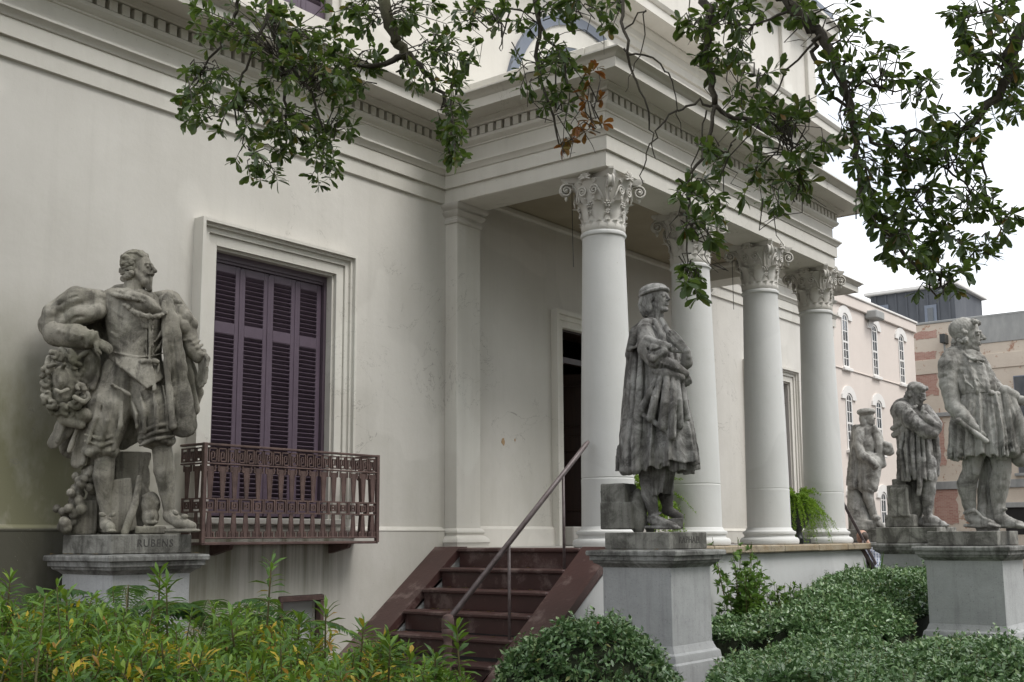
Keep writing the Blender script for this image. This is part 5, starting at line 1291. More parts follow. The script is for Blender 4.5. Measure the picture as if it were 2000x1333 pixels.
# ================================================================== vegetation
NR = np.random.RandomState(11)
def leafmat(name, stops, rough=.38, trans=.25, spec=.5, tcol=(.16, .26, .03), rmax=.93):
    m, t, b = NT(name)
    at = t.nodes.new('ShaderNodeAttribute'); at.attribute_name = 'leaf'; 
    oi = t.nodes.new('ShaderNodeObjectInfo')
    f = mth(t, 'ADD', at.outputs['Fac'], mth(t, 'MULTIPLY', mth(t, 'LESS_THAN', at.outputs['Alpha'], .5), mth(t, 'MULTIPLY', oi.outputs['Random'], rmax)))
    c = ramp(t, f, stops)
    c = mixc(t, ramp(t, noise(t, 60, 3, .6), [(.35, 0.), (.75, .35)]), c, (.03, .045, .012))
    t.links.new(c, b.inputs['Base Color']); b.inputs['Roughness'].default_value = rough; b.inputs['Specular IOR Level'].default_value = spec
    tr = t.nodes.new('ShaderNodeBsdfTranslucent'); mx_ = t.nodes.new('ShaderNodeMixShader'); mx_.inputs[0].default_value = trans
    tc_ = mixc(t, .5, c, tcol); t.links.new(tc_, tr.inputs['Color'])
    t.links.new(b.outputs[0], mx_.inputs[1]); t.links.new(tr.outputs[0], mx_.inputs[2]); t.links.new(mx_.outputs[0], t.nodes['Material Output'].inputs['Surface'])
    return m
M['oakleaf'] = leafmat('oak_leaf', [(0, (.030, .058, .016)), (.55, (.055, .095, .024)), (.85, (.085, .13, .030)), (.97, (.15, .14, .035)), (1, (.24, .11, .03))], .36, .32, .5, (.22, .34, .05))
M['rustleaf'] = leafmat('rust_leaf', [(0, (.20, .06, .015)), (.3, (.26, .11, .025)), (.6, (.15, .11, .025)), (1, (.05, .08, .02))], .4, .3, .4, (.4, .15, .02))
M['azalea'] = leafmat('azalea_leaf', [(0, (.045, .115, .015)), (.4, (.09, .195, .025)), (.80, (.155, .28, .038)), (.935, (.23, .33, .04)), (.955, (.52, .40, .025)), (.985, (.42, .24, .02)), (1, (.26, .10, .015))], .45, .3, .4, (.25, .35, .04))
M['holly'] = leafmat('holly_leaf', [(0, (.07, .145, .052)), (.5, (.125, .225, .085)), (.85, (.19, .30, .12)), (.985, (.26, .35, .16)), (1, (.25, .22, .05))], .36, .14, .6, (.10, .18, .05))
M['fern'] = leafmat('fern_leaf', [(0, (.035, .095, .025)), (.5, (.055, .13, .035)), (1, (.09, .18, .045))], .5, .35, .3)
M['potfern'] = leafmat('pot_fern', [(0, (.12, .24, .02)), (.5, (.18, .32, .03)), (1, (.28, .40, .05))], .5, .35, .3, (.35, .5, .05))
M['weed'] = leafmat('weed_leaf', [(0, (.07, .15, .03)), (.5, (.11, .21, .045)), (1, (.17, .28, .06))], .5, .3, .35)
M['bark'] = simple('oak_bark', (.040, .034, .027), (.085, .075, .055), 18, .85, .8, 40)
M['mossbark'] = simple('mossy_bark', (.085, .085, .045), (.055, .048, .032), 14, .9, .8, 45)
M['stem'] = simple('green_stem', (.09, .11, .035), (.12, .075, .035), 20, .7)
M['soil'] = simple('soil', (.045, .036, .025), (.085, .065, .045), 3, .95, .6, 30)
M['inner'] = simple('dark_core_green', (.016, .024, .011), (.03, .036, .018), 14, .95, .6, 40)  # near-black green standing for the dim inside of the plants
def leaf_template(kind):
    if kind == 'oak':      # obovate, folded along the midrib, base at 0, tip at +y
        v = [(0, 0, 0), (-.09, .33, .03), (0, .33, -.015), (.09, .33, .03), (-.175, .62, .04), (0, .62, .0), (.175, .62, .04), (-.145, .86, .01), (0, .88, -.02), (.145, .86, .01), (0, 1, -.06)]
        return np.array(v, float), np.array([(0, 2, 1), (0, 3, 2), (1, 2, 5), (1, 5, 4), (2, 3, 6), (2, 6, 5), (4, 5, 8), (4, 8, 7), (5, 6, 9), (5, 9, 8), (7, 8, 10), (8, 9, 10)])
    elif kind == 'lance':
        v = [(0, 0, 0), (-.10, .33, .03), (0, .33, -.01), (.10, .33, .03), (-.125, .66, .01), (0, .66, -.03), (.125, .66, .01), (0, 1, -.16)]
    else:
        v = [(0, 0, 0), (-.20, .30, .04), (0, .30, -.02), (.20, .30, .04), (-.21, .66, .02), (0, .66, -.03), (.21, .66, .02), (0, 1, -.1)]
    f = [(0, 2, 1), (0, 3, 2), (1, 2, 5), (1, 5, 4), (2, 3, 6), (2, 6, 5), (4, 5, 7), (5, 6, 7)]
    return np.array(v, float), np.array(f)
SMALL = (np.array([(0, 0, 0), (-.25, .45, .06), (0, .45, -.02), (.25, .45, .06), (0, 1, -.06)], float), np.array([(0, 2, 1), (0, 3, 2), (1, 2, 4), (2, 3, 4)]))
def frames(dirs, ups):
    y = dirs/np.linalg.norm(dirs, axis=1, keepdims=True)
    z = ups-y*(ups*y).sum(1, keepdims=True); z /= np.linalg.norm(z, axis=1, keepdims=True)+1e-9
    x = np.cross(y, z); return x, y, z
def leaf_cloud(name, P, D, U, L, tmpl, mat, parent=None, wid=1.0, tint=None, kind=None):
    V, Fc = tmpl; n = len(P)
    x, y, z = frames(D, U); L = np.asarray(L)[:, None, None]
    W = P[:, None, :]+L*(V[None, :, 0:1]*wid*x[:, None, :]+V[None, :, 1:2]*y[:, None, :]+V[None, :, 2:3]*z[:, None, :])
    nv, nf = V.shape[0], Fc.shape[0]
    FF = (Fc[None]+(np.arange(n)*nv)[:, None, None]).reshape(-1, 3)
    me = bpy.data.meshes.new(name); me.vertices.add(n*nv); me.vertices.foreach_set('co', W.astype(np.float32).ravel())
    me.loops.add(FF.size); me.loops.foreach_set('vertex_index', FF.ravel().astype(np.int32))
    me.polygons.add(len(FF)); me.polygons.foreach_set('loop_start', np.arange(0, FF.size, 3, dtype=np.int32)); me.polygons.foreach_set('loop_total', np.full(len(FF), 3, np.int32))
    me.update(calc_edges=True)
    a = me.attributes.new('leaf', 'FLOAT', 'POINT'); tv = NR.rand(n) if tint is None else tint
    a.data.foreach_set('value', np.repeat(tv, nv).astype(np.float32))
    o = link(name, me, mat, parent, True)
    if kind: o['kind'] = kind
    return o
def leaf_objects(name, P, D, U, L, tmpl, mat, parent, wid=1.0):
    V, Fc = tmpl; Vw = V.copy(); Vw[:, 0] *= wid
    me = bpy.data.meshes.new(name); me.from_pydata([tuple(v) for v in Vw], [], [tuple(f) for f in Fc]); me.materials.append(mat)
    me.polygons.foreach_set('use_smooth', [True]*len(me.polygons)); me.update()
    x, y, z = frames(D, U)
    for i in range(len(P)):
        o = bpy.data.objects.new(name, me); COL.objects.link(o); o.parent = parent
        s = L[i]; m = Matrix.Identity(4)
        for r in range(3): m[r][0], m[r][1], m[r][2], m[r][3] = x[i][r]*s, y[i][r]*s, z[i][r]*s, P[i][r]
        o.matrix_world = m if parent is None else m
        o.matrix_parent_inverse = Matrix.Identity(4); o.matrix_basis = m
def V3(v): return np.array([v.x, v.y, v.z])
def rand_dir(n): d = NR.randn(n, 3); return d/np.linalg.norm(d, axis=1, keepdims=True)
# ---------------------------------------------------------------- overhanging oak
def oak():
    T = tag(empty('oak_tree', (0, 0, 0)), 'oak whose leafy branches hang into the picture from above', 'tree')
    br = lambda pts, rad, name='branch', mat='bark', n=7: MB().tube(pts, rad, n).build(name, M[mat], T, True)
    def pth(lst):   # (px, py, depth)
        P = [atd(*q) for q in lst]; out = [P[0]]
        for i in range(len(P)-1):      # smooth the polyline, a little crooked
            a, b = P[i], P[i+1]; p0 = P[max(i-1, 0)]; p3 = P[min(i+2, len(P)-1)]
            for k in range(1, 6):
                t = k/5; q = .5*((2*a)+(b-p0)*t+(2*p0-5*a+4*b-p3)*t*t+(3*a-p0-3*b+p3)*t**3)
                out.append(q+Vector(NR.randn(3)*.008*(k < 5)))
        return out
    def lin(n, r0, r1): return [r0+(r1-r0)*i/(n-1) for i in range(n)]
    # trunk stands to the right of the camera, outside the frame
    tr = [Vector((5.9, -.6, -.1)), Vector((5.85, -.55, .5)), Vector((5.75, -.5, 1.6)), Vector((5.6, -.3, 2.7)), Vector((5.35, 0, 3.6))]
    br(tr, [.42, .32, .27, .25, .22], 'trunk', 'bark', 14)
    q = [(1900, -330, 5.0), (1500, -330, 5.1), (1100, -290, 5.3), (700, -260, 5.5), (380, -230, 5.6)]
    main = [tr[-1]]+pth(q); br(main, lin(len(main), .20, .05), 'limb', 'mossbark', 10)
    br([tr[-2]]+pth([(2260, -60, 4.4), (2130, -20, 4.4), (2010, 50, 4.4), (1968, 118, 4.4), (1972, 150, 4.4), (1890, 248, 4.4), (1820, 262, 4.45), (1740, 250, 4.5)]), [.16, .11, .075, .055, .045]+lin(32, .036, .005), 'limb')
    subs = {
        'a': ([(770, -255, 5.5), (752, -60, 5.4), (756, 30, 5.3), (772, 82, 5.3), (800, 108, 5.3)], .035, .022, 'mossbark'),
        'a2': ([(800, 106, 5.3), (760, 122, 5.3), (705, 128, 5.3), (660, 118, 5.35)], .018, .005, 'bark'),
        'a3': ([(800, 106, 5.3), (840, 150, 5.25), (872, 210, 5.2), (888, 290, 5.2)], .016, .003, 'bark'),
        'b': ([(480, -240, 5.6), (500, -80, 5.5), (525, 20, 5.45), (548, 110, 5.4), (560, 210, 5.4), (556, 290, 5.4)], .022, .003, 'bark'),
        'b2': ([(470, -235, 5.6), (455, -60, 5.5), (462, 10, 5.5), (440, 60, 5.5), (400, 130, 5.5), (372, 180, 5.5)], .014, .003, 'bark'),
        'b3': ([(548, 110, 5.4), (600, 170, 5.35), (630, 250, 5.35), (632, 330, 5.3)], .010, .003, 'bark'),
        'b4': ([(525, 20, 5.45), (490, 110, 5.4), (462, 200, 5.4), (480, 290, 5.4)], .009, .003, 'bark'),
        'c': ([(1000, -280, 5.4), (1035, -90, 5.3), (1050, 30, 5.2), (1052, 130, 5.2), (1082, 230, 5.15), (1100, 300, 5.15)], .016, .003, 'bark'),
        'c2': ([(1050, 30, 5.2), (1090, 110, 5.15), (1130, 190, 5.1), (1165, 250, 5.1)], .008, .002, 'bark'),
        'c3': ([(940, -270, 5.4), (975, -60, 5.3), (990, 40, 5.3), (978, 100, 5.3)], .009, .002, 'bark'),
        'd': ([(1330, -320, 4.9), (1362, -80, 4.6), (1384, 40, 4.5), (1384, 130, 4.5), (1396, 205, 4.5)], .024, .012, 'bark'),
        'd2': ([(1396, 205, 4.5), (1380, 280, 4.45), (1345, 360, 4.4), (1340, 450, 4.4), (1345, 540, 4.4)], .009, .0025, 'bark'),
        'd3': ([(1396, 205, 4.5), (1440, 232, 4.5), (1508, 240, 4.5), (1545, 300, 4.5), (1556, 390, 4.5)], .010, .0025, 'bark'),
        'd4': ([(1396, 205, 4.5), (1340, 208, 4.5), (1300, 235, 4.45), (1262, 300, 4.45), (1256, 360, 4.45)], .006, .002, 'bark'),
        'd5': ([(1380, 215, 4.5), (1362, 300, 4.5), (1330, 400, 4.5), (1300, 470, 4.5)], .004, .0015, 'bark'),
        'e': ([(1400, -330, 5.0), (1500, -60, 4.5), (1550, 20, 4.4), (1605, 70, 4.4), (1640, 150, 4.35), (1662, 230, 4.35), (1675, 320, 4.35), (1690, 420, 4.3)], .028, .009, 'bark'),
        'e2': ([(1690, 420, 4.3), (1740, 460, 4.3), (1790, 520, 4.3), (1830, 580, 4.3)], .012, .003, 'bark'),
        'e3': ([(1605, 70, 4.4), (1588, 110, 4.4), (1618, 170, 4.4), (1660, 225, 4.4)], .010, .007, 'bark'),
        'e4': ([(1675, 260, 4.35), (1760, 300, 4.35), (1850, 330, 4.35), (1920, 400, 4.35)], .009, .003, 'bark'),
        'e5': ([(1640, 150, 4.35), (1720, 170, 4.35), (1790, 180, 4.35)], .007, .002, 'bark'),
        'e6': ([(1550, 20, 4.4), (1470, 50, 4.45), (1400, 40, 4.45)], .007, .002, 'bark'),
        'e7': ([(1605, 70, 4.4), (1530, 150, 4.45), (1480, 240, 4.45)], .006, .002, 'bark'),
        'f': ([(1240, -300, 5.0), (1222, -40, 4.7), (1218, 60, 4.6), (1238, 150, 4.6), (1268, 230, 4.6), (1280, 310, 4.6)], .010, .002, 'bark'),
        'f2': ([(1218, 60, 4.6), (1262, 20, 4.6), (1250, 110, 4.6), (1222, 180, 4.6)], .004, .0015, 'bark'),
        'f3': ([(1218, 95, 4.6), (1290, 125, 4.6), (1320, 190, 4.6), (1330, 260, 4.6)], .005, .0015, 'bark'),
        'g': ([(2060, -40, 4.4), (1995, -20, 4.4), (1940, 20, 4.4), (1890, 30, 4.4)], .012, .003, 'bark'),
        'g2': ([(1972, 150, 4.4), (1930, 120, 4.4), (1890, 110, 4.4)], .007, .002, 'bark'),
        'g3': ([(1890, 248, 4.4), (1915, 300, 4.35), (1925, 380, 4.35), (1960, 440, 4.35)], .007, .002, 'bark'),
    }
    for k, (l, r0, r1, mt) in subs.items():
        p = pth(l); br(p, lin(len(p), r0, r1), 'branch', mt, 7 if r0 > .012 else 5)
    # clusters of leafy twigs: hub on a branch, ellipse of tips (px, py, rx, ry), depth, leaf count
    CL = [((548, 110), (470, 50, 120, 55), 5.4, 190), ((548, 60), (600, 60, 70, 60), 5.4, 130), ((400, 130), (400, 165, 62, 55), 5.5, 105), ((548, 140), (560, 150, 75, 60), 5.4, 150), ((600, 170), (640, 150, 55, 70), 5.35, 120),
          ((462, 200), (490, 235, 80, 55), 5.4, 140), ((560, 220), (580, 270, 75, 50), 5.35, 140), ((480, 290), (510, 325, 55, 35), 5.4, 75), ((632, 310), (628, 335, 34, 35), 5.3, 50), ((430, 220), (380, 215, 42, 30), 5.45, 45), ((640, 250), (655, 245, 35, 50), 5.35, 45),
          ((705, 128), (705, 130, 60, 50), 5.3, 85), ((756, 30), (700, 30, 50, 40), 5.35, 80), ((756, 30), (820, 40, 60, 45), 5.3, 85), ((800, 106), (830, 135, 50, 45), 5.25, 75), ((872, 210), (880, 200, 38, 50), 5.2, 75), ((888, 280), (895, 285, 32, 38), 5.2, 60), ((840, 100), (890, 90, 45, 55), 5.25, 75),
          ((978, 60), (950, 30, 60, 38), 5.3, 75), ((1050, 30), (1050, 30, 75, 40), 5.2, 85), ((1052, 130), (1050, 130, 50, 60), 5.2, 85), ((1090, 110), (1100, 150, 48, 50), 5.15, 65), ((1082, 220), (1090, 210, 38, 35), 5.15, 40), ((1130, 20), (1150, 20, 50, 35), 5.1, 50), ((1200, 10), (1195, 25, 38, 38), 4.9, 45),
          ((1384, 40), (1375, 30, 60, 45), 4.5, 75), ((1384, 130), (1375, 110, 40, 45), 4.5, 48), ((1400, 40), (1450, 25, 60, 38), 4.45, 70), ((1460, 60), (1440, 95, 45, 40), 4.45, 45), ((1508, 240), (1450, 220, 48, 38), 4.5, 62), ((1545, 290), (1555, 220, 68, 40), 4.5, 95), ((1545, 300), (1520, 310, 70, 45), 4.5, 85), ((1556, 380), (1570, 340, 42, 50), 4.5, 48), ((1420, 290), (1400, 310, 50, 38), 4.5, 45), ((1500, 350), (1500, 385, 50, 30), 4.5, 42),
          ((1345, 380), (1370, 385, 55, 35), 4.4, 72), ((1340, 450), (1380, 450, 50, 40), 4.4, 70), ((1345, 520), (1348, 545, 34, 42), 4.4, 55), ((1480, 150), (1470, 150, 60, 40), 4.45, 40),
          ((1550, 20), (1600, 20, 60, 35), 4.4, 75), ((1605, 70), (1660, 60, 50, 50), 4.4, 45), ((1640, 150), (1650, 150, 45, 50), 4.35, 60), ((1720, 170), (1730, 130, 62, 50), 4.35, 72), ((1790, 180), (1795, 172, 32, 34), 4.35, 38), ((1660, 225), (1680, 250, 50, 45), 4.35, 70), ((1670, 290), (1700, 340, 55, 50), 4.3, 95), ((1760, 300), (1770, 290, 60, 45), 4.35, 95), ((1850, 330), (1860, 310, 60, 50), 4.35, 100), ((1690, 420), (1720, 420, 52, 50), 4.3, 90), ((1790, 400), (1800, 390, 60, 50), 4.3, 100), ((1900, 390), (1890, 390, 55, 48), 4.35, 85), ((1740, 460), (1760, 490, 50, 42), 4.3, 80), ((1830, 460), (1850, 460, 50, 45), 4.3, 85), ((1830, 560), (1830, 545, 58, 42), 4.3, 90), ((1900, 480), (1905, 480, 38, 40), 4.35, 40), ((1950, 430), (1955, 425, 38, 32), 4.35, 38), ((1620, 300), (1630, 290, 26, 16), 4.4, 20),
          ((1890, 30), (1900, 40, 48, 42), 4.4, 75), ((1890, 110), (1900, 130, 48, 42), 4.4, 72), ((1940, 20), (1965, 60, 45, 60), 4.4, 85), ((1965, 130), (1975, 170, 38, 45), 4.4, 65), ((1900, 230), (1920, 250, 40, 40), 4.4, 42), ((1985, 200), (1985, 235, 22, 22), 4.4, 20), ((1890, 248), (1850, 245, 45, 30), 4.4, 45)]
    rust = [((1165, 240), (1160, 195, 36, 22), 5.1, 16), ((1165, 250), (1150, 255, 46, 28), 5.1, 36), ((1100, 290), (1115, 275, 46, 22), 5.15, 30), ((1150, 200), (1180, 140, 30, 20), 5.1, 9)]
    tw = MB(); P, D, L, T2 = [], [], [], []
    def cluster(hub, el_, dep, n, store):
        hx, hy = hub; cx, cy, rx, ry = el_
        nt_ = max(3, n//9)
        for i in range(nt_):
            a = NR.rand()*6.283; r = math.sqrt(NR.rand())
            tx, ty = cx+rx*r*math.cos(a), cy+ry*r*math.sin(a)
            td = dep+NR.randn()*.16
            k_ = .45*NR.rand(); A = atd(hx+(tx-hx)*k_*.5+NR.randn()*12, hy+(ty-hy)*k_*.5+NR.randn()*12, dep); B = atd(tx, ty, td)
            mid = A.lerp(B, .5)+Vector((NR.randn()*.02, NR.randn()*.02, .03))
            tw.tube([A, mid, B], [.0035, .0025, .0015], 4, False)
            dirn = (B-mid).normalized()
            m = max(5, int(n/nt_*1.15)+NR.randint(-1, 3))
            for j in range(m):
                t = 1-abs(NR.rand()*.9)**1.5 if j > 4 else 1
                p = mid.lerp(B, t)
                out = Vector(NR.randn(3)); out = (out-dirn*out.dot(dirn)).normalized()
                dd = (dirn*(.35+.5*NR.rand())+out*1.0+Vector((0, 0, -.15))).normalized()
                store[0].append(p); store[1].append(dd); store[2].append(.054*(.65+.6*NR.rand()))
    st1 = ([], [], []); st2 = ([], [], [])
    for c in CL: cluster(c[0], c[1], c[2], int(c[3]*(1.75 if c[1][0] < 900 else 1.45)), st1)
    for c in rust: cluster(c[0], c[1], c[2], c[3], st2)
    for k in range(60):     # bare twigs in the middle
        c = CL[NR.randint(18, 45)]; A = atd(c[1][0]+NR.randn()*30, c[1][1]+NR.randn()*30, c[2]); B = atd(c[1][0]+NR.randn()*30, c[1][1]+50+NR.rand()*50, c[2]+NR.randn()*.1)
        m1 = A.lerp(B, .4)+Vector(NR.randn(3)*.03); m2 = A.lerp(B, .75)+Vector(NR.randn(3)*.03); tw.tube([A, m1, m2, B], [.003, .0022, .0018, .001], 4, False)
    o = tw.build('twigs', M['bark'], T, True, False); o['kind'] = 'stuff'
    for st, mt, nm in ((st1, 'oakleaf', 'leaf'), (st2, 'rustleaf', 'rust_leaf')):
        P = np.array([V3(p) for p in st[0]]); D = np.array([V3(p) for p in st[1]]); L = np.array(st[2]); n = len(P)
        U = rand_dir(n)*.7+np.array([0, 0, 1.0]); tm = leaf_template('oak')
        dep = (P-np.array([0, 0, ZC])) @ V3(fw); score = -L/dep; idx = np.argsort(score)
        k = min(285, n) if nm == 'leaf' else min(0, n); a, b = idx[:k], idx[k:]
        if k: leaf_objects(nm, P[a], D[a], U[a], L[a], tm, M[mt], T, 1.15)
        leaf_cloud(nm+'_mass' if nm == 'leaf' else 'rusty_leaves', P[b], D[b], U[b], L[b], tm, M[mt], T, 1.15, None, 'stuff')
oak()
def shade_crown_mass(T, cx, cy, cz, rx, ry, rz, n, L, clip=True):  # leaf cloud added out of view to cut sky light
    P = []
    while len(P) < n:
        d = NR.randn(3); d /= np.linalg.norm(d); r = (.55+.45*NR.rand())*(1+.12*math.sin(5*d[0]+3*d[1])+.10*math.sin(9*d[1]-4*d[2]))
        p = np.array([cx+rx*r*d[0], cy+ry*r*d[1], cz+rz*r*d[2]])
        if p[2] < 2.6: continue
        if clip:
            q = proj(p)
            if q[2] > -.2 and -260 < q[0] < 2260 and -170 < q[1] < 1500: continue
        P.append(p)
    P = np.array(P); D = rand_dir(n); U = rand_dir(n)+np.array([0, 0, .8])
    return leaf_cloud('shade_crown', P, D, U, L*(.7+.6*NR.rand(n)), leaf_template('oval'), M['oakleaf'], T, 1.2, None, 'stuff')
shade_crown_mass(bpy.data.objects['oak_tree'], 3.2, -.6, 8.6, 7.5, 6.5, 3.2, 2500, .42)  # unseen crown added to shade the left wall and portico, kept out of frame
# unseen oaks added across the road behind the camera to close off low sky light
def unseen_oak(x, y, h, r, label):
    T = tag(empty('oak_tree', (0, 0, 0)), label, 'tree', 'unseen oaks added behind the viewpoint to dim the low sky')
    MB().tube([(x, y, -.1), (x+.1, y, 1), (x, y+.2, h*.4), (x+.2, y, h*.62)], [.6, .42, .36, .25], 12).build('trunk', M['bark'], T, True)
    for k in range(5):
        a = 6.28*k/5+x; MB().tube([(x, y, h*.36), (x+r*.4*math.cos(a), y+r*.4*math.sin(a), h*.58), (x+r*.75*math.cos(a), y+r*.75*math.sin(a), h*.72)], [.26, .16, .06], 8).build('limb', M['bark'], T, True)
    shade_crown_mass(T, x, y, h*.66, r, r, h*.36, 2600, .8, False)
for i, (x, y, h, r) in enumerate(((-16, -14, 14, 8), (-3, -19, 15, 8.5), (12, -21, 15, 9), (27, -22, 14, 8.5))):
    unseen_oak(x, y, h, r, ('first', 'second', 'third', 'fourth')[i]+' unseen oak from the left, added across the street')
# ---------------------------------------------------------------- azalea bank, left foreground
def shoot_leaves(base, tip, n, L, store, spread=1.0, top=.6, droop=0.0, lift=.5):
    ax = (tip-base); d = ax.normalized(); ph = NR.rand()*6.28
    e1 = d.orthogonal().normalized(); e2 = d.cross(e1)
    for j in range(n):
        u = j/n; t = 1-top*u**1.1; a = ph+j*2.4
        out = e1*math.cos(a)+e2*math.sin(a)
        dd = (out*(.5+.7*min(1, 2*u))+d*(lift*1.6*(1-u)**1.5-.05)+Vector((0, 0, -droop*u))+Vector(NR.randn(3)*.16)).normalized()
        store[0].append(base+ax*t); store[1].append(dd); store[2].append(L*(.55+.5*math.sin(math.pi*min(1, .2+.8*u)))*(.8+.4*NR.rand())); store[3].append(1.0-t)
def azalea():
    T = tag(empty('azalea_shrub', tuple(atd(450, 1050, 4.3)*1.0)[:2]+(0,)), 'yellow-green leafy shrub bank with yellowing leaves in the left foreground', 'shrub')
    T.location = (0, 0, 0)
    xs = [-200, 0, 150, 300, 420, 520, 600, 700, 800, 900, 960]; ys = [1185, 1192, 1206, 1228, 1238, 1246, 1264, 1288, 1308, 1334, 1362]
    store = ([], [], [], []); stem = MB()
    n = 0
    while n < 1700:
        px = -160+1130*NR.rand(); d = 3.0+2.3*NR.rand()**.9
        yt = np.interp(px, xs, ys)
        z = ZC-(yt-1052)/F*4.7+NR.randn()*.045-.05*max(0, d-4.9)+.045*math.sin(px*.021+d*2.1)+.03*math.sin(px*.047-d*3)-.03
        p = atd(px, 1100, d); tip = Vector((p.x, p.y, z)); py = proj(tip)[1]
        if py > 1420: 
            if NR.rand() > .25: continue
        b = tip-Vector((NR.randn()*.08, NR.randn()*.08, .20+.10*NR.rand()))
        shoot_leaves(b, tip, NR.randint(13, 20), .054, store, 1.0, .50, .30); stem.tube([b-Vector((0, 0, .15)), b, tip], [.004, .003, .002], 4, False); n += 1
    # tall leggy shoots that stand above the bank: px, top row, depth, length
    for px, py, d, ln in ((530, 1098, 4.4, .36), (312, 1120, 4.3, .32), (325, 1142, 4.25, .26), (636, 1192, 4.3, .26), (710, 1225, 4.4, .20), (585, 1212, 4.4, .2), (762, 1262, 4.3, .18), (800, 1278, 4.3, .16), (892, 1228, 4.2, .30), (850, 1285, 4.2, .16), (20, 1130, 4.5, .25), (130, 1168, 4.3, .2), (450, 1205, 4.2, .2)):
        tip = atd(px, py, d); b = tip-Vector((NR.randn()*.015, NR.randn()*.015, ln))
        shoot_leaves(b, tip, 40, .074, store, 1.0, .9, .45); stem.tube([b-Vector((0, 0, .3)), b, tip], [.006, .005, .003], 5, False)
    # inner and lower leaves
    for i in range(2600):
        px = -160+1110*NR.rand(); d = 3.0+2.3*NR.rand(); yt = np.interp(px, xs, ys); z = ZC-(yt-1052)/F*4.7-.06-.28*NR.rand()
        p = atd(px, 1100, d); store[0].append(Vector((p.x, p.y, z))); store[1].append(Vector((NR.randn(), NR.randn(), .2+NR.randn()*.4)).normalized()); store[2].append(.055*(.8+.4*NR.rand())); store[3].append(.8)
    P = np.array([V3(p) for p in store[0]]); D = np.array([V3(p) for p in store[1]]); L = np.array(store[2]); q = np.array(store[3]); n = len(P)
    U = np.array([0, 0, 1.0])+rand_dir(n)*.45; tm = leaf_template('lance')
    # yellow and rust coloured leaves sit in clumps low on the stems
    cl = np.sin(P[:, 0]*9+1)*np.sin(P[:, 1]*8+2)+.5*np.sin(P[:, 0]*23)
    tint = NR.rand(n)*.93; yel = (NR.rand(n) < .025+1.3*np.clip(cl-.55, 0, 1)*(q > .22)); PP = np.array([proj(p)[:2] for p in P])
    for ycx, ycy in ((35, 1225), (95, 1280), (150, 1312), (200, 1292), (290, 1265), (335, 1288), (400, 1302), (455, 1322), (525, 1250), (535, 1302), (600, 1312), (640, 1262), (690, 1320), (722, 1302), (765, 1325), (265, 1330), (490, 1330), (560, 1326), (30, 1320)):
        yel |= (np.hypot(PP[:, 0]-ycx, (PP[:, 1]-ycy)*1.2) < 16+12*NR.rand()) & (NR.rand(n) < .38)
    tint[yel] = .955+.045*NR.rand(yel.sum())**1.4
    dep = (P-np.array([0, 0, ZC])) @ V3(fw); ok = np.array([-20 < proj(p)[0] < 2020 and proj(p)[1] < 1333 for p in P]); idx = np.argsort(np.where(ok & (q < .35) & ~yel, -L/dep, 1)); a, b = idx[:280], idx[280:]
    leaf_objects('leaf', P[a], D[a], U[a], L[a], tm, M['azalea'], T, 1.0)
    leaf_cloud('leaf_mass', P[b], D[b], U[b], L[b], tm, M['azalea'], T, 1.0, tint[b], 'stuff')
    s = stem.build('stems', M['stem'], T, True, False); s['kind'] = 'stuff'
    # dark core sheet added under the leaves to block see-through
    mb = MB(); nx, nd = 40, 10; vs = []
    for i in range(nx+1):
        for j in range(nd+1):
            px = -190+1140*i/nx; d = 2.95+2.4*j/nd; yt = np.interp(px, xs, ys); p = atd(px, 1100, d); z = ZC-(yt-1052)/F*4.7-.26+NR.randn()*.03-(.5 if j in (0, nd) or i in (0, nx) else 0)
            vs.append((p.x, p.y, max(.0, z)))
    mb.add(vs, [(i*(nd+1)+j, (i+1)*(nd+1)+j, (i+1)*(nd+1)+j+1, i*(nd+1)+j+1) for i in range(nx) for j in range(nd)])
    mb.build('dark_core_sheet', M['inner'], T, True)
azalea()
# ---------------------------------------------------------------- ferns beside the left pedestal
def fern_plant(px, py, d, nf, ln, label, hz0=1.0):
    c = atd(px, py, d); T = tag(empty('fern', (c.x, c.y, 0)), label, 'fern', 'ferns behind the shrub bank')
    P, D, L, U = [], [], [], []; st = MB(); off = Vector((c.x, c.y, 0))
    for k in range(nf):
        a = 2*math.pi*k/nf+NR.rand()*.8; h = Vector((math.cos(a), math.sin(a), 0)); l = ln*(.55+.6*NR.rand()); hz = hz0*(.7+.7*NR.rand())
        pts = []
        for i in range(15):
            t = i/14; pts.append(Vector((0, 0, c.z-.12))+h*(l*.95*t)+Vector((0, 0, l*(1.25*t-1.25*t*t)*hz)))
        st.tube(pts, [.004-.003*i/14 for i in range(15)], 4, False)
        side = h.cross(Vector((0, 0, 1)))
        for i in range(1, 40):
            t = i/40; j = min(13, int(t*14)); p = pts[j].lerp(pts[j+1], t*14-j); tg = (pts[j+1]-pts[j]).normalized()
            for s_ in (-1, 1):
                P.append(p); D.append(side*s_+tg*.35+Vector((0, 0, -.15))+Vector(NR.randn(3)*.06)); L.append(l*.17*math.sin(math.pi*(.12+.86*t))**.8); U.append(Vector((0, 0, 1)))
    st.tube([(0, 0, 0), (0, 0, c.z-.2)], .03, 6)
    st.build('fronds', M['stem'], T, True, False)
    leaf_cloud('leaflets', np.array([V3(p) for p in P]), np.array([V3(p) for p in D]), np.array([V3(p) for p in U]), np.array(L), leaf_template('lance'), M['fern'], T, .75, None, 'stuff')
fern_plant(250, 1195, 5.9, 13, .62, 'dark fern in front of the left statue pedestal')
fern_plant(420, 1205, 6.0, 14, .66, 'dark fern between the left pedestal and the basement window', .9)
fern_plant(520, 1225, 6.2, 12, .55, 'dark fern below the iron balcony, nearest the stairs')
fern_plant(90, 1200, 6.0, 11, .55, 'dark fern at the left edge beside the pedestal')
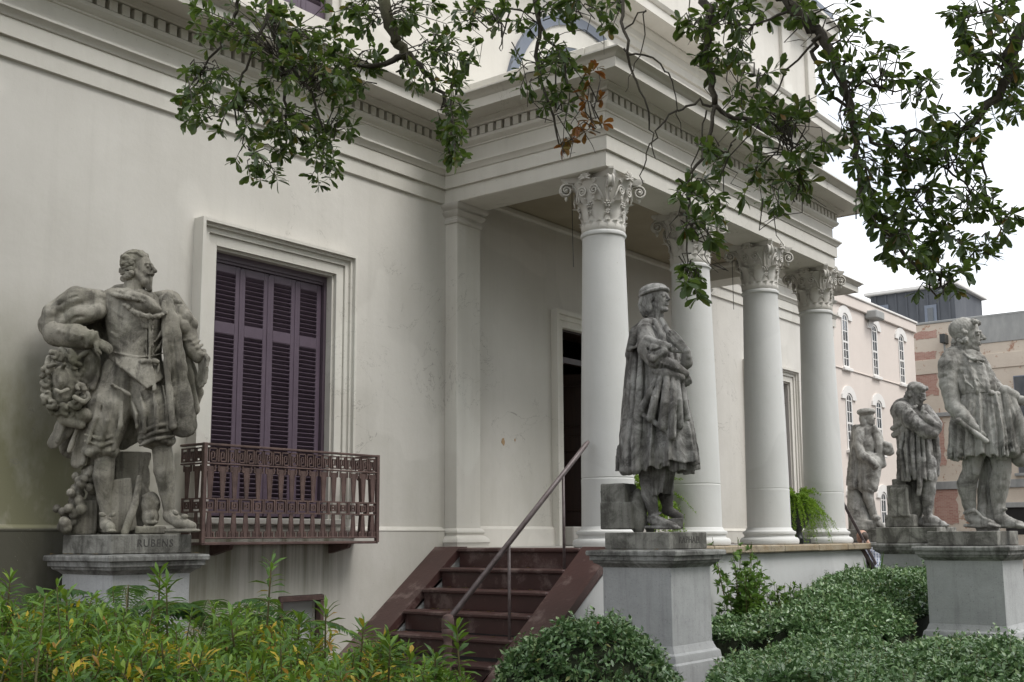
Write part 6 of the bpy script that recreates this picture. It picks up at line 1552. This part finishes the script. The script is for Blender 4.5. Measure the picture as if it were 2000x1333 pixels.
# ---------------------------------------------------------------- holly hedges, right
def hedge(T, pts, zf, leafL, dens_tint=None, nobj=0):
    """leafy sprays over a height field: pts = list of (x, y), zf(x,y) = height"""
    P, D, L = [], [], []
    for (x, y) in pts:
        z = zf(x, y); e = .06; nx_ = -(zf(x+e, y)-zf(x-e, y))/(2*e); ny_ = -(zf(x, y+e)-zf(x, y-e))/(2*e)
        nrm = Vector((nx_, ny_, 1)).normalized()
        b = Vector((x, y, z))-nrm*(.05*NR.rand()+.012*NR.randn()); d = (nrm+Vector(NR.randn(3)*.55)).normalized()
        m = NR.randint(5, 9)
        for j in range(m):
            out = Vector(NR.randn(3)); out = (out-d*out.dot(d)).normalized()
            P.append(b+d*(.05*j/m)); D.append(out+d*(.25+.5*j/m)); L.append(leafL*(.7+.5*NR.rand()))
    tw = MB()       # stray shoots that break the clipped outline
    for k in range(len(pts)//26):
        x, y = pts[NR.randint(len(pts))]; z = zf(x, y); b = Vector((x, y, z-.02)); ln = .06+.11*NR.rand(); d = Vector((NR.randn()*.35, NR.randn()*.35, 1)).normalized(); tw.tube([b, b+d*ln], [.002, .001], 3, False)
        for j in range(9):
            out = Vector(NR.randn(3)); out = (out-d*out.dot(d)).normalized(); P.append(b+d*ln*(.25+.75*j/9)); D.append(out+d*.5); L.append(leafL*(.6+.4*NR.rand()))
    tw.build('stray_twigs', M['stem'], T, True, False)['kind'] = 'stuff'
    P = np.array([V3(p) for p in P]); D = np.array([V3(p) for p in D]); L = np.array(L); n = len(P)
    U = np.array([0, 0, 1.0])+rand_dir(n)*.7
    ix = np.arange(n)
    if nobj:
        vis = np.array([0 < proj(p)[0] < 2000 and proj(p)[1] < 1333 for p in P]); dep = (P-np.array([0, 0, ZC])) @ V3(fw)
        ix = np.argsort(np.where(vis, -L/dep-.0004*P[:, 2], 1)); a = ix[:nobj]; ix = ix[nobj:]
        leaf_objects('leaf', P[a], D[a], U[a], L[a], leaf_template('oval'), M['holly'], T)
    leaf_cloud('leaf_mass', P[ix], D[ix], U[ix], L[ix], SMALL, M['holly'], T, 1.0, None, 'stuff')
def inner_mesh(T, x0, x1, y0, y1, zf, inside, n=46, dz=.07):  # dark core added beneath the leaves, closes the gaps between them
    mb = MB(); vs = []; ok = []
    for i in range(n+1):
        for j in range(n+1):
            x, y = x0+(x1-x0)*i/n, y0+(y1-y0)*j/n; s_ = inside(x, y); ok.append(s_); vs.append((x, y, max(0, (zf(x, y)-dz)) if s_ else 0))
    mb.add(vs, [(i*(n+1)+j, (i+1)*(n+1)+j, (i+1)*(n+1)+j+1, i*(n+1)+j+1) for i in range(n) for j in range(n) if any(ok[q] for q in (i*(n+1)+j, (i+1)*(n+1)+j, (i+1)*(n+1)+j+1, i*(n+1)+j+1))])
    mb.build('dark_core_sheet', M['inner'], T, True)
def bumps(x, y): return .05*math.sin(1.9*x-1.3*y+2)+.035*math.sin(3.1*x+1.7*y)+.03*math.sin(5.3*y-2.2*x+1)+.022*math.sin(9*x+4*y)+.018*math.sin(11*y-7*x)
def berries(T, pts, zf, n, nm='berry'):
    me = MB().lathe([(.001, -.008), (.006, -.005), (.008, 0), (.006, .005), (.001, .008)], 8).mesh(nm); me.materials.append(M['berry'])
    for k in range(n):
        x, y = pts[NR.randint(len(pts))]; o = bpy.data.objects.new(nm, me); COL.objects.link(o); o.parent = T; o.location = (x, y, zf(x, y)+.03)
M['berry'] = simple('red_berry', (.45, .02, .03), (.30, .015, .02), 20, .3)
def mound():
    c = atd(1140, 1100, 6.7); cx, cy = c.x, c.y
    T = tag(empty('holly_mound', (0, 0, 0)), 'rounded holly bush at the foot of the stairs, left of the centre pedestal', 'shrub', 'clipped holly bushes')
    def zf(x, y):
        u, v = (x-cx), (y-cy); r = u*u/.66**2+v*v/.60**2
        return 1.135*math.sqrt(max(0, 1-r**1.6))*.999+bumps(x*1.7, y*1.7)*.8-.02
    pts = []
    while len(pts) < 3600:
        u, v = NR.rand()*1.4-.7, NR.rand()*1.3-.65
        if u*u/.66**2+v*v/.60**2 < .985: pts.append((cx+u, cy+v))
        if NR.rand() < .35:          # denser on the steep flank that faces the camera
            a = math.pi*(1+NR.rand())+.6; r = .90+.09*NR.rand(); pts.append((cx+.66*r*math.cos(a), cy+.60*r*math.sin(a)))
    hedge(T, pts, zf, .040, None, 200); inner_mesh(T, cx-.7, cx+.7, cy-.65, cy+.65, zf, lambda x, y: ((x-cx)/.64)**2+((y-cy)/.58)**2 < .97)
    berries(T, pts, zf, 8)
mound()
PEDS = [(8.25, 4.95, .44), (11.78, 3.45, .50), (15.45, 5.25, .5)]
def in_ped(x, y, e=0.0): return any(abs(x-a) < r+e and abs(y-b) < r+e for a, b, r in PEDS)
def tall_hedge():
    T = tag(empty('holly_hedge', (0, 0, 0)), 'tall clipped holly hedge along the porch wall, behind the right pedestal', 'hedge', 'clipped holly bushes')
    def zf(x, y):
        px, py, d = proj((x, y, 1.0)); yt = np.interp(px, [1360, 1420, 1500, 1560, 1610, 1700, 1830, 2000], [1215, 1200, 1190, 1165, 1143, 1133, 1130, 1130])
        z = ZC-(yt-1045)/F*12.3
        edge = min(1, max(0, (y-3.85)/.5)); return (.62+(z-.62)*edge**.6)+bumps(x, y)*.7
    inside = lambda x, y: 9.1 < x < 15.0 and 3.9 < y < 5.55 and not in_ped(x, y, .02)
    pts = []
    while len(pts) < 12500:
        x, y = 9.1+5.9*NR.rand(), 3.9+1.65*NR.rand()**1.3
        if inside(x, y): pts.append((x, y))
        x, y = 9.1+5.9*NR.rand(), 3.88+.34*NR.rand()
        if inside(x, y) and NR.rand() < .5: pts.append((x, y))
    hedge(T, pts, zf, .050); inner_mesh(T, 9.1, 15, 3.85, 5.6, zf, inside, 50, .08); berries(T, pts, zf, 8)
tall_hedge()
def low_hedge():
    T = tag(empty('holly_hedge', (0, 0, 0)), 'low spreading holly hedge filling the right foreground', 'hedge', 'clipped holly bushes')
    def zf(x, y):
        px, py, d = proj((x, y, .8)); l = 1/(1+math.exp(-(px-1372)/9)); return (.84-.055*max(0, d-6.5)+bumps(x, y)*1.0)*(.15+.85*l)
    def inside(x, y):
        px, py, d = proj((x, y, .8)); return 1345 < px < 2250 and 5.4 < d and y < 4.22 and y > -.6 and x < 14 and not in_ped(x, y, .03)
    pts = []
    while len(pts) < 15000:
        d = 5.4+5.6*NR.rand()**1.35; px = 1350+850*NR.rand(); p = atd(px, 1150, d)
        if inside(p.x, p.y): pts.append((p.x, p.y))
    hedge(T, pts, zf, .043, None, 90); inner_mesh(T, 4.4, 14, -.7, 4.2, zf, inside, 90, .08); berries(T, pts, zf, 14)
low_hedge()
# ---------------------------------------------------------------- weeds by the porch wall, iris blades, potted ferns
def weed(px, py0, d, h, n, label):
    c = atd(px, py0, d); T = tag(empty('weed_plant', (c.x, c.y, 0)), label, 'plant', 'weeds growing at the porch wall'); store = ([], [], [], []); stem = MB()
    for i in range(n):
        a = NR.rand()*6.28; r = .42*NR.rand()*h; b = Vector((r*.4*math.cos(a), r*.4*math.sin(a), c.z-.6)); tip = Vector((r*1.4*math.cos(a), r*1.4*math.sin(a), c.z+h*(.35+.65*NR.rand())))
        stem.tube([b, b.lerp(tip, .5)+Vector((0, 0, .03)), tip], [.006, .005, .002], 5, False)
        for k in range(12):
            t = .25+.75*k/12; p = b.lerp(tip, t); a2 = k*2.4+i; dd = Vector((math.cos(a2), math.sin(a2), .35)); q = p+dd*.10*(1.15-t)
            stem.tube([p, q], [.002, .001], 3, False)
            for j in range(6):
                store[0].append(p.lerp(q, .3+.7*j/5)); store[1].append(dd+Vector(NR.randn(3)*.7)); store[2].append(.12*(1.25-t*.7)*(.7+.4*NR.rand())); store[3].append(0)
    P = np.array([V3(p) for p in store[0]]); D = np.array([V3(p) for p in store[1]]); U = np.array([0, 0, 1.])+rand_dir(len(P))*.5
    leaf_cloud('leaves', P, D, U, np.array(store[2]), leaf_template('oval'), M['weed'], T, .95, None, 'stuff'); stem.build('stems', M['stem'], T, True, False)
weed(1458, 1190, 11.4, .72, 20, 'leafy green weed against the white porch wall, the taller one')
weed(1532, 1200, 11.7, .50, 14, 'shorter leafy weed against the porch wall beside the vent')
def iris():
    c = atd(1698, 1140, 14.6); T = tag(empty('iris_clump', (c.x, c.y, 0)), 'upright grassy leaf blades at the foot of the far stairs', 'plant')
    for k in range(12):
        a = NR.rand()*6.28; l = .42+.25*NR.rand(); mb = MB(); b = Vector((NR.randn()*.06, NR.randn()*.06, .75)); s_ = Vector((math.cos(a), math.sin(a), 0))*.016; ln = Vector((NR.randn()*.12, NR.randn()*.12, l))
        pts = [(b, 1), (b+ln*.5, 1), (b+ln*.85+Vector((0, 0, -.01)), .7), (b+ln, .05)]
        vs = [p+s_*q*sg for p, q in pts for sg in (-1, 1)]; mb.add(vs, [(0, 1, 3, 2), (2, 3, 5, 4), (4, 5, 7, 6)]); mb.build('blade', M['weed'], T)
    MB().tube([(0, 0, 0), (0, 0, .8)], .08, 8).build('root_crown', M['inner'], T)
iris()
M['urn'] = simple('urn_paint', (.018, .020, .020), (.035, .038, .036), 20, .4, .1, 80)
def potted(x, y, label):
    T = tag(empty('potted_fern', (x, y, ZF)), label, 'potted plant', 'ferns in dark urns on the porch')
    u = MB(); sq(u, [(.12, .0), (.12, .06), (.10, .07)]); u.build('urn_foot', M['urn'], T)
    sharp(MB().lathe([(.085, .07), (.06, .10), (.05, .15), (.065, .19), (.13, .24), (.17, .32), (.18, .40), (.17, .46), (.205, .48), (.21, .50), (.195, .51), (.16, .50), (.15, .44)], 24).build('urn', M['urn'], T), 35)
    for s_ in (-1, 1): MB().tube([(s_*.17, 0, .30), (s_*.225, 0, .28), (s_*.225, 0, .21), (s_*.15, 0, .22)], .014, 6).build('handle', M['urn'], T, True)
    P, D, L = [], [], []; st = MB()
    for k in range(190):
        a = NR.rand()*6.28; el = .15+1.2*NR.rand(); l = .36+.36*NR.rand(); h = Vector((math.cos(a), math.sin(a), 0)); pts = []
        dr = .35+.65*NR.rand()
        for i in range(10):
            t = i/9; pts.append(Vector((0, 0, .47))+h*(.05+l*.72*math.cos(el)*t)+Vector((0, 0, l*math.sin(el)*t*1.1-dr*l*1.5*t*t)))
        st.tube(pts, .0016, 3, False)
        for i in range(26):
            t = (i+1)/27; j = min(8, int(t*9)); p = pts[j].lerp(pts[j+1], t*9-j)
            for q in range(3): P.append(V3(p)); D.append(NR.randn(3)*.8+np.array([0, 0, .1])); L.append(.046*(1.1-.55*t))
    P = np.array(P); leaf_cloud('fern_fronds', P, np.array(D), rand_dir(len(P)), np.array(L), SMALL, M['potfern'], T, .7, None, 'stuff'); s_ = st.build('frond_stems', M['potfern'], T, True, False); s_['kind'] = 'stuff'
potted(13.93, 6.25, 'bright green fern in a dark urn between the two far columns')
potted(10.60, 6.42, 'bright green fern spilling out behind the centre statue legs')
# ================================================================== ground and background
g = MB().add([(-150, -150, 0), (400, -150, 0), (400, 400, 0), (-150, 400, 0)], [(0, 1, 2, 3)]).build('ground', M['soil']); tag(g, kind='structure')
M['asphalt'] = simple('asphalt', (.045, .045, .047), (.065, .064, .062), 2, .9, .3, 60)
M['paving'] = simple('paving', (.26, .25, .23), (.20, .19, .175), 2, .85, .2, 40)
tag(MB().box(21.0, 400, -150, 400, -.05, .02).build('road', M['asphalt']), kind='structure')
tag(MB().bbox(20.2, 20.99, -60, 60, -.1, .12, .02).build('pavement', M['paving']), kind='structure')
def onX(px, py, X): d = ray(px, py); return CAM+d*(X/d.x)
def brickmat(name, c1, c2, mortar, paint=None, cov=.5, scale=1.0):
    m, t, b = NT(name)
    br = t.nodes.new('ShaderNodeTexBrick'); br.inputs['Scale'].default_value = 4.0*scale; br.inputs['Mortar Size'].default_value = .02; br.inputs['Brick Width'].default_value = .9; br.inputs['Row Height'].default_value = .3
    br.inputs['Color1'].default_value = (*c1, 1); br.inputs['Color2'].default_value = (*c2, 1); br.inputs['Mortar'].default_value = (*mortar, 1)
    ax = axes(t); cb = t.nodes.new('ShaderNodeCombineXYZ'); t.links.new(mth(t, 'ADD', ax[0], ax[1]), cb.inputs[0]); t.links.new(ax[2], cb.inputs[1]); t.links.new(cb.outputs[0], br.inputs['Vector'])
    c = br.outputs['Color']
    if paint:
        p = mixc(t, ramp(t, noise(t, .7, 6, .65), [(.35, 0.), (.7, 1.)]), paint[0], paint[1])
        p = mixc(t, .16, p, c)
        c = mixc(t, ramp(t, noise(t, 1.6, 8, .72), [(cov, 0.), (cov+.04, 1.)]), p, c)
    t.links.new(c, b.inputs['Base Color']); b.inputs['Roughness'].default_value = .85; bump(t, b, br.outputs['Fac'], .25, .01)
    return m
M['pinkbrick'] = brickmat('painted_pink_brick', (.50, .38, .31), (.46, .35, .29), (.40, .31, .26), ((.61, .555, .505), (.56, .51, .465)), .80)
M['creambrick'] = brickmat('painted_cream_brick', (.30, .15, .10), (.36, .20, .13), (.42, .36, .28), ((.60, .54, .45), (.52, .46, .38)), .57)
M['redbrick'] = brickmat('red_brick', (.33, .17, .13), (.40, .24, .19), (.42, .35, .30))
M['concrete'] = simple('stained_concrete', (.34, .34, .325), (.20, .205, .20), 1.2, .85, .3, 20, 'pos', 0, .3, (1, 1, .4))
M['white'] = simple('white_paint', (.68, .66, .63), (.60, .58, .55), 2, .6)
M['tower'] = simple('dark_cladding', (.055, .06, .07), (.10, .105, .115), .9, .7, .2, 8, 'pos', 0, .3, (1, 1, .3))
# ---- pink building beyond the mansion, facing the same way
YP = 17.6
a = onY(1640, 573, YP); b = onY(1783, 634, YP); ZR = (a.z+b.z)/2; XA, XB = 24.0, b.x
pk = tag(empty('brick_building', ((XA+XB)/2, YP, 0)), 'pale pink painted brick building with white arched sash windows', 'building')
po = Matrix.Translation((-(XA+XB)/2, -YP, 0))
def PK(o): o.parent = pk; o.matrix_parent_inverse = po; return o
PK(MB().box(XA, XB, YP, YP+25, 0, ZR-.45).build('wall', M['pinkbrick']))
PK(MB().bbox(XA-.1, XB+.1, YP-.12, YP+25.1, ZR-.45, ZR, .03).build('parapet', M['pinkbrick']))
PK(MB().bbox(XA-.15, XB+.15, YP-.18, YP+25.2, ZR, ZR+.10, .02).build('coping', M['white']))
pw = []
for (l, t_, r, bt) in ((1642, 624, 1658, 721), (1700, 643, 1716, 737), (1753, 661, 1768, 751)):
    p, q = onY(l, t_, YP), onY(r, bt, YP); pw.append((p.x, q.x, q.z, p.z))
dx_ = (pw[2][0]-pw[0][0])/2; ww = sum(q[1]-q[0] for q in pw)/3; z3b = sum(q[2] for q in pw)/3; z3t = sum(q[3] for q in pw)/3
z2t = onY(1651, 782, YP).z; z2t = (z2t+onY(1710, 791, YP).z)/2; z2b = z2t-(z3t-z3b)*1.02; z1t = onY(1723, 973, YP).z; z1b = onY(1723, 1037, YP).z
def sash(x0, x1, z0, z1):
    xc, r = (x0+x1)/2, (x1-x0)/2; rise = r*.75
    def seg(r_, z_, n=10): return [(xc+r_*math.cos(math.pi*i/n), z_+rise*(r_/r)*math.sin(math.pi*i/n)) for i in range(n+1)]
    # brick arch proud of the wall
    mb = MB(); A = seg(r+.02, z1); B = seg(r+.42, z1); n = len(A); vs = [(p[0], y, p[1]) for y in (YP-.07, YP+.02) for p in A+B]
    mb.add(vs, [f for i in range(n-1) for f in ((i, i+1, n+i+1, n+i), (i, 2*n+i, 2*n+i+1, i+1), (n+i, n+i+1, 3*n+i+1, 3*n+i))]+[(0, n, 3*n, 2*n), (n-1, 3*n-1, 4*n-1, 2*n-1)])
    PK(mb.build('window_arch', M['white']))
    w_ = MB(); fw_ = .09
    A = seg(r, z1); B = seg(r-fw_, z1); vs = [(p[0], y, p[1]) for y in (YP-.035, YP+.02) for p in A+B]
    w_.add(vs, [f for i in range(n-1) for f in ((i, i+1, n+i+1, n+i), (i, 2*n+i, 2*n+i+1, i+1), (n+i, n+i+1, 3*n+i+1, 3*n+i))])
    w_.box(x0, x0+fw_, YP-.035, YP+.02, z0, z1).box(x1-fw_, x1, YP-.035, YP+.02, z0, z1).box(x0+fw_, x1-fw_, YP-.035, YP+.02, z0, z0+.08)
    win = PK(w_.build('window', M['white']))
    g_ = MB(); g_.prism([(x0+fw_, z0+.08), (x1-fw_, z0+.08)]+[p for p in seg(r-fw_, z1)], YP-.012, YP-.004, 'y'); sub(g_.build('pane', M['glass']), win)
    zm = (z0+z1+rise*.5)/2
    bars = MB(); bars.box(x0+fw_, x1-fw_, YP-.03, YP-.0125, zm-.04, zm+.04)
    sub(bars.build('meeting_rail', M['white']), win)
    for zz in (z0+(zm-z0)*.36, z0+(zm-z0)*.68, zm+(z1+.3-zm)*.36, zm+(z1+.3-zm)*.72): sub(MB().box(x0+fw_, x1-fw_, YP-.026, YP-.0126, zz-.018, zz+.018).build('glazing_bar', M['white']), win)
    sub(MB().box(xc-.02, xc+.02, YP-.027, YP-.0127, z0+.08, z1+rise*.8).build('glazing_bar', M['white']), win)
    PK(MB().bbox(x0-.12, x1+.12, YP-.14, YP+.02, z0-.14, z0-.005, .02).build('window_sill', M['white']))
for k in range(-5, 3):
    x = pw[0][0]+dx_*k
    if x+ww > XB-.3: continue
    sash(x, x+ww, z3b, z3t); sash(x+.05, x+ww+.05, z2b, z2t); sash(x+.05, x+ww+.05, z1b-.9, z1t)
PK(MB().bbox(XA, XB, YP-.05, YP, (z3b+z2t)/2+.55, (z3b+z2t)/2+.60, .01).build('string_course', M['pinkbrick']))
p = onY(1688, 617, YP); PK(MB().bbox(p.x, p.x+.9, YP-.55, YP, p.z-.15, p.z+.22, .05).build('wall_lamp', M['concrete']))
# ---- cream brick building across the street, facing the mansion's side
XC = 58.0
tl, tr_ = onX(1784, 634, XC), onX(2000, 615, XC); ZC2 = (tl.z+tr_.z)/2; YB, YA = tl.y+.6, 1.0
cr = tag(empty('brick_building', (XC, (YA+YB)/2, 0)), 'cream painted brick warehouse with bare red brick patches', 'building')
co = Matrix.Translation((-XC, -(YA+YB)/2, 0))
def CR(o): o.parent = cr; o.matrix_parent_inverse = co; return o
CR(MB().box(XC, XC+18, YA, YB+20, 0, ZC2).build('wall', M['creambrick']))
CR(MB().bbox(XC-.06, XC+18, YA-.05, YB+20.05, ZC2, ZC2+.12, .02).build('coping', M['concrete']))
def rectX(l, t_, r, bt, x, th, name, mat, par=None, bev=.01):
    A, B = onX(l, t_, XC), onX(r, bt, XC); o = MB().bbox(x, x+th, min(A.y, B.y), max(A.y, B.y), min(A.z, B.z), max(A.z, B.z), bev).build(name, M[mat])
    return CR(o) if par is None else sub(o, par)
rectX(1906, 622, 2060, 657, XC-.05, .05, 'cement_band', 'concrete')
for (l, t_, r, bt) in ((1784, 690, 1832, 772), (1823, 821, 1846, 910), (1822, 953, 1874, 1024), (1786, 650, 1830, 660), (1880, 668, 1900, 672), (1850, 778, 1868, 783)):
    A_, B_2 = onX(l, t_, XC), onX(r, bt, XC); poly = []; j = .05 if bt-t_ > 20 else .03
    y0_, y1_, z0_, z1_ = B_2.y, A_.y, B_2.z, A_.z
    for (ya, za), (yb, zb) in (((y0_, z0_), (y1_, z0_)), ((y1_, z0_), (y1_, z1_)), ((y1_, z1_), (y0_, z1_)), ((y0_, z1_), (y0_, z0_))):
        for k in range(9): poly.append((ya+(yb-ya)*k/9+NR.randn()*j, za+(zb-za)*k/9+NR.randn()*j*.7))
    CR(MB().prism(poly, XC-.015, XC+.01, 'x').build('brick_patch', M['redbrick']))
rectX(1785, 706, 2060, 709, XC-.06, .06, 'string_course', 'creambrick'); rectX(1785, 943, 2060, 950, XC-.10, .10, 'string_course', 'concrete'); rectX(1818, 808, 1860, 813, XC-.14, .14, 'pipe', 'concrete')
for (l, t_, r, bt) in ((1979, 735, 2042, 832), (1985, 846, 2048, 925), (1930, 738, 1945, 780)):
    f = rectX(l, t_, r, bt, XC-.05, .06, 'window', 'greyframe'); rectX(l+2, t_+2, r-2, bt-2, XC-.07, .03, 'pane', 'glass', f, .002)
    rectX(l+2, (t_+bt)/2-1, r-2, (t_+bt)/2+1.5, XC-.10, .04, 'meeting_rail', 'greyframe', f, .002); rectX(l-2, bt, r+2, bt+3, XC-.16, .16, 'sill', 'concrete')
rectX(1962, 990, 2060, 1044, XC-.03, .04, 'garage_opening', 'dark'); rectX(1958, 982, 2060, 990, XC-.12, .12, 'lintel', 'concrete')
lm = rectX(1842, 656, 1853, 672, XC-.6, .6, 'wall_lamp', 'urn'); rectX(1846, 672, 1850, 692, XC-.3, .15, 'lamp_bracket', 'concrete', lm)
# ---- dark plant tower on the roofs behind
XT = 74.0
A, B = onX(1700, 580, XT), onX(1868, 640, XT)
tw_ = tag(empty('rooftop_tower', (XT, (A.y+B.y)/2, 0)), 'dark clad rooftop plant tower behind the brick buildings', 'building')
to = Matrix.Translation((-XT, -(A.y+B.y)/2, 0))
def TW(o): o.parent = tw_; o.matrix_parent_inverse = to; return o
TW(MB().box(XT, XT+6, B.y, A.y, 0, A.z).build('tower_wall', M['tower']))
TW(MB().bbox(XT-.35, XT+6.3, B.y-.3, A.y+.35, A.z, A.z+.24, .05).build('roof_slab', M['white']))
for k in range(8): TW(MB().box(XT-.06, XT, B.y+(A.y-B.y)*(k+.5)/8-.06, B.y+(A.y-B.y)*(k+.5)/8+.06, 6, A.z).build('cladding_rib', M['tower']))
for l, r in ((1806, 1832), (1716, 1738)):
    P_, Q_ = onX(l, 598, XT), onX(r, 640, XT); wn = TW(MB().box(XT-.10, XT, Q_.y, P_.y, Q_.z, P_.z).build('window', M['greyframe'])); sub(MB().box(XT-.14, XT-.10, Q_.y+.2, P_.y-.2, Q_.z+.1, P_.z-.2).build('pane', M['glass']), wn)
# roof-top boxes
for k, px_ in enumerate((1755, 1762, 1772, 1780, 1797)):
    q = onX(px_, 632, 62); tag(MB().bbox(q.x, q.x+.4, q.y-.12, q.y+.12, ZC2+.1, ZC2+.75-.1*(k % 2), .02).build('roof_vent', M['white']), ('first', 'second', 'third', 'fourth', 'fifth')[k]+' small white vent from the left on the far roof', 'vent', 'vents on the far roof')
# ---- chips in the porch wall plaster
M['chip'] = simple('bare_plaster', (.34, .20, .09), (.45, .33, .2), 40, .95)
for px_, py_, r in ((983, 862, .05), (1006, 860, .02)):
    c = onY(px_, py_, YW-.0035); mb = MB(); n = 11; vs = [(c.x+r*.6*(.6+.6*NR.rand())*math.cos(6.283*i/n), YW-.0035, c.z+r*(.6+.6*NR.rand())*math.sin(6.283*i/n)) for i in range(n)]
    mb.add([(v[0], YW-.0035, v[2]) for v in vs]+[(v[0], YW, v[2]) for v in vs], [tuple(range(n))]+[(i, (i+1) % n, n+(i+1) % n, n+i) for i in range(n)]); H(mb.build('plaster_chip', M['chip']))
# hanging wires under the portico ceiling
for px_, y0_, y1_ in ((1118, 445, 522), (1431, 545, 605)):
    a, b = onY(px_, y0_, 6.9), onY(px_+2, y1_, 6.9); H(MB().tube([(a.x, a.y, 5.42), a, b], .004, 5).build('hanging_wire', M['urn']))
# ---- visitor coming down the far stairs, head and shoulders above the stair wall
def visitor():
    px, py, d = 1694, 1040, 16.6
    c = atd(px, 1046, d); x, y = c.x, c.y; sx = d*math.cos(math.atan((px-CX)/F))/F; sz = d/F
    set_frame(x, y, 0)
    root = tag(empty('person', (x, y, 0), math.atan2(y, x)-math.pi/2), 'person in a blue and white checked shirt, head bowed, on the far stairs', 'person')
    gz = proj((x, y, 0))[1]; pz = proj((x, y, 0)); S0 = dict(px0=px, py0=gz, sx=sx, sz=sz)
    skin = simple('skin', (.42, .24, .17), (.50, .30, .22), 20, .5); hairm = simple('dark_hair', (.035, .022, .014), (.06, .04, .026), 60, .6); jean = simple('trousers', (.05, .055, .075), (.08, .085, .11), 20, .8)
    m, t, b_ = NT('checked_shirt')
    ax = t.nodes.new('ShaderNodeSeparateXYZ'); t.links.new(t.nodes.new('ShaderNodeTexCoord').outputs['Object'], ax.inputs[0])
    s1 = ramp(t, mth(t, 'FRACT', mth(t, 'MULTIPLY', ax.outputs[0], 26)), [(.3, 0.), (.4, 1.)]); s2 = ramp(t, mth(t, 'FRACT', mth(t, 'MULTIPLY', ax.outputs[2], 26)), [(.3, 0.), (.4, 1.)])
    cc = mixc(t, s1, (.12, .17, .33), (.62, .66, .74)); cc = mixc(t, mth(t, 'MULTIPLY', s2, .5), cc, (.70, .72, .78)); t.links.new(cc, b_.inputs['Base Color']); b_.inputs['Roughness'].default_value = .85
    top = 1040
    S = Sculpt(px, gz, sx, sz, (1655, 1030, -45), (1740, gz+2, 45), .014)
    S.chain([(1698, 1072, 0), (1690, 1058, -4)], [7, 7], .012)
    Q, u, fr = S.head((1684, 1052, -8), 31, -35, -30)
    for sx_, dd in ((-1, -8), (1, 8)):
        S.chain([(1706+sx_*9, 1165, dd), (1704+sx_*9, 1215, dd-5*sx_), (1706+sx_*9, gz-8, dd)], [10, 8, 6], .02); S.chain([(1706+sx_*9, gz-5, dd), (1696+sx_*9, gz-4, dd-14)], [5, 5], .01)
        S.chain([(1703+sx_*24, 1084, dd), (1702+sx_*29, 1120, dd-4), (1698+sx_*26, 1150, dd-12)], [7, 6, 5], .012); S.hand((1698+sx_*26, 1150, dd-12), (1696+sx_*25, 1172, dd-16), (0, 1, 0), 1, curl=.4, r=1.3)
    S.el((1704, 1110, 0), (19, 13, 40), .03); S.el((1705, 1158, 0), (18, 13, 14), .03)
    S.build('body', skin, root)
    C = Sculpt(px, gz, sx, sz, (1655, 1055, -45), (1745, 1175, 45), .014)
    C.el((1703, 1112, 0), (23, 16, 46), .03); C.el((1703, 1080, 0), (27, 14, 16), .03); C.el((1705, 1150, 0), (21, 15, 16), .03)
    for sx_, dd in ((-1, -8), (1, 8)): C.chain([(1703+sx_*22, 1080, dd), (1702+sx_*29, 1116, dd-4)], [10, 9], .015)
    C.rough(.004, 30, 2); C.build('shirt', m, root)
    J = Sculpt(px, gz, sx, sz, (1670, 1150, -45), (1745, gz+2, 45), .015)
    J.el((1705, 1160, 0), (20, 15, 14), .03)
    for sx_, dd in ((-1, -8), (1, 8)): J.chain([(1706+sx_*9, 1165, dd), (1704+sx_*9, 1215, dd-5*sx_), (1706+sx_*9, gz-12, dd)], [12, 10, 8], .02)
    J.build('trousers', jean, root)
    Hh = Sculpt(px, gz, sx, sz, (1660, 1030, -40), (1715, 1075, 30), .010)
    Hh.m_el(Hh.P((1685, 1049, -7)), (.345*u, .42*u, .38*u), .01); Hh.m_el(Hh.P((1681, 1061, -18)), (.30*u, .32*u, .33*u), .01, True)
    Hh.build('hair', hairm, root)
visitor()

# ---- fallen oak leaves on the steps, the porch edge and the pedestal caps
P_, L_ = [], []
for k in range(110):
    if k < 60:
        i = 1+NR.randint(7); P_.append((8.87-.262*i+.02+.2*NR.rand(), 6.15+1.44*NR.rand()**.6, ZF-.19*i+.006))
    elif k < 80: P_.append((8.95+5.9*NR.rand(), 5.73+.2*NR.rand(), ZF+.008))
    elif k < 95: P_.append((8.25+(.36+.03*NR.rand())*(1 if NR.rand() > .5 else -1), 4.95+(NR.rand()-.5)*.7, 1.522))
    else: P_.append((4.95+(.37+.03*NR.rand())*(1 if NR.rand() > .5 else -1), 7.46+(NR.rand()-.5)*.7, 1.522))
P_ = np.array(P_); n = len(P_); a_ = NR.rand(n)*6.28
M['deadleaf'] = leafmat('dead_leaf', [(0, (.12, .07, .03)), (.5, (.20, .12, .05)), (.8, (.26, .18, .07)), (1, (.10, .10, .03))], .7, .1, .3)
tag(leaf_cloud('leaf_litter', P_, np.stack([np.cos(a_), np.sin(a_), .12*NR.rand(n)], 1), np.array([0, 0, 1.])+rand_dir(n)*.12, .045*(.7+.6*NR.rand(n)), leaf_template('oak'), M['deadleaf'], None, 1.1), 'dry fallen leaves on the steps and ledges', 'leaf litter', None, 'stuff')
